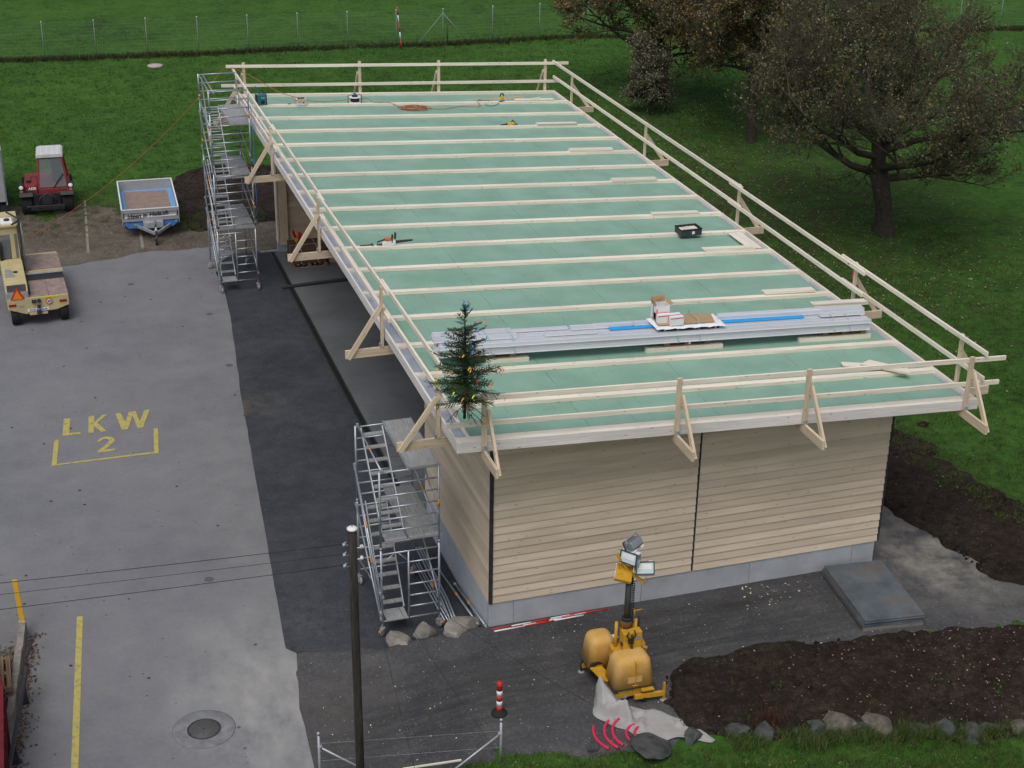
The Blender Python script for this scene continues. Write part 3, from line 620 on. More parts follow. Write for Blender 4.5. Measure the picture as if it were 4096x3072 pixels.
mb = MB(); mb.box(5.806, 5.842, 1.235, 1.268, .94, 4.95); mb.build('joint_strip', M['dark'], hall)
mb = MB(); mb.box(1.068, 1.148, 1.215, 1.262, .935, 5.28); mb.build('corner_strip', M['dark'], hall)
mb = MB(); mb.box(10.512, 10.56, 1.236, 1.30, .935, 4.80); mb.build('corner_strip', M['dark'], hall)
# left return wall
for k in range(23):
    z = Z0+k*SB; mb = MB(); e = 6.50-random.uniform(0, .02)
    c = [Vector((1.068, 1.265, z+.002)), Vector((1.095, 1.265, z+.002)), Vector((1.068, e, z+.002)), Vector((1.095, e, z+.002)),
         Vector((1.080, 1.265, z+SB+.008)), Vector((1.095, 1.265, z+SB+.008)), Vector((1.080, e, z+SB+.008)), Vector((1.095, e, z+SB+.008))]
    mb._box8(c, 1); mb.build('cladding_board', M['clad'], hall)
mb = MB(); mb.box(1.10, 1.24, 1.39, 6.44, .935, 5.24); mb.build('wall_panel', M['wood_y'], hall)
# right wall, back wall, inner boards
mb = MB(); mb.box(10.33, 10.45, 1.39, 26.8, .935, 4.78); mb.build('wall_panel', M['wood_y'], hall)
for k in range(20):
    z = Z0+k*SB; mb = MB(); mb.box(10.455, 10.49, 1.31, 26.84, z+.002, z+SB-.004); mb.build('cladding_board', M['clad'], hall)
mb = MB(); mb.box(1.08, 10.3, 26.80, 26.96, -.3, .40); mb.build('plinth_panel', M['insul'], hall)
mb = MB(); mb.box(1.12, 10.3, 26.86, 26.94, .40, 4.8); mb.build('wall_panel', M['wood_y'], hall)
for k in range(16):
    z = .46+k*.29; mb = MB(); mb.box(1.48, 10.28, 26.835, 26.857, z+.003, z+.286); mb.build('inner_board', M['wood_y'], hall)
mb = MB(); mb.box(1.15, 1.46, 26.66, 26.83, .42, 5.34); mb.build('post', M['wood_y'], hall)
mb = MB(); mb.box(1.075, 1.13, 26.66, 26.98, .40, 5.34); mb.build('corner_board', M['board'], hall)
mb = MB(); mb.box(4.2, 4.36, 26.60, 26.83, .42, 5.1); mb.build('post', M['wood_y'], hall)
mb = MB(); mb.box(1.15, 4.2, 26.68, 26.83, .30, .46); mb.build('sill_beam', M['wood_y'], hall)
# big beam above the opening
mb = MB(); mb.beam((1.35, 6.5, 5.11), (1.35, 26.8, 5.13), .2, .4); mb.build('eave_beam', M['wood_y'], hall)
for i in range(1, 9):
    y = i*3.26-.5
    if y < 6.6: continue
    mb = MB(); mb.beam((.1, y, rz(0, y)-.30), (10.3, y, rz(10.3, y)-.30), .14, .17); mb.build('rafter', M['wood_y'], hall)
# floor slab and drain
mb = MB(); mb.box(.97, 10.3, 6.43, 26.79, -.25, .012); fl = mb.build('floor', M['floor']); fl['kind'] = 'structure'
dr = empty('drain_channel', (.88, 6.5, 0), 0, 'long dark slotted drain channel between black asphalt and the hall floor', 'drain')
mb = MB(); mb.box(-.115, -.075, 0, 20.3, -.05, .022); mb.build('kerb', M['dark'], dr)
mb = MB(); mb.box(.045, .085, 0, 20.3, -.05, .022); mb.build('kerb', M['dark'], dr)
mb = MB(); mb.box(-.075, .045, 0, 20.3, -.05, .008)
for k in range(406): mb.box(-.07, .04, k*.05+.004, k*.05+.022, .008, .016)
mb.build('grating', M['black'], dr)
mb = MB(); mb.box(.46, 1.14, 26.86, 26.94, -.02, .05); o = mb.build('steel_threshold', M['galv']); tag(o, 'short pale metal bar on the ground at the far foot of the hall', 'metal bar')

# ---------------- guard rails ----------------
def bracket(name, P, side, zb, zt, label, out=.86, lap_=.35):
    """post outside the fascia, beam under the roof, inclined brace; side: 'l','r','f','b'"""
    r_ = {'l': math.pi, 'r': 0, 'f': -math.pi/2, 'b': math.pi/2}[side]
    e = empty(name, (P[0], P[1], zb), r_, label, 'guard rail bracket', 'timber brackets holding the guard rails round the roof edge')
    jt = random.uniform(-.012, .012); h = zt-zb
    mb = MB(); mb.beam((0, 0, 0), (jt, 0, h), .10, .058, up=(1, 0, 0)) ; mb.build('post', M['wood_y'], e)
    mb = MB(); mb.beam((-.55, .004, -.105), (out, 0, -.105), .058, .20); mb.build('beam', M['wood_y'], e)
    mb = MB(); mb.beam((out-.05, .062, -.19), (.03, .066, h*.70), .055, .11, up=(1, 0, .3)); mb.build('brace', M['wood_y'], e)
    mb = MB(); mb.box(.034, .07, -.035, .035, -.003, .09); mb.build('angle_plate', M['galv'], e)
    return e
LB = [(20.1, 4.97, 6.46, 'timber guard rail bracket on the left eave beside the tall scaffold tower'),
      (13.0, 4.97, 6.46, 'timber guard rail bracket on the left eave above the brown pallet load'),
      (5.9, 5.16, 6.62, 'large timber guard rail bracket on the left eave overhanging the hall floor'),
      (1.17, 5.14, 6.45, 'guard rail bracket beside the little spruce, its brace reaching over the low scaffold')]
for y, zb, zt, lb in LB: bracket('rail_bracket', (-.062, y), 'l', zb, zt, lb)
bracket('rail_bracket', (-.062, 26.75), 'l', 5.02, 6.45, 'timber guard rail bracket at the far left roof corner behind the tall scaffold')
RB = [(26.0, 4.78, 5.98, 'timber guard rail bracket at the far right roof corner'),
      (19.1, 4.78, 6.06, 'timber guard rail bracket on the right eave, second from the far end'),
      (12.2, 4.78, 6.10, 'timber guard rail bracket on the right eave nearest the black crate'),
      (5.6, 4.78, 6.12, 'right eave guard rail bracket with a dark tool hung on it near the metal profiles'),
      (.94, 4.78, 6.12, 'timber guard rail bracket on the right eave nearest the front right corner')]
for y, zb, zt, lb in RB: bracket('rail_bracket', (WR+.04, y), 'r', zb, zt, lb)
FB = [(.53, 5.38, 6.61, 'front timber guard rail bracket below the spruce, leftmost on the front edge'), (4.62, 5.15, 6.39, 'front timber guard rail bracket next to the vertical joint of the cladding'),
      (7.53, 4.99, 6.23, 'front timber guard rail bracket between the middle one and the right corner one'), (11.42, 4.80, 6.04, 'front timber guard rail bracket at the front right roof corner')]
for x, zb, zt, lb in FB: bracket('rail_bracket', (x, -.045), 'f', zb, zt, lb)
BB = [(.36, 6.66, 'back edge guard rail bracket nearest the orange cable'), (4.45, 6.48, 'back edge guard rail bracket behind the cable reel'), (7.35, 6.35, 'back edge guard rail bracket behind the coiled orange cable'), (11.42, 6.16, 'back edge guard rail bracket behind the white plank with a small offcut')]
for x, zt, lb in BB: bracket('rail_bracket', (x, LR+.05), 'b', rz(x, LR)-.23, zt, lb)
def rail(p0, p1, label, w=.05, h=.10, group='horizontal guard rails round the roof edge'):
    mb = MB(); mb.beam(p0, p1, w, h); o = mb.build('guard_rail', M['wood'], bevel=.003); tag(o, label, 'guard rail', group); return o
xo = -.005
rail((xo, 27.95, 6.42), (xo, 19.7, 6.42), 'upper guard rail of the left eave, far length beside the tall scaffold')
rail((xo+.052, 20.4, 6.42), (xo+.052, 12.7, 6.44), 'upper guard rail of the left eave, between the two far brackets')
rail((xo, 13.3, 6.44), (xo, 5.5, 6.60), 'upper guard rail of the left eave, middle length over the drain')
rail((xo+.052, 6.3, 6.60), (xo+.052, 1.0, 6.62), 'upper guard rail of the left eave ending behind the spruce')
rail((xo, 27.9, 5.84), (xo, 19.6, 5.88), 'lower guard rail of the left eave, far length beside the tall scaffold')
rail((xo+.052, 20.5, 5.88), (xo+.052, 12.6, 5.97), 'lower guard rail of the left eave, between the two far brackets')
rail((xo, 13.4, 5.96), (xo, 5.4, 5.98), 'lower guard rail of the left eave, middle length over the gutter')
rail((xo+.052, 6.4, 6.00), (xo+.052, .25, 6.04), 'lower guard rail of the left eave ending at the front corner')
xr = WR-.03
rail((xr, 27.9, 6.04), (xr, 11.9, 6.08), 'upper guard rail of the right eave, far length')
rail((xr-.052, 12.6, 6.06), (xr-.052, 5.0, 6.05), 'upper guard rail of the right eave, middle length near the black crate')
rail((xr, 6.2, 6.09), (xr, -.10, 6.08), 'upper guard rail of the right eave, near length')
rail((xr, 27.8, 5.50), (xr, 11.9, 5.52), 'lower guard rail of the right eave, far length')
rail((xr-.052, 12.6, 5.52), (xr-.052, 5.0, 5.50), 'lower guard rail of the right eave, middle length near the black crate')
rail((xr, 6.1, 5.50), (xr, -.10, 5.50), 'lower guard rail of the right eave, near length')
rail((.07, -.005, 6.50), (12.29, -.005, 5.90), 'upper front guard rail with its left end under the spruce')
rail((-.22, -.005, 5.97), (12.21, -.005, 5.34), 'lower front guard rail crossing the gutter corner')
rail((-.25, LR+.0, 6.57), (12.3, LR+.0, 5.98), 'upper guard rail along the back edge of the roof')
rail((-.45, LR+.0, 5.91), (12.0, LR+.0, 5.33), 'lower guard rail along the back edge of the roof')
# ---------------- scaffold towers ----------------
M['greywheel'] = mat('grey_caster_wheel', (.30, .30, .29), .6)
def caster(e, x, y, ang):
    mb = MB(); mb.cyl((0, 0), .022, .22, .42, 10); mb.box(-.05, .05, -.05, .05, .205, .225); mb.box(-.045, .045, -.038, -.026, .07, .21); mb.box(-.045, .045, .026, .038, .07, .21); mb.box(-.09, -.03, -.02, .02, .19, .215)
    T = Matrix.Translation((x, y, 0)) @ Matrix.Rotation(ang, 4, 'Z')
    mb.v = [tuple(T @ Vector(p)) for p in mb.v]; c = mb.build('caster', M['galv'], e)
    w = MB(); w.lathe((.02, 0, .1), [(.05, -.022), (.1, -.02), (.1, .02), (.05, .022)], 'y', 18); w.v = [tuple(T @ Vector(p)) for p in w.v]; w.build('wheel', M['greywheel'], c)
    w = MB(); w.box(-.13, -.07, -.03, .03, .16, .20); w.v = [tuple(T @ Vector(p)) for p in w.v]; w.build('brake_pedal', random.choice([M['red'], M['orange']]), c)
def tower(name, x0, y0, w, l, n, decks, label, stairs, guard, joints, dark_at=(), shear=0):
    e = empty(name, (x0, y0, 0), 0, label, 'scaffold tower')
    zt = .38+.28*(n-1); g = M['alu']
    for (px, py) in ((0, 0), (w, 0), (0, l), (w, l)):
        segs = [.30]+joints+[zt+.03]
        mb = MB()
        for a_, b_ in zip(segs, segs[1:]): mb.tube([(px, py, a_), (px, py, b_)], .0245, 9)
        for j in joints: mb.cyl((px, py), .031, j-.03, j+.03, 9)
        mb.build('standard', g, e)
        caster(e, px, py, random.uniform(0, 6))
    for py in (0, l):
        for i in range(n):
            z = .38+.28*i
            lo = py == 0 and 0 < i < 6
            x_a = w*.47 if lo else .02
            mb = MB(); mb.tube([(x_a, py, z), (w-.02, py, z)], .019, 8); mb.build('rung', g, e)
    mb = MB(); mb.tube([(w*.47, 0, .36), (w*.47, 0, .38+.28*6)], .022, 8); mb.build('inner_standard', g, e)
    mb = MB(); mb.tube([(.03, 0, .38+.28*5.2), (w*.22, 0, .38+.28*5.93)], .012, 6); mb.tube([(w*.30, 0, .38+.28*5.93), (w*.45, 0, .38+.28*5.2)], .012, 6); mb.build('gusset_brace', g, e)
    for z in decks:
        mb = MB(); xa, xb = w*.49, w-.03
        mb.box(xa, xb, -.02, l+.02, z+.0, z+.055)
        d_ = mb.build('deck', M['deck'], e)
        mb = MB()
        for k in range(9): x = xa+.02+k*(xb-xa-.04)/8; mb.box(x-.006, x+.006, 0, l, z+.055, z+.061)
        mb.box(xa-.012, xa, -.03, l+.03, z-.02, z+.075); mb.box(xb, xb+.012, -.03, l+.03, z-.02, z+.075)
        mb.build('tread_rib', M['galv'], d_)
    def stair(z0, z1, ya, yb, treads):
        xa, xb = .10, w*.45; mb = MB()
        for x in (xa, xb):
            mb.beam((x, ya, z0), (x, yb, z1), .022, .085)
        s_ = mb.build('stair_stringer', g, e)
        for k in range(treads):
            t = (k+.5)/treads; y = ya+(yb-ya)*t; z = z0+(z1-z0)*t; mb = MB(); mb.box(xa+.012, xb-.012, y-.065, y+.065, z-.012, z+.014)
            for q in range(4): mb.box(xa+.015, xb-.015, y-.058+q*.035, y-.045+q*.035, z+.014, z+.018)
            mb.build('tread', M['deck'], s_)
    def landing(z, ya, yb):
        mb = MB(); mb.box(.10, w*.45, ya, yb, z-.03, z); o = mb.build('landing', M['deck'], e)
        m2 = MB()
        for q in range(6): yy = ya+.02+q*(yb-ya-.04)/5; m2.box(.12, w*.44, yy-.008, yy+.008, z, z+.006)
        m2.build('tread_rib', M['galv'], o)
    for st in stairs: stair(*st)
    for p in [(decks_, 0) for decks_ in ()]: pass
    landing(.40, -.02, .42)
    for z in decks[:-1]: landing(z+.05, -.02, .34); 
    for (a_, b_, og) in guard:
        mb = MB(); mb.tube([a_, b_], .0205, 8); q = mb.build('brace', g, e)
        if og is not None:
            A, B = Vector(a_), Vector(b_); m2 = MB(); m2.tube([A.lerp(B, og), A.lerp(B, og+.055)], .0225, 8); m2.build('orange_sleeve', M['orange'], q)
        for P_ in (a_, b_): m2 = MB(); m2.box(P_[0]-.025, P_[0]+.025, P_[1]-.03, P_[1]+.03, P_[2]-.03, P_[2]+.03); m2.build('hook', M['galv'], q)
    for px, py, z in dark_at:
        mb = MB(); mb.cyl((px, py), .027, z, z+.17, 10); mb.build('orange_sleeve', M['orange'], e)
    return e
w, l = 1.28, 2.24
tower('low_scaffold_tower', -1.087, 2.05, w, l, 14, [.38+.28*7-.0, .38+.28*13], 'low aluminium scaffold tower on casters beside the near corner of the hall',
      [(.42, .38+.28*7, .40, l-.35, 8), (.38+.28*7+.05, .38+.28*13, .30, l-.10, 8)],
      [((.05, 0, 4.05), (.05, l, 4.07), .45), ((-.03, 0, .45), (-.03, l, 2.10), None), ((-.03, 0, .60), (-.03, l, 3.0), .33), ((-.04, .0, 1.1), (-.04, l, 3.1), .5),
       ((w+.03, 0, .6), (w+.03, l, 1.95), None), ((w+.03, 0, 2.35), (w-.3, l, 3.9), .4), ((w-.02, 0, 2.9), (w-.02, l, 4.0), .5), ((.02, 0, 1.0), (w*.0+.02, l, .62), None)],
      [2.20], [(w, 0, 3.05)])
tower('tall_scaffold_tower', -1.45, 23.37, 1.25, 2.40, 24, [.38+.28*6.5, .38+.28*12.7, .38+.28*19], 'tall silver aluminium scaffold tower with three decks at the far left roof corner',
      [(.42, .38+.28*6.6, .45, 2.1, 8), (2.2, .38+.28*12.8, .35, 2.2, 8), (3.95, .38+.28*19.1, .35, 2.2, 8)],
      [((.03, 0, 6.80), (.03, 2.4, 6.80), .12), ((.16, 0, 6.80), (.16, 2.4, 6.80), .35), ((-.02, 0, 5.7), (-.02, 2.4, 6.0), .5), ((.03, 0, 5.2), (.03, 2.4, 5.9), .3), ((-.03, 0, 4.2), (-.03, 2.4, 5.6), .6), ((.10, 0, 3.4), (.10, 2.4, 6.7), .45),
       ((-.03, 0, 3.1), (-.03, 2.4, 4.4), .4), ((-.03, 0, 2.4), (-.03, 2.4, 3.9), .55), ((.04, 0, 1.6), (.04, 2.4, 3.2), .4), ((-.03, 0, .5), (-.03, 2.4, 2.2), None), ((-.04, 0, 1.1), (-.04, 2.4, 2.6), .6),
       ((1.27, 0, 4.5), (1.27, 2.4, 4.9), .35), ((1.27, 0, 3.7), (1.27, 2.4, 4.2), .5), ((1.27, 0, 2.9), (1.27, 2.4, 3.4), .3), ((1.27, 0, 2.4), (1.27, 2.4, 2.9), .45), ((1.27, 0, .6), (1.27, 2.4, 1.9), None), ((.02, .0, .95), (.6, 2.4, .95), None)],
      [2.20, 4.16, 6.12], [(0, 2.4, 6.0), (1.25, 0, 5.9), (0, 2.4, 4.5), (1.25, 0, 4.1), (1.25, 0, 2.9)])
# lashing rope of the tall tower
mb = MB(); mb.tube([(-.14, 23.33, 6.3), (-.10, 23.30, 5.2), (-.12, 23.31, 3.6), (-.08, 23.30, 2.4)], .012, 5); o = mb.build('blue_rope', M['blue']); tag(o, 'blue rope hanging down the right front standard of the tall scaffold tower', 'rope')
# loose tubes and frames on the ground by the left wall
def tube_thing(p0, p1, label, r=.024, sleeves=(.42,)):
    e = empty('steel_prop', (0, 0, 0), 0, label, 'metal tube', 'scaffold tubes lying by the left wall')
    mb = MB(); A, B = Vector(p0), Vector(p1); mb.tube([A, B], r, 10); mb.build('tube', M['alu'], e)
    for t in sleeves: m2 = MB(); m2.tube([A.lerp(B, t), A.lerp(B, t+.07)], r+.003, 10); m2.build('orange_sleeve', M['orange'], e)
    m2 = MB(); m2.tube([A.lerp(B, -.01), A.lerp(B, .03)], r+.008, 10); m2.tube([A.lerp(B, .97), A.lerp(B, 1.01)], r+.008, 10); m2.build('end_clamp', M['galv'], e)
tube_thing((.80, 4.25, .06), (.94, 1.60, .22), 'scaffold tube lying nearer the scaffold tower beside the left wall')
tube_thing((.98, 3.55, .07), (1.02, 1.27, .36), 'scaffold tube lying tight against the plinth of the left wall corner')
e = empty('stacked_frames', (0, 0, 0), 0, 'bundle of aluminium side frames leaning on the ground behind the low scaffold tower', 'scaffold frames')
for dx in (0, .07, .13):
    mb = MB(); mb.tube([(.42+dx, 4.9, .35), (.50+dx, 2.9, .10), (.46+dx, 2.0, .05)], .022, 8); mb.tube([(.30+dx, 4.7, .05), (.36+dx, 2.2, .03)], .02, 8); mb.build('frame_tube', M['alu'], e)
m2 = MB(); m2.tube([(.42, 3.6, .20), (.42, 3.4, .18)], .027, 8); m2.build('orange_sleeve', M['orange'], e)

# ---------------- boulders ----------------
def boulder(name, c, r_, seed, m, label, cat='boulder', group=None, sub=3):
    bm = bmesh.new(); bmesh.ops.create_icosphere(bm, subdivisions=sub, radius=1); rr = random.Random(seed)
    planes = [(Vector((rr.gauss(0, 1), rr.gauss(0, 1), rr.gauss(0, 1))).normalized(), rr.uniform(.50, .85)) for _ in range(18)]
    for v in bm.verts:
        p = v.co.copy()
        for nn, d in planes:
            t = p.dot(nn)
            if t > d: p -= nn*(t-d)*.92
        s_ = 1+.07*(float(vnoise(p.x*3+seed, p.y*3+p.z*2, seed))-.5)+.04*(float(vnoise(p.x*9+seed, p.y*9+p.z*7, seed))-.5)
        v.co = Vector((p.x*s_*r_[0], p.y*s_*r_[1], p.z*s_*r_[2]))
    me = bpy.data.meshes.new(name); bm.to_mesh(me); bm.free(); me.materials.append(m)
    for p in me.polygons: p.use_smooth = sub > 2
    o = bpy.data.objects.new(name, me); COL.objects.link(o); o.location = c; o.rotation_euler = (rr.uniform(-.2, .2), rr.uniform(-.2, .2), rr.uniform(0, 6))
    try:
        a = o.modifiers.new('es', 'EDGE_SPLIT'); a.split_angle = R(32)
    except Exception: pass
    tag(o, label, cat, group); return o
boulder('boulder', (-.82, 1.56, .10), (.44, .32, .30), 3, M['stone'], 'low pale boulder, farthest left of the three below the low scaffold', group='pale boulders holding the forecourt edge')
boulder('boulder', (-.27, 1.58, .18), (.32, .30, .42), 12, M['stone'], 'upright pale boulder between the two others below the low scaffold', group='pale boulders holding the forecourt edge')
boulder('boulder', (.52, 1.50, .20), (.72, .36, .36), 8, M['stone'], 'longest pale boulder, touching the foot of the hall corner', group='pale boulders holding the forecourt edge')
SR = [(1.75, -3.35, .13, 'small grey stone at the left end of the garden stones by the red conduits'), (2.95, -3.62, .50, 'flat grey garden stone under the tarpaulin'), (3.75, -3.55, .22, 'grey garden stone at the end of the tarpaulin'),
      (4.62, -3.72, .24, 'dark garden stone left of the reddish plant'), (5.18, -3.86, .26, 'rounded dark garden stone in front of the reddish plant'), (5.75, -4.08, .13, 'small dark stone between two larger garden stones'),
      (6.22, -4.05, .24, 'dark garden stone left of the pale angular one'), (6.62, -4.10, .30, 'pale angular garden stone, highest of the row'), (7.05, -4.30, .22, 'dark wedge stone leaning between two pale garden stones'),
      (7.36, -4.33, .32, 'pale sandy garden stone with a pointed top'), (7.95, -4.75, .15, 'little dark garden stone half overgrown'), (8.22, -4.72, .20, 'bluish garden stone in tufts of grass'),
      (8.55, -4.85, .27, 'broad bluish garden stone towards the right'), (9.05, -5.12, .30, 'long low grey garden stone towards the right'), (9.55, -5.12, .20, 'grey garden stone right of the long low one'),
      (10.0, -5.20, .22, 'pale grey garden stone near the right edge'), (10.4, -5.3, .26, 'dark garden stone at the right end of the row')]
for i, (x, y, r_, lb) in enumerate(SR):
    boulder('garden_stone', (x, y+.02, .37 if r_ < .45 else .38), (r_*1.45, r_*1.0, r_*.95 if r_ < .45 else .11), 40+i, M['stone3'] if i in (7, 9, 15) else M['stone2'], lb, 'stone', 'stones edging the garden bed')

# ---------------- things on the roof ----------------
def planks(x0, x1, y, n, label, rot=0, off=0, x_=None):
    xm = (x0+x1)/2; L_ = x1-x0
    e = empty('plank_stack', (xm, y, rz(xm, y)+.001), rot, label, 'planks', 'small piles of pale boards on the roof')
    sl_ = math.atan(.0512)
    for k in range(n):
        dx = random.uniform(-.03, .03); dy = random.uniform(-.02, .02); z = .013+k*.0265
        mb = MB(); mb.beam((-L_/2+dx, dy, z+L_/2*.0512), (L_/2+dx, dy, z-L_/2*.0512), .20 if x_ is None else x_, .025); mb.build('plank', M['board'], e)
    return e
PL = [(9.75, 11.22, 26.30, 2, 'pile of pale boards with a small offcut on top, far right of the roof'), (9.47, 10.90, 22.95, 3, 'pile of pale boards on the roof, second from the far edge'), (9.46, 10.93, 19.72, 3, 'pile of pale boards on the roof, third from the far edge'),
      (9.62, 11.07, 16.42, 3, 'pile of pale boards on the roof, fourth from the far edge'), (9.60, 11.04, 13.16, 2, 'thin pile of pale boards on the purlin behind the black crate'), (9.77, 11.25, 9.98, 3, 'pile of pale boards on the purlin in front of the black crate'),
      (9.92, 11.33, 6.72, 3, 'pile of pale boards on the purlin just behind the metal profiles')]
for a_, b_, y, n, lb in PL: planks(a_, b_, y, n, lb)
mb = MB(); mb.beam((10.35, 26.25, rz(10.35, 26)+.075), (10.75, 26.35, rz(10.75, 26)+.075), .06, .03); o = mb.build('offcut', M['board']); tag(o, 'small wooden offcut lying on the far right pile of boards', 'wood offcut')
e = empty('plank_stack', (10.4, 2.0, rz(10.4, 1.8)+.0), 0, 'two crossed pale panels lying askew on the front purlin of the roof', 'planks')
mb = MB(); mb.prism([(-.72, .22), (-.66, .42), (.44, -.06), (.38, -.26)], .012, .038, 'z'); mb.build('plank', M['board'], e)
for k in range(2): mb = MB(); mb.prism([(-.36, .10-.02*k), (-.05, .26-.02*k), (.56, -.42), (.48, -.66)], .04+k*.027, .064+k*.027, 'z'); mb.build('plank', M['board'], e)
# crate
def crate(loc, label):
    e = empty('plastic_crate', loc, .02, label, 'crate'); w_, d_, h_ = .31, .21, .20
    mb = MB(); mb.box(-w_, w_, -d_, d_, 0, .012); mb.box(-w_, w_, -d_, -d_+.014, .012, h_); mb.box(-w_, w_, d_-.014, d_, .012, h_); mb.box(-w_, -w_+.014, -d_+.014, d_-.014, .012, h_); mb.box(w_-.014, w_, -d_+.014, d_-.014, .012, h_)
    for x in (-.3, -.15, .15, .3): mb.box(x-.01, x+.01, -d_-.012, -d_, .012, h_-.03)
    mb.build('box', mat('crate_plastic', (.045, .052, .062), .5), e)
    mb = MB(); mb.box(-w_-.012, w_+.012, -d_-.014, -d_+.012, h_-.028, h_); mb.box(-w_-.012, w_+.012, d_-.012, d_+.012, h_-.028, h_); mb.box(-w_-.012, -w_+.01, -d_+.012, d_-.012, h_-.028, h_); mb.box(w_-.01, w_+.012, -d_+.012, d_-.012, h_-.028, h_); mb.build('rim', M['black'], e)
    mb = MB(); mb.box(.02, .10, -d_-.004, -d_-.0005, .05, .13); mb.build('sticker', M['white'], e)
    for k in range(5):
        mb = MB(); x = -.24+k*.1; mb.box(x, x+.085, -.15+random.uniform(0, .05), .14, .11+random.uniform(0, .03), .155+random.uniform(0, .02)); mb.build('timber_block', M['board'], e)
crate((9.95, 11.42, rz(9.9, 11.4)+.0), 'black plastic crate full of pale wood blocks on a purlin near the right eave')
# roof tools
e = empty('site_radio', (.66, 26.2, rz(.7, 26.2)), .1, 'teal site radio with tilted aerial at the far left of the roof', 'radio')
mb = MB(); mb.box(-.17, .17, -.10, .10, 0, .36); mb.build('body', M['teal'], e, bevel=.02)
mb = MB(); mb.box(-.18, -.15, -.11, .11, 0, .37); mb.box(.15, .18, -.11, .11, 0, .37); mb.build('guard', M['black'], e, bevel=.01)
mb = MB(); mb.lathe((.03, -.103, .11), [(.07, 0), (.07, .006)], 'y', 20); mb.build('speaker', M['black'], e)
text_part('lettering', 'Makita', .055, M['white'], Matrix.Translation((.05, -.103, .26)) @ Matrix.Rotation(R(90), 4, 'X'), e)
mb = MB(); mb.beam((-.02, .05, .36), (-.16, .12, .62), .05, .03); mb.build('aerial', M['teal'], e)
mb = MB(); mb.tube([(.08, .05, .36), (.09, .05, .47)], .008, 6); mb.build('aerial_tip', M['black'], e)
e = empty('tool_box', (2.02, 26.2, rz(2, 26.2)), 0, 'open white box with cardboard flaps at the far left of the roof', 'box')
mb = MB(); mb.box(-.16, .16, -.12, .12, 0, .20); mb.build('box', M['white'], e)
mb = MB(); mb.box(-.21, -.16, -.12, .12, .17, .185); mb.beam((-.16, 0, .2), (-.24, 0, .13), .24, .006); mb.beam((.16, 0, .2), (.20, 0, .12), .24, .006); mb.beam((0, -.12, .2), (0, -.16, .12), .3, .006); mb.build('flap', M['cardboard'], e)
mb = MB(); mb.box(.04, .10, -.125, -.1205, .05, .09); mb.build('sticker', M['red'], e)
mb = MB(); mb.box(-.12, .13, -.09, .09, .17, .21); mb.build('contents', M['dark'], e)
mb = MB(); mb.box(-.06, .06, -.02, .02, 0, .02); o = mb.build('hand_tool', M['teal']); o.location = (1.62, 26.22, rz(1.6, 26)); tag(o, 'small dark hand tool lying just left of the white box on the roof', 'tool')
e = empty('cable_reel', (3.98, 26.55, rz(4, 26.5)-.08), 0, 'white and black cable reel on its stand on the far purlin', 'cable reel')
mb = MB(); mb.lathe((0, 0, .03), [(.20, 0), (.20, .02), (.13, .03), (.13, .17), (.20, .18), (.20, .20)], 'z', 24); mb.build('drum', M['white'], e)
mb = MB(); mb.lathe((0, 0, .07), [(.15, 0), (.15, .13)], 'z', 20); mb.build('coil', M['black'], e)
mb = MB(); mb.tube([(-.24, 0, .0), (-.24, 0, .28), (-.1, 0, .30)], .012, 6); mb.tube([(.24, 0, 0), (.24, 0, .28), (.1, 0, .30)], .012, 6); mb.box(-.09, .09, -.07, .07, .21, .29); mb.build('frame', M['black'], e)
mb = MB(); mb.box(-.04, .04, -.04, .04, .29, .36); mb.build('plug', M['blue'], e)
orangecord = mat('orange_cable', (.42, .12, .05), .6)
def cord(name, pts, label, r=.011, m=orangecord, sub=6, cat='cable'):
    P = [Vector(p) for p in pts]; out = []
    for i in range(len(P)-1):
        p0 = P[max(0, i-1)]; p1 = P[i]; p2 = P[i+1]; p3 = P[min(len(P)-1, i+2)]
        for k in range(sub):
            t = k/sub; out.append(.5*((2*p1)+(p2-p0)*t+(2*p0-5*p1+4*p2-p3)*t*t+(3*p1-p0-3*p2+p3)*t**3))
    out.append(P[-1]); mb = MB(); mb.tube(out, r, 5); o = mb.build(name, m); tag(o, label, cat); return o
cord('cable', [(-.2, 27.8, 6.58), (.5, 27.4, 6.30), (1.3, 26.8, 5.86), (2.0, 26.25, 5.69), (2.7, 26.35, 5.50), (3.6, 26.5, 5.46), (3.98, 26.5, 5.50)], 'orange cable sagging from the back guard rail to the cable reel')
zp = lambda x, y: rz(x, y)+.014
g_ = lambda x, y: rz(x, y)-.07
cord('cable', [(4.1, 26.5, 5.42), (4.4, 26.6, 5.45), (4.6, 26.25, zp(4.6, 26)), (5.1, 26.2, zp(5, 26)), (5.5, 25.9, g_(5.5, 25.9)), (6.2, 25.7, g_(6, 25)), (6.9, 25.55, g_(7, 25)), (7.6, 25.85, g_(7.6, 26)), (8.3, 25.8, g_(8.3, 25)), (8.35, 26.25, zp(8.3, 26)), (8.6, 26.5, g_(8.6, 26.5)), (9.0, 26.6, g_(9, 26))], 'orange extension cable winding along the far bay of the roof')
lp = []
for k in range(44):
    t = k*.72; a_ = .34+.10*math.sin(k*1.7); lp.append((5.85+a_*math.cos(t)*1.25+.1*math.sin(k*.9), 25.62+a_*math.sin(t)*.75, rz(5.9, 25.6)-.07+.003*k*.6))
cord('coiled_cable', lp, 'tangled coil of orange cable in the middle of the far roof bay', sub=4)
e = empty('jigsaw', (9.25, 26.22, rz(9.2, 26.2)), .5, 'yellow and black jigsaw standing on the far purlin', 'power tool')
mb = MB(); mb.box(-.10, .10, -.04, .04, .06, .18); mb.build('body', mat('tool_yellow', (.75, .45, .05), .5), e, bevel=.02)
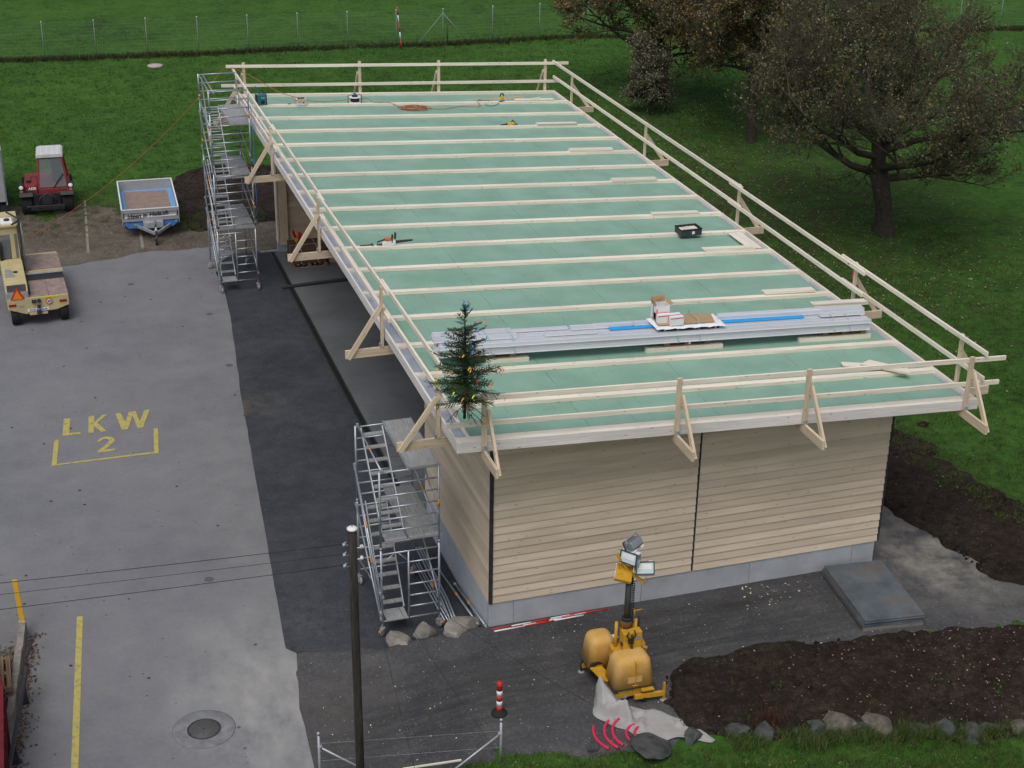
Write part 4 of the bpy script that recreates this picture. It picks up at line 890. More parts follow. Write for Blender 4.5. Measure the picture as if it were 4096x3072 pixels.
mb = MB(); mb.tube([(-.09, 0, .18), (-.06, 0, .27), (.05, 0, .27), (.09, 0, .17)], .022, 8); mb.box(-.12, .12, -.05, .05, 0, .012); mb.build('handle', M['black'], e)
cord('cable', [(9.2, 26.2, zp(9.2, 26.2)), (9.0, 26.0, g_(9, 26)+.01), (8.75, 25.85, g_(8.8, 26)), (8.6, 26.05, g_(8.6, 26)), (8.8, 26.35, zp(8.8, 26.3)), (8.5, 26.6, g_(8.5, 26.5)), (8.7, 26.9, g_(8.7, 26.5))], 'black jigsaw cable curled on the far purlin', r=.009, m=M['black'])
def drill(loc, rot, label):
    e = empty('cordless_drill', loc, rot, label, 'power tool')
    mb = MB(); mb.box(-.12, .12, -.04, .04, .0, .09); mb.box(.03, .13, -.04, .04, .0, .05); mb.build('body', mat('tool_yellow_b', (.72, .42, .03), .5), e, bevel=.015)
    mb = MB(); mb.tube([(-.12, 0, .045), (-.38, .02, .02)], [.03, .012], 8); mb.box(.08, .24, -.03, .03, .0, .03); mb.tube([(.02, 0, .08), (.08, .06, .14), (.18, .06, .06)], .02, 6); mb.build('handle', M['black'], e)
drill((8.55, 23.02, rz(8.5, 23)), .05, 'yellow nail gun lying on a purlin near the far right of the roof')
e = empty('chainsaw', (1.50, 11.52, rz(1.5, 11.5)), .08, 'orange and white battery chainsaw lying on the purlin above the left eave', 'chainsaw')
mb = MB(); mb.box(-.20, .16, -.07, .07, .0, .13); mb.build('body', M['white'], e, bevel=.025)
mb = MB(); mb.box(-.12, .04, -.065, .065, .13, .21); mb.build('battery_cover', mat('saw_orange', (.72, .14, .03), .5), e, bevel=.02)
mb = MB(); mb.tube([(-.19, 0, .05), (-.34, 0, .06), (-.32, 0, .13), (-.13, 0, .17)], .02, 8); mb.tube([(.05, -.07, .10), (.08, -.05, .27), (.10, .06, .27), (.08, .07, .10)], .015, 8); mb.beam((.15, 0, .16), (.17, 0, .33), .12, .015); mb.build('handle', M['black'], e)
mb = MB(); mb.prism([(.16, .03), (.62, .045), (.66, .07), (.62, .095), (.16, .11)], -.006, .006, 'y'); mb.build('guide_bar', M['dark'], e)
e = empty('hammer', (.92, 11.55, rz(.9, 11.5)), .03, 'black handled hammer lying on the purlin left of the chainsaw', 'hammer')
mb = MB(); mb.tube([(-.20, 0, .02), (.12, 0, .015)], .014, 8); mb.build('handle', M['black'], e)
mb = MB(); mb.box(.12, .15, -.07, .07, .0, .035); mb.build('head', M['dark'], e)
# tool hanging on the right rail
e = empty('hanging_tool', (WR-.01, 5.75, 5.9), 0, 'black and red angle grinder hanging on the right guard rail post near the metal profiles', 'power tool')
mb = MB(); mb.tube([(-.08, 0, .12), (.0, 0, .20), (.10, 0, .10)], .05, 8); mb.build('body', M['black'], e)
mb = MB(); mb.box(.06, .16, -.04, .04, -.25, -.08); mb.build('battery', M['red'], e)

# ---- bundle of metal profiles ----
py_ = 3.55
def sloped(x0, x1, y, z, w_, h_, mb):
    mb.beam((x0, y, rz(x0, y)+z), (x1, y, rz(x1, y)+z), w_, h_)
for i, (a_, b_, lb) in enumerate([(1.75, 2.75, 'squared timber bearer under the left end of the metal profiles'), (5.55, 7.45, 'squared timber bearer under the middle of the metal profiles'), (9.42, 11.32, 'squared timber bearer under the right end of the metal profiles')]):
    mb = MB(); sloped(a_, b_, 3.86, -.035, .12, .10, mb); o = mb.build('timber_bearer', M['wood']); tag(o, lb, 'timber', 'timbers carrying the metal profiles')
def pallet(x0, x1, y0, y1, z, label, slope=True, nm='pallet'):
    e = empty(nm, ((x0+x1)/2, (y0+y1)/2, z), 0, label, 'pallet')
    if slope: e.rotation_euler = (0, math.atan(.0512), 0)
    wx = (x1-x0)/2; wy = (y1-y0)/2
    for k in range(3):
        y = -wy+.05+k*(2*wy-.1)/2; mb = MB(); mb.box(-wx, wx, y-.05, y+.05, 0, .02); mb.build('bottom_board', M['oldwood'], e)
        for q in range(3): x = -wx+.07+q*(2*wx-.14)/2; mb = MB(); mb.box(x-.07, x+.07, y-.05, y+.05, .02, .098); mb.build('block', M['oldwood'], e)
    for k in range(7): x = -wx+.05+k*(2*wx-.1)/6; mb = MB(); mb.box(x-.045, x+.045, -wy, wy, .098, .12); mb.build('top_board', M['oldwood'], e)
    return e
pallet(1.30, 2.45, 3.85, 4.6, rz(1.9, 4)+.02, 'old wooden pallet under the left end of the metal profiles behind the spruce')
pp = pallet(6.0, 7.15, 3.85, 4.65, rz(6.5, 4)+.02, 'old wooden pallet with a white label under the middle of the metal profiles')
mb = MB(); mb.box(.02, .08, -.405, -.401, .03, .09); mb.build('label', M['white'], pp)
pallet(10.05, 11.2, 3.85, 4.6, rz(10.6, 4)+.02, 'old wooden pallet under the right end of the metal profiles')
e = empty('metal_profile_bundle', (5.95, 4.12, rz(5.95, 4.12)), 0, 'long strapped bundle of silver metal profiles on pallets across the front part of the roof', 'metal profiles')
e.rotation_euler = (0, math.atan(.0512), 0); bun = e
M['prof'] = mat('galvanised_profile', (.74, .76, .80), .42, .4, var=.06, vscale=1.5, stretch=(.3, 6, 6))
def profile(x0, x1, y, z, w_=.125, h_=.075, m=None, name='profile'):
    mb = MB(); t = .004
    pr = [(y-w_/2-.02, z), (y-w_/2-.02, z+.008), (y-w_/2, z+.008), (y-w_/2+.012, z+h_), (y-w_*.12, z+h_), (y-w_*.1, z+h_-.012), (y+w_*.1, z+h_-.012), (y+w_*.12, z+h_), (y+w_/2-.012, z+h_), (y+w_/2, z+.008), (y+w_/2+.02, z+.008), (y+w_/2+.02, z)]
    mb.prism(pr, x0, x1, 'x'); return mb.build(name, m or M['prof'], e)
for r_ in range(5):
    for k in range(3):
        y = -.27+r_*.145+.03*(k == 1); z = .142+k*.085
        profile(-5.35+random.uniform(-.05, .10)+.05*r_, 5.32+random.uniform(-.12, .04), y, z)
profile(-5.35, -3.45, -.05, .402); profile(-5.33, -3.40, .12, .402); profile(-5.28, -3.48, .27, .402)
profile(-2.1, -.6, .20, .402); profile(-3.9, -2.15, .26, .402, .10, .05); profile(-.55, 4.6, .24, .402); profile(-2.8, -1.55, -.08, .402, .09, .06)
profile(4.2, 5.35, .16, .44); profile(4.1, 5.28, .02, .42); profile(-1.5, 3.9, .29, .40, .10, .06); profile(1.6, 5.4, .33, .42)
profile(-1.2, .0, .05, .405, .10, .035, M['bluefilm'], 'blue_filmed_profile'); profile(1.42, 3.7, .06, .405, .10, .035, M['bluefilm'], 'blue_filmed_profile')
# serrated edges of the perforated lips
mb = MB()
for k in range(300):
    x = -5.2+k*.035; mb.box(x, x+.018, -.358, -.350, .226, .236); mb.box(x, x+.018, -.358, -.350, .143, .152)
q = mb.build('perforated_lip', M['white'], e)
for x in (-4.1, -3.55, .35+.0, .88, 4.35, 4.75):
    top = .48 if abs(x) > 2 else .64
    mb = MB(); mb.tube([(x+.02, -.30, .10), (x, -.375, .14), (x-.01, -.365, .22), (x-.03, -.20, top), (x-.02, .36, top-.01), (x, .42, .2)], .008, 5); mb.build('strap', M['strap'], e)
# package in the middle
pk = empty('wrapped_package', (6.62, 4.10, rz(6.62, 4.1)), 0, 'black boards wrapped in white film under a brown cardboard sheet on the metal profiles', 'package')
pk.rotation_euler = (0, math.atan(.0512), 0)
mb = MB(); mb.box(-.72, .72, -.22, .30, .318, .50); mb.build('black_board', M['black'], pk)
for x in (-.66, .60):
    mb = MB(); mb.box(x, x+.04, -.235, -.222, .318, .49); mb.build('clip', M['galv'], pk)
mb = MB()
nx_, ny_ = 24, 10; V_ = []
for j in range(ny_+1):
    for i in range(nx_+1):
        x = -.86+i*1.72/nx_; y = -.30+j*.70/ny_; ed = max(abs(x)/.86, abs(y-.05)/.35)
        z = .515+.012*math.sin(i*1.3)*math.cos(j*1.1)-(.045 if ed > .93 else 0)+random.uniform(-.006, .006)
        V_.append((x, y, z))
for j in range(ny_):
    for i in range(nx_):
        a_ = j*(nx_+1)+i; mb.v; mb.poly([V_[a_], V_[a_+1], V_[a_+nx_+2], V_[a_+nx_+1]])
mb.build('plastic_film', M['sheet'], pk, fixn=False)
mb = MB(); mb.prism([(-.80, -.22), (.60, -.20), (.72, .28), (.35, .38), (-.78, .20)], .533, .540, 'z'); mb.build('cardboard_sheet', M['cardboard'], pk)
def carton(loc, s, label, open_=False, rot=0):
    c = empty('carton', loc, rot, label, 'carton', 'white cartons on the metal profiles'); a_, b_, h_ = s
    mb = MB()
    if not open_: mb.box(-a_, a_, -b_, b_, 0, h_)
    else:
        mb.box(-a_, a_, -b_, b_, 0, .01); mb.box(-a_, a_, -b_, -b_+.008, .01, h_); mb.box(-a_, a_, b_-.008, b_, .01, h_); mb.box(-a_, -a_+.008, -b_+.008, b_-.008, .01, h_); mb.box(a_-.008, a_, -b_+.008, b_-.008, .01, h_)
    mb.build('box', M['white'], c)
    mb = MB(); mb.box(-a_-.001, -a_-.0005, -.02, .02, 0, h_); mb.box(-a_, a_, -b_-.0015, -b_-.0005, h_*.80, h_*.90) if not open_ else mb.box(-a_*.9, -a_*.75, -b_-.0015, -b_-.0005, 0, h_*.8); mb.box(-a_, a_, -.018, .018, h_+.0005, h_+.0015) if not open_ else None; mb.build('tape', M['red'], c)
    if open_:
        mb = MB(); mb.beam((-a_, 0, h_), (-a_-.02, 0, h_+.11), b_*2, .006); mb.beam((0, b_, h_), (0, b_+.03, h_+.13), a_*2, .006); mb.beam((a_, 0, h_), (a_+.09, 0, h_+.05), b_*2, .006); mb.build('flap', M['cardboard'], c)
        mb = MB(); mb.tube([(-.06, .08, h_+.05), (0, .1, h_+.13), (.08, .08, h_+.1)], .012, 6); mb.build('orange_tab', M['orange'], c)
    return c
zc = .535
carton((6.28, 3.98, rz(6.28, 4)+zc), (.16, .14, .20), 'closed white carton with red tape, front right one on the cardboard sheet')
carton((6.03, 4.14, rz(6.0, 4)+zc), (.15, .13, .20), 'white carton with red tape behind the front one')
carton((6.05, 4.30, rz(6.05, 4.3)+zc+.03), (.17, .14, .33), 'open white carton with brown flaps, tallest of the three on the package', True)
planks(10.15, 11.62, 4.72-.0, 3, 'pile of pale boards lying on the back of the metal profiles').location.z += .44

# ---------------- little spruce at the corner ----------------
rs_ = np.random.default_rng(21)
sp = empty('spruce_top', (.08, -.24, 6.50), 0, 'little decorated topping out spruce with coloured ribbons tied to the front left roof corner', 'tree')
mb = MB(); mb.tube([(0, .02, -.30), (0, 0, 0), (.01, 0, .9), (0, .01, 1.6), (-.01, 0, 2.05)], [.03, .028, .02, .012, .004], 7); mb.build('trunk', M['bark'], sp)
M['needle'] = mat('spruce_needles', (.022, .055, .020), .7, col2=(.045, .095, .032), vscale=9)
NV = []; NF = []; BR = MB(); ends = []
def spray(p, d, L_, wd):
    """a twig: flat spray of needles along a line"""
    n_ = max(4, int(L_/.009)); d = d.normalized(); s_ = d.cross(Vector((0, 0, 1)))
    if s_.length < .1: s_ = Vector((1, 0, 0))
    s_.normalize(); u_ = s_.cross(d)
    for i in range(n_):
        q = p+d*(L_*i/n_); ln = wd*(1-.35*i/n_)*random.uniform(.7, 1.2)
        for sg in (-1, 1):
            dr = (d*.75+s_*sg*random.uniform(.5, 1)+u_*random.uniform(-.5, .7)).normalized()
            b = len(NV); w2 = u_.cross(dr).normalized()*.0062 if True else 0
            NV.extend([tuple(q-w2), tuple(q+w2), tuple(q+dr*ln)]); NF.append((b, b+1, b+2))
for k in range(112):
    t = (k+random.random())/112; z = .02+1.95*t
    if t > .78 and random.random() < .45: continue
    rad = .69*(1-t)**.60*random.uniform(.5, 1.2)+.05
    if t < .08: rad *= .8
    a_ = k*2.399+random.uniform(-.3, .3)
    up = .30*t+random.uniform(-.12, .15)+(.7 if t > .9 else 0)
    d = Vector((math.cos(a_), math.sin(a_), up)); p = Vector((0, 0, z)); nseg = max(3, int(rad/.06)); pts = [p.copy()]
    for i in range(nseg):
        d2 = d.copy(); d2.z += -.45*(i/nseg)*(1-t)+ (.5*(i/nseg)**2 if t < .6 else .35*(i/nseg)); d2.normalize(); p = p+d2*(rad/nseg); pts.append(p.copy())
    BR.tube(pts, [.007*(1-t*.5)]*len(pts), 4)
    ends.append((pts[-1], t)); ends.append((pts[len(pts)//2], t))
    for i in range(1, len(pts)):
        dd = (pts[i]-pts[i-1]); spray(pts[i-1], dd, dd.length, .036)
        if i >= 1 and i < len(pts):
            for sg in (-1, 1):
                sd_ = dd.normalized().cross(Vector((0, 0, 1))).normalized()*sg
                spray(pts[i-1], dd.normalized()*.8+sd_*.8+Vector((0, 0, random.uniform(-.25, .15))), rad*.42*(1-.6*i/len(pts))*random.uniform(.6, 1.2)+.03, .032)
for a_, z in ((.2, -.05), (-.5, -.15), (.9, -.2), (2.6, -.1)):
    pts = [Vector((0, 0, z+.1)), Vector((math.cos(a_)*.2, -.03+math.sin(a_)*.1, z-.05)), Vector((math.cos(a_)*.42, math.sin(a_)*.15, z-.28))]
    BR.tube(pts, .006, 4)
    for i in (1, 2):
        dd = pts[i]-pts[i-1]; spray(pts[i-1], dd, dd.length, .025)
        for q in range(4): spray(pts[i-1].lerp(pts[i], q/4), Vector((random.uniform(-.5, .9), random.uniform(-.4, .4), -.8)), .13, .022)
for dx_, ln_ in ((.06, .22), (-.10, .16)):
    A_ = Vector((0, 0, 1.82)); dd = Vector((dx_, 0, ln_)); BR.tube([A_, A_+dd], .005, 4); spray(A_, dd, dd.length, .03)
BR.build('branches', M['twig'], sp)
nf = np_mesh('needles', NV, NF, M['needle'], parent=sp); nf['kind'] = 'stuff'
rc = [mat('ribbon_blue', (.02, .22, .62), .6), mat('ribbon_red', (.60, .02, .04), .6), mat('ribbon_yellow', (.72, .72, .06), .6), mat('ribbon_orange', (.78, .28, .05), .6)]
random.seed(5)
for k in range(54):
    pnt, t = random.choice(ends)
    ci = 0 if ((t > .6 and random.random() < .6) or random.random() < .12) else random.choice([1, 2, 3, 2, 3])
    p = pnt*1.05+Vector((random.uniform(-.03, .03), -.06-random.random()*.05, .03)); mb = MB(); s_ = [(0, 0, 0)]
    x = 0; z = 0; ph = random.uniform(0, 6); Lk = random.randint(5, 9); pts = []
    for i in range(Lk): pts.append((x+.022*math.sin(ph+i*.9), -.01*math.cos(ph+i), z-.018*i))
    for i in range(Lk-1):
        a_, b_ = Vector(pts[i])+p, Vector(pts[i+1])+p; wv = Vector((.009*math.cos(i*.8+ph), .007, .007*math.sin(i*.8+ph)+.004)); mb.poly([a_-wv, a_+wv, b_+wv, b_-wv])
    mb.build('ribbon', rc[ci], sp, fixn=False)

# ---------------- utility pole and wires ----------------
up_ = empty('utility_pole', (-2.82, -3.36, 0), 0, 'dark weathered wooden utility pole with a white metal cap in the foreground', 'utility pole')
mb = MB(); mb.tube([(.02, 0, -1.5), (.01, 0, 2), (0, 0, 4.5), (0, 0, 6.0)], [.080, .078, .075, .073], 20); mb.build('pole', M['polewood'], up_)
mb = MB(); mb.lathe((0, 0, 6.0), [(.090, -.02), (.090, .012), (.04, .03), (0, .032)], n=24); mb.build('cap', M['white'], up_)
mb = MB(); mb.cyl((0, 0), .008, 6.03, 6.05, 8); mb.build('cap_screw', M['black'], up_)
for z in (5.70, 5.50, 5.28):
    mb = MB(); mb.tube([(-.07, -.02, z), (-.14, -.02, z), (-.15, -.02, z+.05), (-.11, -.02, z+.07)], .01, 6); mb.lathe((-.15, -.02, z), [(.03, -.01), (.036, .03), (.02, .05)], n=10); mb.build('hook', M['galv'], up_)
for z in (5.62, 5.40):
    mb = MB(); mb.tube([(.07, -.02, z), (.14, -.03, z), (.15, -.03, z+.05)], .01, 6); mb.lathe((.15, -.03, z), [(.03, -.01), (.036, .03), (.02, .05)], n=10); mb.build('insulator', M['sheet'], up_)
def wire(A, B, sag, label, r=.006, grp=None):
    P = []; A = Vector(A); B = Vector(B)
    for i in range(13):
        t = i/12; q = A.lerp(B, t); q.z -= sag*4*t*(1-t); P.append(q)
    mb = MB(); mb.tube(P, r, 5); o = mb.build('overhead_wire', M['black']); tag(o, label, 'wire', grp)
gw = 'wires strung from the wooden pole'
wire((-2.96, -3.38, 5.73), (-14.2, -3.4, 6.28), .05, 'uppermost of the three wires running left from the pole over the asphalt', .0055, gw)
wire((-2.96, -3.38, 5.54), (-14.2, -3.4, 6.05), .05, 'middle of the three wires running left from the pole over the asphalt', .004, gw)
wire((-2.96, -3.38, 5.32), (-14.2, -3.4, 5.72), .05, 'lowest of the three wires running left from the pole over the asphalt', .0055, gw)
wire((-2.68, -3.40, 5.68), (-3.35, -10.2, 5.48), .12, 'thin wire from the pole towards the viewer, leftmost of the three', .0035, gw)
wire((-2.67, -3.40, 5.60), (-1.85, -10.2, 5.35), .12, 'thin wire from the pole towards the viewer, middle of the three', .0035, gw)
wire((-2.67, -3.40, 5.46), (-1.10, -10.2, 6.85), .1, 'thin wire rising from the pole to the lower right of the view', .0035, gw)
cord('cable', [(-.25, 27.85, 6.55), (-1.2, 28.0, 5.5), (-2.6, 28.45, 4.0), (-4.4, 29.2, 2.3), (-6.2, 29.9, .9), (-7.4, 30.3, .14)], 'orange cable running from the far roof corner down across the meadow to the left', r=.009)

# ---------------- bollard, posts, foreground ----------------
e = empty('delineator_post', (.38, -1.72, .335), 0, 'red and white reflective traffic post on a black rubber foot', 'traffic post')
mb = MB(); mb.lathe((0, 0, 0), [(.165, 0), (.16, .02), (.09, .05), (.06, .075), (0, .075)], n=24); mb.build('foot', M['rubber'], e)
zs = [.06, .19, .31, .43, .555, .72]
for i in range(5):
    mb = MB(); mb.lathe((0, 0, 0), [(.058, zs[i]+.001), (.058, zs[i+1])]+([(.052, .745), (0, .748)] if i == 4 else []), n=22); mb.build('band', M['red'] if i % 2 == 0 else M['white'], e)
mb = MB(); mb.lathe((0, 0, 0), [(.060, .66), (.060, .70)], n=22); mb.build('collar', M['red'], e)
def fpost(loc, h, bd, label):
    e = empty('steel_fence_post', loc, 0, label, 'fence post', 'galvanised posts in the foreground')
    mb = MB(); mb.tube([(0, 0, -.3), (0, 0, h)], .026, 10); mb.build('post', M['galv'], e)
    mb = MB(); mb.lathe((0, 0, h), [(.034, -.03), (.034, .01), (.02, .03), (0, .034)], n=12); mb.build('cap', M['alu'], e)
    mb = MB(); mb.tube([(bd*.02, 0, h-.32), (bd*1.25, -.08, -.15)], .02, 8); mb.build('strut', M['galv'], e)
    mb = MB(); mb.lathe((bd*.03, 0, h-.34), [(.03, 0), (.03, .06)], n=10); mb.build('clamp', M['galv'], e)
fpost((-3.38, -2.42, .0), 1.18, 1, 'galvanised fence post with a strut just left of the wooden pole')
fpost((-.03, -3.10, .3), .95, -1, 'galvanised fence post with a strut below the red and white traffic post')
for k, (a_, b_) in enumerate([((-3.38, -2.42, .95), (-.03, -3.1, 1.0)), ((-3.38, -2.42, .55), (-.03, -3.1, .62))]):
    mb = MB(); mb.tube([a_, b_], .0010, 4); o = mb.build('fence_wire', M['galv']); tag(o, ['upper', 'lower'][k]+' thin wire stretched between the two galvanised foreground posts', 'wire')
mb = MB(); mb.beam((-1.85, -2.72, .24), (-.75, -2.90, .33), .03, .03); o = mb.build('white_lath', M['board']); tag(o, 'pale yellowish white lath lying at the edge of the foreground grass', 'lath')

# yellow post, low wall, rail, skip at the lower left
e = empty('leaning_post', (-8.52, 4.35, .33), 0, 'yellow steel post leaning slightly at the end of the low concrete wall', 'post')
mb = MB(); mb.tube([(0, 0, 0), (-.03, .09, .30)], .01, 4); mb.beam((0, 0, .0), (-.045, .12, .98), .10, .06, up=(0, 1, 0)); mb.build('post', M['post_y'], e)
mb = MB(); mb.box(-.075, .075, -.06, .06, -.02, .012); mb.build('base_plate', M['galv'], e)
wl = empty('low_wall', (0, 0, 0), 0, 'low wall of grey concrete planks along the left edge of the asphalt', 'wall')
ys = [4.42, 3.35, 2.3, 1.15, .05, -1.1, -2.3, -3.6, -5.0]
for i, (a_, b_) in enumerate(zip(ys, ys[1:])):
    xa = -8.51-(4.42-a_)*.093; xb = -8.51-(4.42-b_)*.093; off = -.02*i
    mb = MB(); mb.beam((xa+off, a_, .16), (xb+off, b_+.004, .16), .14, .36+.02*(i % 2)); mb.build('concrete_plank', M['edging'], wl)
gr = empty('steel_rail', (0, 0, 0), 0, 'grey steel guard rail on blue grey brackets running above the low concrete wall', 'rail')
mb = MB(); mb.beam((-8.48, 2.1, .62), (-8.95, -1.4, .66), .05, .14); mb.beam((-8.95, -1.41, .66), (-9.3, -4.6, .66), .05, .14); mb.build('rail', M['dark'], gr)
for y in (1.75, -.15, -2.0):
    x = -8.52-(2.1-y)*.134; mb = MB(); mb.prism([(x-.10, .0), (x+.06, .0), (x+.02, .62), (x-.02, .62)], y-.03, y+.03, 'y'); mb.build('bracket', M['dark'], gr)
sk = empty('skip_container', (-10.09, -1.2, 0), 0, 'dark red ribbed steel skip cut off by the left edge of the view', 'skip')
mb = MB(); T = 1.5
pro = [(-1.05, .2), (1.00, .2), (1.14, T), (-1.2, T)]
mb.prism([(-1.0, 3.6), (.85, 3.4), (1.14, 1.55), (1.02, -3.6), (-1.2, -3.6)], .15, T-.08, 'z'); mb.build('body', M['skip'], sk)
mb = MB(); R_ = [(.85, 3.45), (1.16, 1.58), (1.05, -3.6)]
for a_, b_ in zip(R_, R_[1:]): mb.beam((a_[0], a_[1], T-.03), (b_[0], b_[1], T-.03), .10, .10)
mb.build('top_rim', M['skip'], sk)
for k in range(9):
    y = 1.2-k*.55; mb = MB(); mb.beam((1.14-(1.55-y)*.0233+.03, y, .2), (1.14-(1.55-y)*.0233+.06, y, T-.08), .10, .07, up=(1, 0, 0)); mb.build('rib', M['skip'], sk)
for k in range(3):
    y = 3.3-k*.55; x = .88+(3.4-y)*.157; mb = MB(); mb.beam((x+.03, y, .2), (x+.05, y, T-.08), .10, .07, up=(1, 0, 0)); mb.build('rib', M['skip'], sk)
pallet(-9.7, -8.79, 1.6, 2.75, .45, 'grey wooden pallet end sticking out between the red skip and the low wall', False)
pallet(-9.7, -8.80, 1.62, 2.78, .30, 'second wooden pallet below the one beside the red skip', False)

# ---------------- stuff: leaves, chips, tufts ----------------
def scatter_quads(name, pts, size, mats, label=None, cat=None, flat=True, seed=1, lift=.012):
    r_ = np.random.default_rng(seed); n_ = len(pts); P = np.asarray(pts, float)
    a_ = r_.uniform(0, 6.28, n_); s_ = size*r_.uniform(.5, 1.3, n_); tilt = r_.uniform(-.5, .5, (n_, 2))
    ux = np.stack([np.cos(a_), np.sin(a_), tilt[:, 0]], 1)*s_[:, None]; uy = np.stack([-np.sin(a_), np.cos(a_), tilt[:, 1]], 1)*s_[:, None]*.6
    P = P+np.array([0, 0, 1])*(lift+r_.uniform(0, .02, n_))[:, None]
    V = np.concatenate([P-ux, P-uy, P+ux, P+uy], 0); i = np.arange(n_); F = np.stack([i, i+n_, i+2*n_, i+3*n_], 1)
    o = np_mesh(name, V, F, mats, mi=r_.integers(0, len(mats), n_)); o['kind'] = 'stuff'
    if label: o['label'] = label
    if cat: o['category'] = cat
    return o
LM = [mat('leaf_pale', (.32, .27, .18), .8), mat('leaf_tan', (.24, .17, .10), .8), mat('leaf_brown', (.10, .065, .038), .8), mat('leaf_ochre', (.17, .14, .05), .8)]
def pts_in(P, n_, seed, base=.04):
    r_ = np.random.default_rng(seed); xs = [p[0] for p in P]; ys = [p[1] for p in P]
    x = r_.uniform(min(xs), max(xs), n_*3); y = r_.uniform(min(ys), max(ys), n_*3); k = inpoly(x, y, P); x, y = x[k][:n_], y[k][:n_]
    return np.stack([x, y, H(x, y)+base], 1)
r_ = np.random.default_rng(77)
lv = []
for cx_, cy_, n_, rr_ in ((22.8, 22.5, 2600, 5.5), (24, 35, 1800, 5), (23, 43, 1500, 6), (19, 28, 1500, 6), (17, 17, 700, 5), (20, 10, 300, 6)):
    a_ = r_.uniform(0, 6.28, n_); q = np.sqrt(r_.uniform(0, 1, n_))*rr_*1.1; lv.append(np.stack([cx_+q*np.cos(a_), cy_+q*np.sin(a_)*1.3, np.zeros(n_)], 1))
lv = np.concatenate(lv); lv = lv[lv[:, 0] > 12.5]; lv[:, 2] = H(lv[:, 0], lv[:, 1])+.05
scatter_quads('fallen_leaves', lv, .034, LM, 'scattered pale fallen leaves on the grass under the orchard trees', 'leaves', seed=2)
q = pts_in(P_soilF, 1500, 5, .10); w_ = (q[:, 0]-4)/11; q = q[np.random.default_rng(4).uniform(0, 1, len(q)) < .10+.9*np.clip(w_, 0, 1)]
scatter_quads('fallen_leaves', q, .022, [LM[0], LM[1], mat('leaf_pink', (.42, .24, .16), .8)], 'small pale leaves strewn over the dark garden bed', 'leaves', seed=3, lift=.02)
q = pts_in(P_soilR, 160, 6, .09); scatter_quads('fallen_leaves', q, .028, LM, 'few pale leaves on the dark soil right of the hall', 'leaves', seed=4)
q = pts_in([(-3.3, -2), (-1, -2.6), (3, -3.4), (4, -1.5), (10, -1.4), (10, .9), (1.2, .9), (-2.9, 1.7)], 330, 7, .03); scatter_quads('wood_chips', q, .016, [M['board'], M['stone'], LM[1]], 'tiny wood chips and stones on the dark forecourt', 'wood chips', seed=5, lift=.002)
q = pts_in([(6.8, .2), (8.6, .3), (8.6, 1.1), (6.8, 1.1)], 60, 8, .035); scatter_quads('wood_chips', q, .028, [M['board'], LM[1]], 'wood chips near the plinth of the front wall', 'wood chips', seed=6, lift=.004)
xs = np.random.default_rng(9); n_ = 520; yy = xs.uniform(-1.5, 4.3, n_); xx = -8.40-(4.3-yy)*.115+np.abs(xs.normal(0, .13, n_)); scatter_quads('fallen_leaves', np.stack([xx, yy, np.zeros(n_)], 1), .035, [LM[2], mat('leaf_dark_red', (.11, .035, .025), .8)], 'brown dry leaves gathered along the low concrete wall', 'leaves', seed=7)
n_ = 260; scatter_quads('fallen_leaves', np.stack([xs.normal(-8.95, .16, n_), xs.normal(3.15, .3, n_), xs.uniform(0, .22, n_)], 1), .05, [LM[2]], 'heap of brown leaves between the low wall and the pallets', 'leaves', seed=8)
q = np.stack([xs.uniform(-3, 8.5, 420), np.zeros(420), np.zeros(420)], 1); q[:, 1] = -3.5-np.clip(q[:, 0], 0, 20)*.27-xs.uniform(0.1, 2.2, 420); q = q[q[:, 0] > -2.5]; q[:, 2] = .62*np.ones(len(q)); scatter_quads('fallen_leaves', q, .022, [LM[1], LM[3]], 'little fallen leaves in the foreground grass', 'leaves', seed=9, lift=.04)
# grass blades
def blades(name, P, hgt, wd, mats, label, seed, spread=.35):
    r_ = np.random.default_rng(seed); n_ = len(P); a_ = r_.uniform(0, 6.28, n_); h_ = hgt*r_.uniform(.5, 1.3, n_)
    dx = np.stack([np.cos(a_), np.sin(a_), np.zeros(n_)], 1)*wd*.5; tip = np.stack([r_.normal(0, spread, n_)*h_, r_.normal(0, spread, n_)*h_, h_], 1)
    V = np.concatenate([P-dx, P+dx, P+tip], 0); i = np.arange(n_); F = np.stack([i, i+n_, i+2*n_], 1)
    o = np_mesh(name, V, F, mats, mi=r_.integers(0, len(mats), n_)); o['kind'] = 'stuff'; o['label'] = label; o['category'] = 'grass'; return o
GM = [mat('blade_green', (.042, .095, .018), .8, spec=.1), mat('blade_dark', (.024, .058, .013), .8, spec=.1), mat('blade_light', (.078, .125, .032), .8, spec=.1), mat('blade_dry', (.15, .14, .06), .9, spec=.1)]
def clump_pts(x, y, n_per, rad, seed, z):
    r_ = np.random.default_rng(seed); m_ = len(x); X_ = np.repeat(x, n_per)+r_.normal(0, rad, m_*n_per); Y_ = np.repeat(y, n_per)+r_.normal(0, rad, m_*n_per); return X_, Y_
def meadow_z(x, y):
    b_ = ss(0, 1.6, (-y-3.2)-(np.clip(x, 0, 20)*.27)+.25*(fbm(x, y, 1.5, 3, 4)-.5))*(x > -3.3)
    return H(x, y)+(fbm(x, y, .55, 4, 3)-.47)*.13+(fbm(x, y, 6, 2, 8)-.4)*.10+b_*.28
# foreground bank
r_ = np.random.default_rng(5); x = r_.uniform(-3.2, 12, 9000); y = -3.15-np.clip(x, 0, 20)*.275-r_.uniform(-.25, 2.6, 9000); X_, Y_ = clump_pts(x, y, 9, .05, 3, 0); P = np.stack([X_, Y_, meadow_z(X_, Y_)-.01], 1)
blades('grass', P, .075, .012, GM, 'short mossy grass of the bank in the foreground', 11)
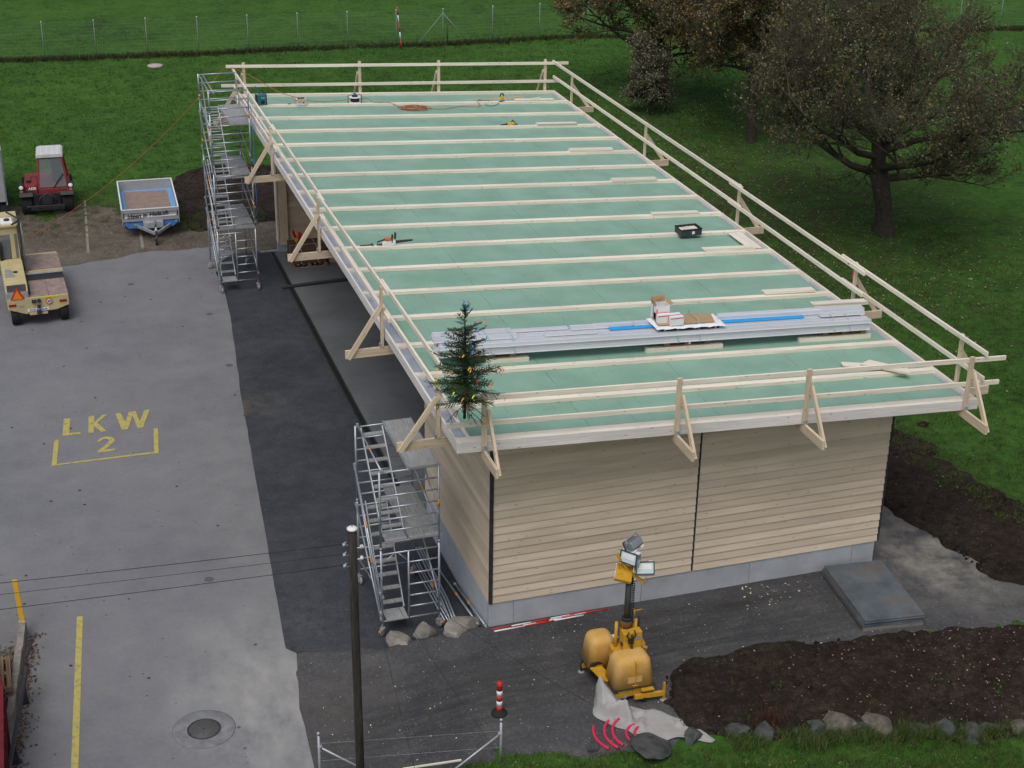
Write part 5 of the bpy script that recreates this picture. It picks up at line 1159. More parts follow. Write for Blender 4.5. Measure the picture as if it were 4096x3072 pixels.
# right meadow near the soil, and the field
x = r_.uniform(11, 26, 9000); y = r_.uniform(-3, 24, 9000); k = ~(inpoly(x, y, P_soilR) | inpoly(x, y, P_soilF) | inpoly(x, y, P_apron)); x, y = x[k], y[k]; X_, Y_ = clump_pts(x, y, 12, .10, 4, 0); P = np.stack([X_, Y_, meadow_z(X_, Y_)-.01], 1)
blades('grass', P, .09, .016, GM[:3], 'meadow grass in tufts right of the hall', 12)
x = r_.uniform(-10, 34, 9000); y = r_.uniform(30, 60, 9000); k = (x < 2+.62*y) & (x > -9) & ~(inpoly(x, y, P_soilL) | inpoly(x, y, P_gravel) | inpoly(x, y, P_dirt)); x, y = x[k], y[k]; X_, Y_ = clump_pts(x, y, 9, .14, 6, 0); P = np.stack([X_, Y_, meadow_z(X_, Y_)-.01], 1)
blades('grass', P, .10, .03, GM[:3], 'meadow grass in tufts behind the hall', 13)
# sparse tufts coming up through the soils
def tufts(P_, n_, seed, label, hgt=.08, rad=.07, per=26):
    q = pts_in(P_, n_, seed, 0); X_, Y_ = clump_pts(q[:, 0], q[:, 1], per, rad, seed, 0); P = np.stack([X_, Y_, H(X_, Y_)+.07], 1); blades('grass_tufts', P, hgt, .012, GM, label, seed, .6)
tufts([(13.2, 9.5), (15, 9), (15.4, 3), (16.2, .5), (14.8, 1.2), (14.2, 3.5), (13.9, 6)], 260, 31, 'thin green growth spreading over the soil right of the hall')
tufts([(4.1, -1.8), (5.0, -1.3), (7, -1.5), (6, -3.6), (4, -3.5)], 11, 32, 'few green tufts in the left of the garden bed')
tufts([(4, -3.5), (9, -4.8), (16, -6.2), (15, -4), (6, -3.0)], 24, 33, 'few green tufts along the stones of the garden bed')
tufts(P_dirt, 90, 34, 'thin grass on the parking dirt', .07); tufts([(-8, 30.5), (-5.5, 30), (-5, 33.5), (-8, 34)], 60, 35, 'thin grass around the tractor', .07)
tufts([(-2.5, 29.9), (1, 30), (1.5, 31.3), (-1.8, 31.6)], 120, 36, 'thin grass between gravel and dark soil left of the hall', .08)
# grass growing between and over the garden stones
r_ = np.random.default_rng(15); x = r_.uniform(4.3, 12, 240); y = -3.62-np.clip(x-2.6, 0, 20)*.235+r_.normal(0, .16, len(x)); X_, Y_ = clump_pts(x, y, 60, .07, 17, 0); P = np.stack([X_, Y_, np.full(len(X_), .42)], 1)
blades('grass_tufts', P, .13, .011, [GM[0], GM[1], GM[2], GM[3]], 'grass tufts growing between the stones of the garden bed', 18, .5)
# reddish plant
n_ = 500; r_ = np.random.default_rng(12); P = np.stack([r_.normal(5.35, .16, n_), r_.normal(-3.62, .07, n_), np.full(n_, .38)], 1)
o = blades('reddish_shrub', P, .30, .012, [mat('red_stem', (.07, .022, .02), .9), LM[2]], 'small dark reddish shrub behind the garden stones', 21, .3); del o['kind']; o['category'] = 'shrub'
# clods on soil
def clods(P_, n_, seed, size, label, zoff=.06):
    q = pts_in(P_, n_, seed, zoff); r_ = np.random.default_rng(seed); V = []; F = []
    O = np.array([(1,0,0),(-1,0,0),(0,1,0),(0,-1,0),(0,0,1),(0,0,-1)], float); T_ = np.array([(0,2,4),(2,1,4),(1,3,4),(3,0,4),(2,0,5),(1,2,5),(3,1,5),(0,3,5)])
    n_ = len(q); S_ = size*r_.uniform(.3, 1.3, (n_, 1, 1)); VV = q[:, None, :]+(O[None]*S_*r_.uniform(.6, 1.2, (n_, 6, 1))); FF = T_[None]+(np.arange(n_)*6)[:, None, None]
    o = np_mesh('soil_clods', VV.reshape(-1, 3), FF.reshape(-1, 3), M['soil']); o['kind'] = 'stuff'; o['label'] = label; o['category'] = 'soil clods'
clods(P_soilF, 3800, 51, .045, 'loose crumbs of dark earth on the garden bed'); clods(P_soilR, 2400, 52, .05, 'loose crumbs of dark earth beside the hall'); clods(P_soilL, 1500, 53, .07, 'loose crumbs of dark earth at the gravel edge')
# ---------------- steel plates, survey rods, items in the hall ----------------
e = empty('shuttering_plates', (9.63, -.17, .33), 0, 'stack of weathered blue grey steel plates on wooden skids at the right front corner', 'steel plates')
e.rotation_euler = (0, 0, -.108)
for x in (-.62, .0, .62):
    mb = MB(); mb.box(x-.05, x+.05, -1.12, 1.12, -.02, .085); mb.build('skid', M['greywood'], e)
mb = MB(); mb.box(-.70, .70, -1.17, -1.12, -.02, .11); mb.box(-.70, .70, 1.12, 1.16, -.02, .11); mb.build('skid', M['greywood'], e)
for k in range(5):
    mb = MB(); dx, dy = random.uniform(-.03, .03), random.uniform(-.03, .03); z = .115+k*.034
    mb.box(-.70+dx, .70+dx, -1.16+dy, 1.16+dy, z, z+.024); mb.build('plate', M['steelplate'], e, bevel=.003)
def rod(p0, p1, label, n=5, first=0, r=.014):
    e = empty('survey_rod', (0, 0, 0), 0, label, 'survey rod', 'red and white survey rods')
    A, B = Vector(p0), Vector(p1)
    for i in range(n):
        mb = MB(); mb.tube([A.lerp(B, i/n+.001), A.lerp(B, (i+1)/n)], r, 6); mb.build('band', M['red'] if (i+first) % 2 == 0 else M['white'], e)
rod((1.12, 1.13, .35), (3.82, 1.155, .36), 'longest red and white survey rod lying at the foot of the front wall')
rod((1.14, 1.04, .35), (3.20, 1.07, .36), 'white ended survey rod lying lowest on the asphalt before the front wall', 3, 1, .018)
rod((1.55, 1.09, .38), (3.36, 1.17, .37), 'survey rod with a broad red part lying closest against the plinth', 4, 1, .016)
rod((1.5, 1.05, .36), (3.0, 1.09, .38), 'middle survey rod of the heap at the foot of the front wall', 5, 0, .015)
pl = pallet(1.22, 2.50, 24.95, 26.25, .012, 'wooden pallet under the strapped brown boxes in the hall', False)
e = empty('boxed_load', (1.9, 25.62, .135), 0, 'dark brown flat boxes strapped with green bands on a pallet inside the hall', 'boxes')
bm_ = mat('brown_box', (.10, .055, .035), .7, var=.15)
for k in range(4):
    mb = MB(); mb.box(-.58, .58, -.60, .60, k*.125, k*.125+.12); mb.build('box', bm_, e, bevel=.005)
for x in (-.3, .3):
    mb = MB(); mb.box(x-.008, x+.008, -.606, .606, .0, .504); mb.build('strap', M['strap'], e)
mb = MB(); mb.box(-.586, .586, -.008, .008, 0, .503); mb.build('strap', M['strap'], e)
mb = MB(); mb.box(.05, .22, -.604, -.6005, .3, .38); mb.build('label', M['white'], e)
e = empty('extinguisher', (1.62, 26.0, .64), 0, 'red nozzle and canister with a yellow label standing on the brown boxes', 'extinguisher')
mb = MB(); mb.lathe((.12, 0, 0), [(.07, 0), (.07, .28), (.03, .34), (0, .35)], n=14); mb.tube([(.0, 0, .05), (-.10, 0, .35), (-.13, 0, .42)], .045, 8); mb.build('canister', M['red'], e)
mb = MB(); mb.box(-.06, .05, -.05, .05, 0, .14); mb.build('yellow_part', M['post_y'], e)
mb = MB(); mb.box(2.60, 2.95, 25.2, 25.7, .012, .30); o = mb.build('small_carton', M['cardboard'], bevel=.01); tag(o, 'small carton on the hall floor to the right of the pallet load', 'carton')
mb = MB(); mb.beam((.55, 23.2, .05), (4.6, 23.5, .05), .18, .05); o = mb.build('steel_ramp', M['dark'], bevel=.004); tag(o, 'dark flat metal rail lying across the drain on the hall floor', 'metal rail')

# ---------------- light tower trailer ----------------
e = empty('light_tower', (3.05, -1.55, .335), 0, 'yellow mobile lighting tower with rounded engine hoods and floodlights on a telescopic mast', 'lighting tower'); LT = e
def hood(name, x0, x1, y0, y1, z0, z1, m, rz_=0):
    bm = bmesh.new(); bmesh.ops.create_cube(bm, size=1)
    for v in bm.verts:
        v.co = Vector(((v.co.x+.5)*(x1-x0)+x0, (v.co.y+.5)*(y1-y0)+y0, (v.co.z+.5)*(z1-z0)+z0))
        if v.co.z > (z0+z1)/2:
            cx_ = (x0+x1)/2; cy_ = (y0+y1)/2; v.co.x = cx_+(v.co.x-cx_)*.80; v.co.y = cy_+(v.co.y-cy_)*.78
    vert = [ed for ed in bm.edges if not (abs(ed.verts[0].co.z-z0) < 1e-5 and abs(ed.verts[1].co.z-z0) < 1e-5)]
    bmesh.ops.bevel(bm, geom=vert, offset=.16, segments=7, profile=.5, affect='EDGES', clamp_overlap=True)
    me = bpy.data.meshes.new(name); bm.to_mesh(me); bm.free(); me.materials.append(m)
    for p in me.polygons: p.use_smooth = True
    o = bpy.data.objects.new(name, me); COL.objects.link(o); o.parent = LT; o.rotation_euler = (0, 0, rz_); return o
Y_ = M['yellow']; Hd = M['hood']
# local coordinates relative to (3.05,-1.55)
h1 = hood('hood', -.42, .49, -.62, .02, .36, 1.0, Hd)
mb = MB(); mb.box(-.12, .19, -.607, -.601, .42, .62); mb.box(-.06, .12, -.609, -.606, .40, .43); mb.build('raised_panel', Hd, h1, bevel=.003)
mb = MB(); mb.box(.0, .055, -.560, -.552, .76, .82); q = mb.build('sticker', mat('cyan_sticker', (.05, .45, .50), .5), h1); q.rotation_euler = (0, 0, 0)
h2 = hood('hood', -.62, .02, .22, .86, .34, 1.0, Hd)
h3 = hood('hood', .18, .66, .10, .80, .30, .86, Hd)
for hh, (xa, xb, ya, yb, zz) in ((h1, (-.425, .495, -.63, .0, .37)), (h2, (-.625, .025, .215, .865, .35))):
    mb = MB(); mb.box(xa, xb, ya, yb, zz-.03, zz-.004); mb.build('rim_seal', M['dark'], hh)
mb = MB(); mb.box(.035, .041, -.628, -.30, .40, .95); mb.build('hood_seam', M['yellow'], h1)
mb = MB(); mb.tube([(-.03, -.63, .43), (-.03, -.655, .44), (.10, -.655, .44), (.10, -.63, .43)], .009, 6); mb.build('handle', M['yellow'], h1)
mb = MB(); mb.lathe((-.46, .25, .34), [(.17, -.02), (.17, .02)], 'y', 18); mb.build('intake_grille', M['black'], h2)
mb = MB(); mb.box(-.36, .40, -.58, .75, .14, .24); mb.box(-.30, .38, -.55, -.06, .24, .36); mb.box(-.1, .4, .0, .7, .24, .5); mb.build('chassis', Y_, e, bevel=.008)
mb = MB(); mb.prism([(-.62, .30), (-.36, .34), (-.28, -.28), (-.36, -.33), (-.52, -.22)], .36, .40, 'z'); mb.build('deck_plate', Y_, e, bevel=.006)
mb = MB(); mb.box(.16, .42, -.72, -.50, .30, .325); mb.build('step_plate', Y_, e)
mb = MB(); mb.box(-.30, .0, -.585, -.55, .18, .345); mb.box(.02, .40, -.585, -.55, .16, .345); mb.build('cabinet_door', Y_, e, bevel=.006)
# outriggers
mb = MB(); mb.beam((.02, -.66, .17), (.64, -.70, .17), .07, .09); mb.build('outrigger', Y_, e)
mb = MB(); mb.beam((-.62, .66, .17), (-.1, .62, .17), .07, .09); mb.build('outrigger', Y_, e)
mb = MB(); mb.beam((-.62, -.52, .17), (-.1, -.55, .17), .07, .09); mb.build('outrigger', M['galv'], e)
for (x, y, m_) in ((.64, -.70, Y_), (-.62, .67, M['dark']), (-.66, -.52, M['galv'])):
    mb = MB(); mb.beam((x, y, .02), (x, y, .42), .045, .045) if m_ is Y_ else mb.tube([(x, y, .02), (x, y, .42)], .022, 10); j = mb.build('jack_leg', m_, e)
    mb = MB(); mb.lathe((x, y, 0), [(.08, 0), (.075, .015), (.03, .03), (0, .03)], n=18); mb.build('foot_plate', M['stone'], j)
for (x, y) in ((-.42, .62), (.22, -.62)):
    mb = MB(); mb.lathe((x, y, .10), [(.06, -.035), (.10, -.03), (.10, .03), (.06, .035)], 'x', 18); w_ = mb.build('wheel', M['rubber'], e)
    mb = MB(); mb.lathe((x, y, .10), [(.0, -.04), (.055, -.038), (.055, .038), (.0, .04)], 'x', 14); mb.build('hub', M['galv'], w_)
# upper frame + control box
mb = MB(); mb.box(-.22, .38, -.02, .22, .62, .90); mb.build('mast_base', Y_, e, bevel=.01)
for x in (-.12, .30):
    mb = MB(); mb.tube([(x, .12, .80), (x, .12, 1.48)], .035, 10); mb.build('frame_tube', Y_, e)
mb = MB(); mb.box(-.01, .24, .08, .20, .88, 1.40); mb.build('mast_column', Y_, e)
mb = MB(); mb.box(-.05, .35, -.13, .06, .93, 1.33); cb = mb.build('control_box', Y_, e, bevel=.01)
mb = MB(); mb.box(.14, .33, -.135, -.1305, 1.16, 1.24); mb.build('name_plate', M['galv'], cb)
for x in (-.07, .355): mb = MB(); mb.box(x, x+.015, -.10, -.02, 1.02, 1.10); mb.build('latch', M['dark'], cb)
mb = MB(); mb.tube([(.38, .05, .86), (.52, -.04, .84)], .035, 10); mb.box(.36, .54, .0, .1, .78, .80); mb.build('fuel_filler', Y_, e)
mb = MB(); mb.lathe((.10, .14, 1.33), [(.12, 0), (.12, .14), (.095, .16)], n=18); mb.build('collar', mat('rusty_collar', (.17, .075, .03), .8, var=.3), e)
mb = MB(); mb.lathe((.10, .14, 1.47), [(.11, 0), (.11, .03)], n=18); mb.lathe((.10, .14, 1.52), [(.10, 0), (.10, .03)], n=18); mb.build('clamp_ring', M['dark'], e)
mb = MB(); mb.tube([(.10, .14, 1.40), (.11, .14, 2.42)], [.068, .062], 16); mb.build('mast', mat('mast_grey', (.075, .075, .072), .4, .3), e)
def coil(name, p0, p1, r, turns, rr, parent, m_):
    mb = MB(); A, B = Vector(p0), Vector(p1); d = (B-A).normalized(); s1 = d.cross(Vector((0, 1, 0.01))).normalized(); s2 = s1.cross(d); pts = []
    n = turns*8
    for i in range(n+1): t = i/n; a_ = 2*math.pi*turns*t; pts.append(A.lerp(B, t)+s1*math.cos(a_)*r+s2*math.sin(a_)*r)
    mb.tube(pts, rr, 5); return mb.build(name, m_, parent)
coil('spiral_cable', (.20, .10, 2.38), (.19, .08, 1.35), .028, 26, .008, e, M['black'])
coil('spiral_cable', (.12, -.16, 1.30), (.10, -.20, .70), .024, 14, .008, e, M['black'])
mb = MB(); mb.tube([(.05, -.15, 1.38), (.0, -.16, 1.30), (.06, -.16, 1.22), (.03, -.17, 1.18)], .014, 6); mb.tube([(.16, -.15, 1.40), (.20, -.16, 1.30), (.14, -.17, 1.22), (.12, -.18, 1.16)], .014, 6); mb.box(.04, .14, -.20, -.15, 1.12, 1.22); mb.build('cable_loop', M['black'], e)
mb = MB(); mb.tube([(.20, .12, 1.52), (.26, .10, 1.62), (.22, .10, 1.75)], .02, 6); mb.tube([(.22, .1, 1.70), (.42, .1, 1.70)], .01, 6); mb.build('crank', Y_, e)
coil('spiral_cable', (.36, .14, 1.50), (.36, .14, 1.20), .03, 7, .008, e, M['black'])
# head
mb = MB(); mb.lathe((.11, .14, 2.36), [(.09, 0), (.09, .07)], n=16); mb.box(.04, .18, .07, .21, 2.42, 2.50); mb.build('head_collar', M['black'], e)
mb = MB(); mb.beam((-.16, .20, 3.04), (.10, .12, 2.62), .07, .05); mb.beam((.06, .12, 2.66), (.42, .05, 2.34), .07, .05); mb.build('light_bar', Y_, e, bevel=.005)
Mt = Matrix.Translation((-.03, .10, 2.62)) @ Matrix.Rotation(R(-28), 4, 'Z') @ Matrix.Rotation(R(20), 4, 'X') @ Matrix.Rotation(R(12), 4, 'Y')
mb = MB(); mb.box(-.17, .17, -.20, .20, -.04, .04, M=Mt); bx = mb.build('ballast_box', Y_, e, bevel=.006)
mb = MB(); mb.box(-.176, -.171, -.19, .19, -.038, .038, M=Mt); mb.build('box_side', M['sheet'], bx)
def flood(loc, rx_, rz_, dirty=False):
    T_ = Matrix.Translation(loc) @ Matrix.Rotation(rz_, 4, 'Z') @ Matrix.Rotation(rx_, 4, 'X') @ Matrix.Scale(.88, 4)
    # faces -Y locally
    def tr(mb): mb.v = [tuple(T_ @ Vector(p)) for p in mb.v]; return mb
    mb = MB(); mb.prism([(-.10, -.135), (-.10, .135), (.09, .10), (.12, .05), (.12, -.07), (.08, -.11)], -.20, .20, 'x'); o = tr(mb).build('floodlight', M['alu'], e, bevel=.008)
    mb = MB(); mb.box(-.215, .215, -.118, -.10, .125, .15); mb.box(-.215, .215, -.118, -.10, -.15, -.125); mb.box(-.215, -.19, -.118, -.10, -.125, .125); mb.box(.19, .215, -.118, -.10, -.125, .125); tr(mb).build('frame', M['dark'], o)
    mb = MB(); mb.box(-.19, .19, -.108, -.101, -.125, .125); tr(mb).build('glass', mat('lamp_glass', (.55, .68, .72), .15, spec=.6), o)
    mb = MB(); mb.prism([(-.109, .10), (-.109, .03), (-.1095, .03), (-.1095, .10)], -.15, .15, 'x'); mb.box(-.15, .15, -.112, -.1085, -.03, .05); tr(mb).build('reflector', M['white'], o)
    mb = MB(); mb.box(-.20, -.10, -.02, .10, .10, .14); mb.box(.10, .20, -.02, .10, .10, .14); tr(mb).build('housing_lug', M['sheet'], o)
    mb = MB(); mb.tube([(-.225, 0, 0), (-.225, .02, -.19), (.225, .02, -.19), (.225, 0, 0)], .012, 6); tr(mb).build('bracket', M['galv'], o)
flood((.40, .08, 2.70), R(-22), R(-14)); flood((.10, .10, 2.98), R(-10), R(-52)); flood((.20, .22, 3.18), R(150), R(35))
for p_ in ([(.42, .05, 2.52), (.46, .03, 2.40), (.40, .02, 2.36)], [(-.10, .15, 2.95), (-.14, .13, 2.82), (-.10, .12, 2.72)], [(.16, .1, 2.86), (.2, .1, 2.74), (.14, .1, 2.68)]):
    mb = MB(); mb.tube(p_, .006, 5); mb.build('orange_lead', orangecord, e)
mb = MB(); mb.box(2.80, 3.12, -1.12, -1.0, 1.20, 1.225); mb.box(3.30, 3.62, -1.20, -1.0, 1.16, 1.185); o = mb.build('plank', M['board'], None, bevel=.003); tag(o, 'short light plank laid across the yellow lighting tower behind its control box', 'plank')
# tarpaulin
def tarp():
    nu, nv = 34, 15; V_ = []
    spine = [(2.40, -1.92, 1.02), (2.50, -2.25, .86), (2.72, -2.55, .72), (3.00, -2.82, .60), (3.30, -3.05, .50), (3.62, -3.32, .43), (4.10, -3.80, .37)]
    half = [.12, .34, .46, .50, .44, .30, .06]
    def lerp(a_, t):
        k = min(len(a_)-2, int(t*(len(a_)-1))); f = t*(len(a_)-1)-k; A = np.array(a_[k]); B = np.array(a_[k+1]); return A+(B-A)*f
    rt = random.Random(4)
    folds = [(rt.uniform(0, 1), rt.uniform(-1, 1), rt.uniform(-1.2, 1.2), rt.uniform(.10, .24)) for _ in range(18)]
    for i in range(nu+1):
        u = i/nu; c = lerp(spine, u); h_ = float(lerp([(x,) for x in half], u)[0]); d = lerp(spine, min(1, u+.03))-lerp(spine, max(0, u-.03)); d[2] = 0; d /= np.linalg.norm(d); nrm = np.array([-d[1], d[0], 0])
        for j in range(nv+1):
            v = j/nv*2-1; edge = 1+.30*(float(vnoise(u*7, 3.1*np.sign(v), 5))-.5)*2
            p = c+nrm*v*h_*edge; z = .36+(c[2]-.36)*(1-abs(v)**1.5)
            f_ = 0
            for (u0, v0, ang, amp) in folds:
                q = (u-u0)*3.0*math.cos(ang)+(v-v0)*.8*math.sin(ang); f_ += amp*max(0, 1-abs(q)/.09)-amp*.09
            z += f_*(.35+.65*(1-v*v))*min(1, u*3.0)
            V_.append((p[0]+rt.uniform(-.018, .018), p[1]+rt.uniform(-.018, .018), max(.365, z-.04)+rt.uniform(-.008, .008)))
    F_ = [(i*(nv+1)+j, i*(nv+1)+j+1, (i+1)*(nv+1)+j+1, (i+1)*(nv+1)+j) for i in range(nu) for j in range(nv)]
    o = np_mesh('tarpaulin', V_, F_, M['tarp'], smooth=False); s_ = o.modifiers.new('sub', 'SUBSURF'); s_.levels = 1; s_.render_levels = 1; s_ = o.modifiers.new('thick', 'SOLIDIFY'); s_.thickness = .006
    tag(o, 'crumpled grey tarpaulin on the near end of the yellow lighting tower, trailing right', 'tarpaulin')
tarp()
def hose(c, r_, a0, a1, label, y_s=1.0):
    pts = [(c[0]+r_*math.cos(R(a)), c[1]+r_*y_s*math.sin(R(a)), .375) for a in np.linspace(a0, a1, 16)]
    mb = MB(); mb.tube(pts, .030, 10); o = mb.build('conduit', M['pipe']); tag(o, label, 'pipe', 'crimson conduits curled beside the tarpaulin')
hose((2.62, -3.05), .70, 150, 215, 'short loose arc of crimson conduit, farthest left')
hose((2.74, -3.12), .62, 105, 215, 'long arc of crimson conduit, second from the left')
hose((2.86, -3.14), .58, 110, 210, 'arc of crimson conduit, third from the left')
hose((2.86, -3.22), .34, 100, 205, 'small arc of crimson conduit close to the tarpaulin')
hose((2.98, -3.26), .30, 110, 200, 'smallest arc of crimson conduit half under the tarpaulin')

# ---------------- vehicles ----------------
def wheel(parent, c, r_, w_, axis='x', lugs=18, rimc=None, name='wheel', agri=False):
    c = Vector(c); mb = MB(); mb.lathe(c, [(r_*.55, -w_/2), (r_*.93, -w_/2), (r_, -w_*.38), (r_, w_*.38), (r_*.93, w_/2), (r_*.55, w_/2)], axis, 26)
    o = mb.build(name, M['rubber'], parent)
    mb = MB()
    for k in range(lugs):
        for sg in (-1, 1):
            a_ = 2*math.pi*(k+(.25*sg))/lugs; ca, sa = math.cos(a_), math.sin(a_); a2 = a_+.16; cb, sb = math.cos(a2), math.sin(a2)
            def P(x, rr, cc, s2): return c+(Vector((x, rr*cc, rr*s2)) if axis == 'x' else Vector((rr*s2, x, rr*cc)))
            mb.beam(P(sg*w_*.46, r_, ca, sa), P(sg*.01, r_*1.005, cb, sb), r_*.07, r_*.06, up=P(0, 1, ca, sa)-c)
    mb.build('tread', M['rubber'], o)
    mb = MB(); mb.lathe(c, [(.0, -w_*.30), (r_*.2, -w_*.32), (r_*.50, -w_*.40), (r_*.56, -w_*.46), (r_*.56, w_*.46), (r_*.50, w_*.40), (r_*.2, w_*.32), (0, w_*.3)], axis, 20); mb.build('rim', rimc or M['galv'], o)
    return o
# tipping trailer
e = empty('flatbed_trailer', (-2.98, 31.35, 0), R(-2.5), 'blue tipping trailer with grey sides, lettered Ideen in Holz.ch on its front board', 'trailer')
Wd, Ld = 1.02, 1.80
mb = MB(); mb.box(-Wd+.02, Wd-.02, -Ld+.02, Ld-.02, .60, .70); mb.build('bed', M['blue'], e, bevel=.005)
mb = MB(); mb.box(-Wd+.20, Wd-.20, -Ld+.06, Ld-.18, .703, .712); mb.build('bed_floor', M['plybrown'], e)
mb = MB(); mb.box(-Wd+.03, -Wd+.20, -Ld+.03, Ld-.03, .701, .715); mb.box(Wd-.20, Wd-.03, -Ld+.03, Ld-.03, .701, .715); mb.box(-Wd+.2, Wd-.2, Ld-.18, Ld-.03, .701, .715); mb.build('bed_edge', mat('light_blue_edge', (.14, .36, .66), .5), e)
A_ = M['alupanel']
def side(x0, x1, y0, y1, nm='side_board'):
    mb = MB(); mb.box(x0, x1, y0, y1, .66, 1.10); o = mb.build(nm, A_, e)
    long_x = abs(x1-x0) > abs(y1-y0)
    mb = MB()
    if long_x: mb.box(x0, x1, y0-.008, y1+.008, 1.10, 1.125)
    else: mb.box(x0-.008, x1+.008, y0, y1, 1.10, 1.125)
    mb.build('edge_trim', M['white'], o); return o
side(-Wd, -Wd+.03, -Ld+.03, Ld-.03); side(Wd-.03, Wd, -Ld+.03, Ld-.03); side(-Wd, Wd, Ld-.03, Ld)
fb = side(-Wd, Wd, -Ld, -Ld+.03, 'front_board')
mb = MB(); mb.box(-Wd+.10, Wd-.10, -Ld-.012, -Ld-.0005, .965, .975); mb.build('groove', M['dark'], fb)
mb = MB(); mb.box(-Wd+.10, Wd-.10, -Ld-.018, -Ld-.0005, .80, .845); mb.build('rib', M['white'], fb)
for x in (-Wd+.055, Wd-.075): mb = MB(); mb.box(x, x+.035, -Ld-.014, -Ld-.0005, .80, 1.0); mb.build('latch', M['black'], fb)
Tm = Matrix.Translation((-.10, -Ld-.020, .885)) @ Matrix.Rotation(R(90), 4, 'X') @ Matrix.Rotation(R(3.2), 4, 'Z')
text_part('lettering', 'Ideen in Holz.ch', .225, M['black'], Tm, fb, extrude=.0015, bold=.006, shear=.18)
for x in (-Wd-.006, Wd-.014):
    for y in (-Ld-.01, Ld-.04): mb = MB(); mb.box(x, x+.02, y, y+.05, .52, 1.11); mb.build('corner_post', M['galv'], e)
mb = MB(); mb.prism([(-Wd+.04, .66), (Wd-.04, .66), (Wd-.04, .56), (Wd-.22, .40), (-Wd+.22, .40), (-Wd+.04, .56)], -Ld+.02, -Ld+.08, 'y'); mb.build('front_skirt', M['blue'], e)
mb = MB(); mb.box(-.6, .6, -Ld+.1, Ld-.1, .42, .60); mb.build('subframe', M['galv'], e)
mb = MB(); mb.box(-.28, .42, -Ld-.26, -Ld-.01, .45, .67); tb = mb.build('tool_box', A_, e, bevel=.008)
for x in (-.24, .38): mb = MB(); mb.box(x-.015, x+.015, -Ld-.20, -Ld-.17, .672, .68); mb.build('lock', M['black'], tb)
mb = MB(); mb.box(.10, .16, -Ld-.30, -Ld-.20, .5, .80); mb.build('prop', M['galv'], e)
mb = MB(); mb.beam((-.50, -Ld+.1, .45), (.08, -Ld-.88, .45), .07, .10); mb.beam((.72, -Ld+.1, .45), (.14, -Ld-.88, .45), .07, .10); mb.box(.06, .17, -Ld-1.0, -Ld-.70, .44, .56); mb.build('drawbar', M['galv'], e)
mb = MB(); mb.box(.075, .155, -Ld-1.12, -Ld-.93, .46, .56); mb.tube([(.11, -Ld-.75, .55), (.11, -Ld-.72, .74), (.11, -Ld-.85, .80)], .018, 8); mb.build('coupling', M['dark'], e)
mb = MB(); mb.tube([(.12, -Ld-.82, .12), (.12, -Ld-.82, .66)], .028, 10); mb.build('jockey_post', M['galv'], e)
wheel(e, (.10, -Ld-.86, .11), .11, .07, 'x', 10)
for x in (-.30, .95): pass
for x in (-.92, .92):
    for y in (-.42, .42):
        wheel(e, (x*.88, y, .30), .30, .19, 'x', 16)
for x in (-.88, .88):
    mb = MB(); mb.box(x-.02, x+.06 if x > 0 else x+.02, -Ld+.012, -Ld+.018, .585, .60); mb.build('marker_light', M['white'], e)
mb = MB(); mb.box(-.62, -.46, -Ld+.010, -Ld+.018, .50, .56); mb.build('type_plate', M['galv'], e)
# red two axle mower tractor
e = empty('tractor', (-6.46, 34.6, 0), R(-3), 'small faded red two axle tractor with white cab roof facing the camera in the meadow', 'tractor')
RD = M['tractor_red']
for x in (-.75, .75): wheel(e, (x, -1.05, .42), .42, .40, 'x', 20, RD)
for x in (-.75, .75): wheel(e, (x, .85, .42), .42, .38, 'x', 20, RD)
mb = MB(); mb.prism([(-.50, .40), (.50, .40), (.52, .84), (-.52, .84)], -1.40, 1.3, 'y'); mb.build('undertray', M['black'], e, bevel=.02)
mb = MB(); mb.prism([(-.86, .78), (-.30, .78), (-.30, 1.18), (-.80, 1.14)], -1.25, .35, 'y'); hd = mb.build('engine_hood', RD, e, bevel=.04)
text_part('lettering', 'AEBI', .15, M['white'], Matrix.Translation((-.50, -1.262, 1.02)) @ Matrix.Rotation(R(90), 4, 'X'), hd, bold=.004)
mb = MB(); mb.lathe((-.62, -.85, 1.17), [(.09, 0), (.09, .05), (.04, .07), (0, .07)], n=14); mb.build('filler_cap', M['black'], hd)
mb = MB(); mb.tube([(-.55, -.45, 1.17), (-.55, -.45, 1.24), (-.35, -.45, 1.24), (-.35, -.45, 1.17)], .012, 6); mb.build('hood_handle', M['black'], hd)
mb = MB(); mb.prism([(-.28, .78), (.86, .78), (.86, 1.02), (-.28, 1.02)], -1.36, .8, 'y'); mb.build('front_body', RD, e, bevel=.03)
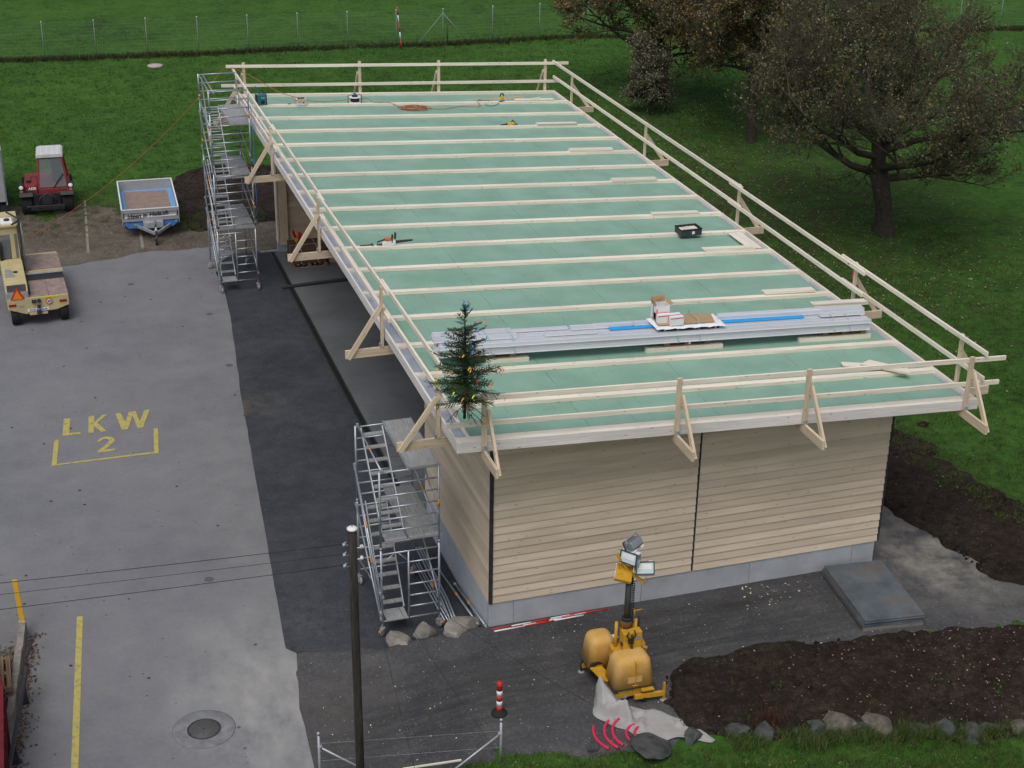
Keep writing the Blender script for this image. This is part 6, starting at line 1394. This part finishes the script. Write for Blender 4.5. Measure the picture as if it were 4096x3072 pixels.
# cab: front leaning windscreen, frame, roof
cx0, cx1 = -.26, .80; zt, zb = 2.12, 1.02
yb_f, yt_f, yb_r, yt_r = -1.30, -.98, .25, .10; xt0, xt1 = -.20, .66
for (p0, p1) in (((cx0, yb_f, zb), (xt0, yt_f, zt)), ((cx1, yb_f, zb), (xt1, yt_f, zt)), ((cx0, yb_r, zb), (xt0, yt_r, zt)), ((cx1, yb_r, zb), (xt1, yt_r, zt))):
    mb = MB(); mb.beam(p0, p1, .055, .055); mb.build('cab_pillar', RD, e)
mb = MB(); mb.poly([(cx0+.03, yb_f-.005, zb+.03), (cx1-.03, yb_f-.005, zb+.03), (xt1-.03, yt_f-.005, zt-.03), (xt0+.03, yt_f-.005, zt-.03)]); ws = mb.build('windscreen', M['glass'], e)
mb = MB(); mb.beam((cx0, yb_f-.01, zb+.015), (cx1, yb_f-.01, zb+.015), .02, .03); mb.beam((xt0, yt_f-.01, zt-.02), (xt1, yt_f-.01, zt-.02), .02, .03); mb.beam((cx0+.01, yb_f-.012, zb), (xt0+.01, yt_f-.012, zt), .02, .03); mb.beam((cx1-.01, yb_f-.012, zb), (xt1-.01, yt_f-.012, zt), .02, .03); mb.build('seal', M['black'], ws)
mb = MB(); mb.beam((.30, -1.325, 1.06), (.68, -1.20, 1.55), .035, .02); mb.build('wiper', M['black'], ws)
for sx, x0_, x1_ in ((-1, cx0, xt0), (1, cx1, xt1)):
    mb = MB(); mb.poly([(x0_, yb_f+.04, zb+.02), (x0_, yb_r-.04, zb+.02), (x1_, yt_r-.04, zt-.02), (x1_, yt_f+.04, zt-.02)]); mb.build('side_window', M['glass'], e)
mb = MB(); mb.poly([(cx0+.04, yb_r, zb+.3), (cx1-.04, yb_r, zb+.3), (xt1-.04, yt_r, zt-.03), (xt0+.04, yt_r, zt-.03)]); mb.build('rear_window', M['glass'], e)
mb = MB(); mb.prism([(xt0-.06, zt), (xt1+.06, zt), (xt1+.06, zt+.09), (xt1-.02, zt+.14), (xt0+.02, zt+.14), (xt0-.06, zt+.09)], yt_f-.06, yt_r+.10, 'y'); rf = mb.build('cab_roof', mat('chalky_roof', (.56, .58, .58), .6, var=.08), e, bevel=.015)
mb = MB()
for k in range(4): x = -.08+k*.2; mb.box(x, x+.012, yt_f-.02, yt_r+.06, zt+.14, zt+.147)
mb.build('roof_rib', M['sheet'], rf)
mb = MB(); mb.box(.22, .62, -.42, .02, 1.02, 1.16); mb.box(.22, .62, -.06, .04, 1.16, 1.74); mb.build('seat', M['black'], e, bevel=.05)
mb = MB(); mb.tube([(.40, -.85, 1.05), (.40, -.68, 1.32)], .02, 6); pts = [(.40+.17*math.cos(a), -.66+.05*math.sin(a), 1.34+.16*math.sin(a)) for a in np.linspace(0, 6.28, 16)]; mb.tube(pts, .014, 6); mb.build('steering_wheel', M['black'], e)
for x in (-.90, .90):
    mb = MB(); mb.box(x-.11, x+.11, -1.38, -1.22, 1.02, 1.24); hl = mb.build('lamp_housing', M['black'], e, bevel=.03)
    mb = MB(); mb.lathe((x, -1.385, 1.11), [(0, -.02), (.075, -.01), (.085, .0)], 'y', 18); mb.build('headlight', M['white'], hl)
    mb = MB(); mb.box(x-.05, x+.05, -1.36, -1.25, .88, 1.0); mb.build('indicator', M['orange'], hl)
for sg in (-1, 1):
    mb = MB(); mb.prism([(-1.56, .80), (-1.45, .92), (-.7, .94), (-.56, .80), (-.62, .78), (-.75, .88), (-1.42, .87), (-1.53, .78)], sg*.98, sg*.50, 'x'); mb.build('mudguard', M['black'], e)
mb = MB(); mb.tube([(-.36, -1.62, .52), (-.20, -1.66, .80), (.0, -1.68, .92), (.28, -1.66, .80), (.42, -1.62, .52)], .03, 8); mb.beam((-.75, -1.72, .46), (.62, -1.72, .46), .10, .05); mb.beam((-.35, -1.5, .5), (-.35, -1.72, .46), .06, .08); mb.beam((.42, -1.5, .5), (.42, -1.72, .46), .06, .08); mb.beam((.02, -1.66, .60), (.02, -1.62, .92), .04, .04); mb.build('front_linkage', M['dark'], e)
mb = MB(); mb.beam((-.6, -1.5, .28), (.6, -1.5, .28), .08, .10); mb.box(-.18, .2, -1.48, -1.40, .45, .75); mb.build('axle', M['dark'], e)
# sideloader forklift
e = empty('sideloader', (-7.40, 24.05, 0), R(2.0), 'cream yellow side loading forklift with worn platforms at the left edge', 'forklift')
CR = M['cream']
for (x, y) in ((-.72, -1.55), (.76, -1.55), (.76, 1.9), (-.72, 1.9)): wheel(e, (x, y, .36), .36, .26, 'x', 14, CR)
mb = MB(); mb.prism([(-.93, .95), (.93, .95), (.93, .60), (.55, .48), (-.4, .42), (-.93, .62)], -1.93, -1.84, 'y'); rp = mb.build('rear_panel', CR, e, bevel=.01)
mb = MB(); mb.box(-.93, .93, -1.84, 2.3, .55, .92); mb.build('chassis', CR, e, bevel=.01)
def plate(x0, x1, y0, y1, nm='deck_plate'):
    mb = MB(); mb.box(x0, x1, y0, y1, .93, .965); mb.build(nm, M['ply'], e, bevel=.004)
plate(-.22, .335, -1.88, -.42); plate(.345, .93, -1.88, -.42); plate(-.18, .95, .62, 2.05)
mb = MB(); mb.box(-.2, .95, -.38, .12, .925, .94); mb.build('mast_slot', M['black'], e)
mb = MB(); mb.beam((-.2, .30, .90), (.97, .30, .90), .06, .12); mb.beam((-.2, .52, .88), (.97, .52, .88), .12, .14); mb.build('mast_beam', CR, e)
mb = MB(); mb.beam((-.22, .20, .965), (.97, .20, .965), .12, .02); mb.build('steel_strip', M['galv'], e)
# engine cover
mb = MB(); mb.prism([(-1.90, .90), (-1.90, 1.18), (-1.80, 1.38), (.55, 1.42), (.55, .90)], -.95, -.27, 'x'); ec = mb.build('engine_cover', CR, e, bevel=.02)
mb = MB(); mb.box(-.94, -.28, -1.915, -1.905, .93, 1.17); pa = mb.build('rear_grille_panel', M['galv'], ec)
mb = MB(); mb.prism([(-1.895, 1.20), (-1.80, 1.375), (-1.815, 1.39), (-1.91, 1.20)], -.90, -.33, 'x'); mb.build('grille', M['dark'], ec)
tri = [(-.80, .96), (-.42, .96), (-.61, 1.29)]
mb = MB(); mb.prism([(-.83, .94), (-.78, .90), (-.44, .90), (-.39, .94), (-.585, 1.31), (-.635, 1.31)], -1.930, -1.922, 'y'); wt = mb.build('warning_triangle', M['red'], e)
mb = MB(); mb.prism([(-.765, .945), (-.455, .945), (-.61, 1.245)], -1.936, -1.931, 'y'); mb.build('triangle_centre', mat('signal_orange', (.85, .22, .02), .5), wt)
mb = MB(); mb.lathe((-.55, -.70, 1.405), [(.07, 0), (.07, .02), (.05, .021)], n=18); mb.build('exhaust_hole', M['black'], ec)
mb = MB(); mb.box(-.86, -.68, -1.05, -.55, 1.41, 1.47); mb.box(-.88, -.60, -1.10, -1.02, 1.40, 1.45); mb.build('cover_latch', M['galv'], ec)
# cab
mb = MB(); mb.prism([(.55, .90), (.62, 2.48), (.75, 2.55), (2.0, 2.55), (2.05, .90)], -.93, -.90, 'x'); mb.build('cab_side', CR, e)
for (x, y) in ((-.90, .60), (-.32, .60), (-.90, 2.0), (-.32, 2.0)):
    mb = MB(); mb.beam((x, y, .9), (x, y+.03, 2.5), .07, .07); mb.build('cab_pillar', CR, e)
mb = MB(); mb.box(-.92, -.28, .56, .60, .92, 1.40); mb.box(-.92, -.28, .58, .62, 2.25, 2.5); mb.box(-.55, -.42, .57, .60, 1.40, 2.25); mb.build('cab_rear', CR, e)
mb = MB(); mb.box(-.86, -.56, .575, .58, 1.42, 2.24); mb.box(-.41, -.33, .575, .58, 1.42, 2.24); mb.build('rear_window', M['glass'], e)
mb = MB(); mb.prism([(-.95, .52), (-.26, .52), (-.24, 1.98), (-.95, 1.98)], 2.5, 2.58, 'z'); rf = mb.build('cab_roof', CR, e, bevel=.02)
mb = MB(); mb.box(-.78, -.42, .62, 1.2, 2.58, 2.62); mb.build('roof_hatch', M['sheet'], rf)
mb = MB(); mb.lathe((-.58, .92, 2.62), [(.09, 0), (.09, .05), (.05, .05), (.05, .02)], n=14); mb.build('beacon_base', M['dark'], rf)
mb = MB()
for k in range(5): mb.box(-.93, -.80, .62+k*.11, .68+k*.11, 2.58, 2.595); mb.box(-.38, -.28, .62+k*.11, .68+k*.11, 2.58, 2.595)
mb.build('roof_louvre', M['ply'], rf)
mb = MB(); mb.box(-.80, -.45, .9, 1.35, .95, 1.25); mb.box(-.80, -.45, 1.3, 1.42, 1.25, 1.8); mb.build('seat', M['black'], e, bevel=.03)
mb = MB(); pts = [(-.62+.18*math.cos(a), 1.05+.1*math.sin(a), 1.62+.15*math.sin(a)) for a in np.linspace(0, 6.28, 16)]; mb.tube(pts, .015, 6); mb.build('steering_wheel', M['black'], e)
# mast
for y in (.36, .62):
    mb = MB(); mb.box(-.26, -.20, y-.06, y+.06, .92, 2.72); mb.build('mast_rail', M['dark'], e)
mb = MB(); mb.tube([(-.23, .49, .92), (-.23, .49, 2.3)], .035, 10); mb.tube([(-.16, .55, .95), (-.17, .55, 2.6)], .012, 6); mb.tube([(-.14, .42, .95), (-.15, .42, 2.4)], .012, 6); mb.build('lift_cylinder', M['galv'], e)
mb = MB(); mb.beam((-.46, .30, 2.66), (-.20, .60, 2.70), .05, .04); mb.beam((-.55, 1.4, 2.75), (-.20, .62, 2.72), .04, .04); mb.build('mast_head', M['dark'], e)
mb = MB(); mb.tube([(-.30, .35, 2.6), (-.27, .38, 1.2), (-.24, .1, .98)], .02, 6); mb.tube([(-.24, -1.5, .98), (-.24, .2, 1.0)], .018, 6); mb.box(-.26, -.19, -1.6, .2, .935, .98); mb.build('hydraulic_hose', M['black'], e)
mb = MB(); mb.tube([(-.88, .50, .95), (-.88, .50, 1.8), (-.89, .5, 2.05)], .06, 10); mb.build('exhaust_pipe', M['black'], e)
for x in (-.80, .74): mb = MB(); mb.box(x-.10, x+.12, -1.955, -1.93, .72, .79); mb.build('tail_light', mat('tail_red', (.25, .02, .015), .4), e)
mb = MB(); mb.lathe((.32, -1.955, .79), [(.105, 0), (.105, .018)], 'y', 24); sg = mb.build('speed_sign', M['red'], e)
mb = MB(); mb.lathe((.32, -1.960, .79), [(.078, 0), (.078, .004)], 'y', 24); mb.build('sign_face', M['white'], sg)
text_part('lettering', '25', .115, M['black'], Matrix.Translation((.32, -1.963, .79)) @ Matrix.Rotation(R(90), 4, 'X'), sg, bold=.004)
mb = MB(); mb.box(.10, .62, -1.94, -1.932, .905, .95); mb.build('yellow_strip', mat('fluo_strip', (.60, .62, .03), .5), e)
mb = MB(); mb.box(-.35, .30, -1.945, -1.932, .50, .58); st = mb.build('sticker', M['white'], e)
text_part('lettering', 'STOP & PARANI', .075, mat('sticker_blue', (.03, .15, .55), .5), Matrix.Translation((-.02, -1.947, .54)) @ Matrix.Rotation(R(90), 4, 'X'), st, bold=.003)
mb = MB(); mb.lathe((.02, -1.99, .84), [(.06, 0), (.06, .08)], 'y', 14); mb.build('socket', M['dark'], e)
for bb in ((-.2, -.06, -1.98, -1.93, .78, .88), (-.08, .06, -2.05, -1.93, .42, .52), (-.05, .05, -2.0, -1.93, .6, .7)): mb = MB(); mb.box(*bb); mb.build('tow_coupling', M['dark'], e)
mb = MB(); mb.box(-.3, .25, -1.96, -1.90, .38, .44); mb.build('lower_bar', CR, e)
mb = MB(); mb.box(-.62, -.45, -1.94, -1.932, .68, .74); mb.build('name_plate', M['galv'], e)
# silver box body cut off at the left edge
e = empty('box_truck', (-9.20, 34.7, 0), R(2), 'silver grey box truck body beside the tractor, cut off by the left edge', 'truck')
mb = MB(); mb.box(-1.1, 1.12, -1.9, 2.6, .75, 2.72); mb.build('box_body', M['alupanel'], e, bevel=.02)
for y in (-1.9, -1.1, -.2, .7, 1.6, 2.5):
    mb = MB(); mb.box(1.12, 1.16, y, y+.07, .70, 2.74); mb.build('side_post', mat('blue_grey_frame', (.17, .21, .26), .5), e)
mb = MB(); mb.box(1.12, 1.17, -1.9, 2.6, .62, .74); mb.box(1.12, 1.17, -1.9, 2.6, 2.68, 2.76); mb.build('side_rail', M['galv'], e)
mb = MB(); mb.box(1.125, 1.15, -1.8, -1.2, 1.2, 2.5); mb.build('door_panel', M['white'], e)
for y in (-1.3, -.3, .9): mb = MB(); mb.box(1.15, 1.20, y, y+.10, 1.6, 1.68); mb.build('latch', M['galv'], e)
mb = MB(); mb.box(-1.0, 1.05, -1.7, 2.4, .4, .62); mb.box(.9, 1.1, -1.75, -1.5, .1, .6); mb.build('chassis', M['dark'], e)
for y in (-1.3, 1.6): wheel(e, (.95, y, .42), .42, .22, 'x', 14)

# ---------------- meadow fence ----------------
FX = [(-10.9, 59.7), (-8.15, 59.5), (-5.42, 59.3), (-2.78, 59.1), (-.12, 58.95), (2.55, 58.7), (5.2, 58.5), (7.9, 58.4), (10.6, 58.15), (13.3, 57.95), (15.9, 57.7), (18.8, 57.75), (21.6, 57.8), (24.4, 57.5), (27.2, 57.1), (30.0, 56.7), (32.8, 56.3), (35.6, 55.9), (38.4, 55.4), (41.2, 54.9), (44.0, 54.4), (46.6, 54.0), (49.2, 53.7), (52, 53.3)]
M['fpost'] = mat('dull_zinc_post', (.20, .24, .25), .7)
fe = empty('meadow_fence', (0, 0, 0), 0, 'long wire mesh fence on thin metal posts across the meadow behind the hall', 'fence')
def fh(x, y): return float(H(x, y))
for i, (x, y) in enumerate(FX):
    mb = MB(); mb.tube([(x, y, -.1), (x, y, 1.98)], .024, 6); q = mb.build('post', M['fpost'], fe)
    mb = MB(); mb.lathe((x, y, 1.98), [(.032, -.02), (.032, .03), (0, .04)], n=8); mb.build('cap', M['white'], q)
x, y = FX[10]
for sg in (-1, 1):
    mb = MB(); mb.tube([(x, y, 1.75), (x+sg*1.55, y-.15*sg*0-.02, 0)], .024, 6); mb.build('brace', M['fpost'], fe)
mb = MB(); mb.tube([(x+.22, y-.1, 0), (x+.24, y-.1, 1.2)], .03, 6); mb.build('short_post', M['dark'], fe)
mw = MB()
for (a_, b_) in zip(FX, FX[1:]):
    for k in range(11): z = .08+k*.185; mw.tube([(a_[0], a_[1], z), (b_[0], b_[1], z)], .0017, 3, cap=False)
    for k in range(22): t = k/22; x = a_[0]+(b_[0]-a_[0])*t; y = a_[1]+(b_[1]-a_[1])*t; mw.tube([(x, y, .05), (x, y, 1.93)], .0015, 3, cap=False)
q = mw.build('mesh_wires', mat('fence_wire_grey', (.22, .25, .26), .6), fe, fixn=False); q['kind'] = 'stuff'
e = empty('ranging_pole', (13.42, 57.3, 0), 0, 'tall red and white ranging pole leaning by the meadow fence', 'survey pole')
for i in range(5):
    mb = MB(); mb.tube([(-.045*i, 0, i*.46), (-.045*(i+1), 0, (i+1)*.46)], .035, 7); mb.build('band', M['red'] if i % 2 == 0 else M['white'], e)
# dark unmown grass under the fence
r_ = np.random.default_rng(61); n_ = 17000; t = r_.uniform(0, 1, n_)*(len(FX)-1); k = t.astype(int); fr = t-k; fx = np.array(FX); px = fx[k, 0]+(fx[np.minimum(k+1, len(FX)-1), 0]-fx[k, 0])*fr; py2 = fx[k, 1]+(fx[np.minimum(k+1, len(FX)-1), 1]-fx[k, 1])*fr
py2 = py2-.1+r_.normal(0, .22, n_)+.35*(fbm(px, px*0, 3, 3, 7)-.45); dens = fbm(px, py2*0, 2.2, 3, 91); kk = dens > .14+.14*r_.uniform(0, 1, n_)
P = np.stack([px[kk], py2[kk], np.full(kk.sum(), -.02)], 1)
blades('dark_grass_strip', P, .24, .05, [mat('dead_grass_dark', (.040, .036, .018), .9), mat('dead_grass_brown', (.065, .052, .026), .9), GM[1]], 'strip of dark unmown grass along the foot of the meadow fence', 62, .5)

# ---------------- trees ----------------
LFM = [mat('leaf_olive', (.12, .115, .035), .8), mat('leaf_rust', (.18, .115, .035), .8), mat('leaf_greyish', (.22, .22, .16), .8), mat('leaf_dim', (.070, .062, .03), .8), mat('leaf_gold', (.33, .20, .045), .8)]
def make_tree(name, loc, Ht, crown, trunk_h, tr, seed, label, nlimb=9, leafw=(1, 1, 1, 1, 0), leafn=4, lean=(0, 0), low=.0, lsize=.04, twn=7, leader=True, flat=.9):
    rg = random.Random(seed); e = empty(name, loc, 0, label, 'tree', 'orchard trees beside the hall')
    TR = MB(); LB_ = MB(); tw = []; lf = []
    top = Vector((lean[0], lean[1], trunk_h))
    TR.tube([(0, 0, -.2), (0, 0, .05), (lean[0]*.3, lean[1]*.3, trunk_h*.45), tuple(top)], [tr*1.6, tr*1.18, tr*.92, tr], 12)
    C_ = Vector((lean[0], lean[1], trunk_h+(Ht-trunk_h)*.42)); RX = crown; RZ = (Ht-trunk_h)*.62
    def inside(p): q = p-C_; return (q.x/RX)**2+(q.y/RX)**2+(q.z/RZ)**2
    def path(p, d, L_, n, wob, rise):
        pts = [p.copy()]
        for i in range(n):
            d = (d+Vector((rg.uniform(-wob, wob), rg.uniform(-wob, wob), rg.uniform(-wob, wob)+rise))).normalized(); p = p+d*(L_/n)
            if i > 1 and inside(p) > 1.02: break
            pts.append(p.copy())
        return pts, d
    def twigs(pts, L_, lvl):
        for i in range(1, len(pts)):
            for _ in range(3 if lvl else 2):
                q = pts[i-1].lerp(pts[i], rg.random()); d = (pts[i]-pts[i-1]).normalized()+Vector((rg.uniform(-1, 1), rg.uniform(-1, 1), rg.uniform(-.6, .9)))*.9; d.normalize()
                if inside(q) > 1.15: continue
                tw.append((q, d, L_*rg.uniform(.5, 1.2)))
    def grow(p, d, L_, r_, lvl):
        pts, d2 = path(p, d, L_, 5 if lvl < 2 else 4, .22 if lvl < 2 else .3, .05 if lvl else .03)
        rr = [r_*(1-.80*i/(len(pts)-1)) for i in range(len(pts))]
        (LB_ if lvl > 0 else TR).tube(pts, rr, 7 if lvl == 0 else (5 if lvl == 1 else 3), cap=False)
        if lvl >= 2: twigs(pts, .55, 1); return
        if lvl == 1: twigs(pts[2:], .6, 0)
        n = 9 if lvl == 0 else 8
        for k in range(n):
            t = .18+.82*(k+rg.random())/n; i = min(len(pts)-2, int(t*(len(pts)-1))); q = pts[i].lerp(pts[i+1], t*(len(pts)-1)-i)
            if inside(q) > 1.1: continue
            dd = (pts[i+1]-pts[i]).normalized(); a_ = Vector((rg.uniform(-1, 1), rg.uniform(-1, 1), rg.uniform(-.35, .8))).normalized(); nd = (dd*.55+a_*.85).normalized()
            rem = max(.25, 1.1-inside(q)*.55)
            grow(q, nd, L_*(.52 if lvl == 0 else .50)*rg.uniform(.7, 1.2)*min(1, rem+.25), r_*.42*(1-.4*t), lvl+1)
    for k in range(nlimb):
        a_ = k*2.4+rg.uniform(-.4, .4); z = -trunk_h*.12+(k/nlimb)*(Ht-trunk_h)*.36; el = -.05+.75*(k/nlimb)+rg.uniform(-.12, .12)+low
        d = Vector((math.cos(a_)*math.cos(el), math.sin(a_)*math.cos(el), math.sin(el)))
        grow(top+Vector((0, 0, z)), d, crown*(1.0 if k < nlimb*.6 else .85), tr*.48*(1-.45*k/nlimb), 0)
    if leader:
        pts, _ = path(top, Vector((rg.uniform(-.1, .1), rg.uniform(-.1, .1), 1)), (Ht-trunk_h)*.85, 6, .12, .05)
        np_ = len(pts)-1
        TR.tube(pts, [tr*.85*(1-.85*i/6) for i in range(len(pts))], 8, cap=False)
        for k in range(16):
            t = .25+.72*k/16; i = min(np_-1, int(t*np_)); q = pts[i].lerp(pts[i+1], min(1, t*np_-i)); a_ = k*2.4; el = .2+.5*t
            grow(q, Vector((math.cos(a_)*math.cos(el), math.sin(a_)*math.cos(el), math.sin(el))), crown*.62*(1.15-t*.75), tr*.22*(1-.5*t), 1)
    TR.build('trunk', M['bark'], e, fixn=False); LB_.build('branches', M['twig'], e, fixn=False)
    # twigs as thin three sided spikes, leaves as small quads
    rn = np.random.default_rng(seed); P = np.array([tuple(t[0]) for t in tw]); D = np.array([tuple(t[1]) for t in tw]); L_ = np.array([t[2] for t in tw])
    Ps = []; Ds = []; Ls = []
    for rep in range(twn):
        j = rn.uniform(0, .9, len(P)); dd = D+rn.normal(0, .55, D.shape); dd /= np.linalg.norm(dd, axis=1)[:, None]
        Ps.append(P+D*(L_*j)[:, None]); Ds.append(dd); Ls.append(L_*rn.uniform(.35, .8, len(P)))
    Ps.append(P); Ds.append(D); Ls.append(L_); P = np.concatenate(Ps); D = np.concatenate(Ds); L_ = np.concatenate(Ls); n = len(P)
    up = np.array([0, 0, 1.]); s1 = np.cross(D, up); s1 /= (np.linalg.norm(s1, axis=1)[:, None]+1e-6); s2 = np.cross(s1, D); r0 = .0060
    A = P+s1*r0; B = P-s1*r0*.5+s2*r0*.87; Cc = P-s1*r0*.5-s2*r0*.87; T_ = P+D*L_[:, None]+rn.normal(0, .03, P.shape); i = np.arange(n)
    V = np.concatenate([A, B, Cc, T_]); F = np.concatenate([np.stack([i, i+n, i+3*n], 1), np.stack([i+n, i+2*n, i+3*n], 1), np.stack([i+2*n, i, i+3*n], 1)])
    o = np_mesh('twigs', V, F, M['twig'], parent=e); o['kind'] = 'stuff'
    m_ = int(n*leafn); src = rn.integers(0, n, m_)
    # leaves keep together in patches: more on some boughs than others
    f = rn.uniform(.1, 1, m_); Q = P[src]+D[src]*(L_[src]*f)[:, None]
    dens = vnoise(Q[:, 0]*1.1+Q[:, 2]*.7+seed, Q[:, 1]*1.1+Q[:, 2]*.8, seed); keep = rn.uniform(0, 1, m_) < np.clip((dens-.22)*2.0, .06, 1); Q = Q[keep]; m_ = len(Q)
    s_ = lsize*rn.uniform(.6, 1.4, m_); u = rn.normal(0, 1, (m_, 3)); u /= np.linalg.norm(u, axis=1)[:, None]; v = np.cross(u, rn.normal(0, 1, (m_, 3))); v /= np.linalg.norm(v, axis=1)[:, None]
    V = np.concatenate([Q-u*s_[:, None], Q-v*s_[:, None]*.55, Q+u*s_[:, None], Q+v*s_[:, None]*.55]); i = np.arange(m_); F = np.stack([i, i+m_, i+2*m_, i+3*m_], 1)
    w_ = np.array(leafw, float); w_ /= w_.sum()
    o = np_mesh('leaves', V, F, LFM, parent=e, mi=rn.choice(5, m_, p=w_)); o['kind'] = 'stuff'
    return e
make_tree('orchard_tree', (23.3, 22.6, 0), 9.3, 6.1, 2.5, .34, 11, 'largest orchard tree right of the hall, thick dark trunk and nearly bare wide crown', 12, (2.2, .8, 1.3, 3, .15), 2.1, (-.5, .1), .02, .040, 4)
make_tree('orchard_tree', (24.0, 35.4, 0), 8.8, 4.9, 3.4, .22, 23, 'slender orchard tree with a tall trunk and brown yellow leaves between the two others', 10, (1.8, 1.8, 1.0, 1.6, .9), 3.0, (-.2, 0), .0, .050, 3)
make_tree('orchard_tree', (22.9, 43.6, 0), 8.8, 5.1, 2.3, .25, 37, 'yellowish autumn orchard tree farthest back, just right of the roof corner', 10, (2.2, 1.4, 1.4, 1.0, 1.4), 3.2, (-.1, 0), .0, .054, 3)
make_tree('orchard_tree', (29.8, 41.0, 0), 9.0, 5.4, 2.4, .26, 53, 'orchard tree standing behind the largest one, mostly hidden by its crown', 9, (2, 1.3, 1, 2, .4), 2.6, (0, 0), .1, .055, 2)
make_tree('grey_leaved_shrub', (21.4, 41.0, 0), 4.2, 1.1, .5, .06, 71, 'slim grey green shrub in front of the farthest orchard tree', 6, (1.2, .2, 4, .4, 0), 3.0, (0, 0), .35, .045, 1, True)
# hummocks darkening the grass under the fence end etc. are part of the meadow relief
# molehills in the meadow
for i, (x, y, s_) in enumerate([(14.1, 5.9, .28), (13.2, 6.9, .22), (15.6, 7.4, .18)]):
    o = boulder('molehill', (x, y, H(x, y)+.03), (s_, s_, s_*.35), 90+i, M['soil'], ['largest dark molehill in the grass right of the front roof corner', 'dark molehill nearest the soil strip right of the hall', 'smallest dark molehill in the grass right of the hall'][i], 'molehill')
bpy.context.view_layer.update()
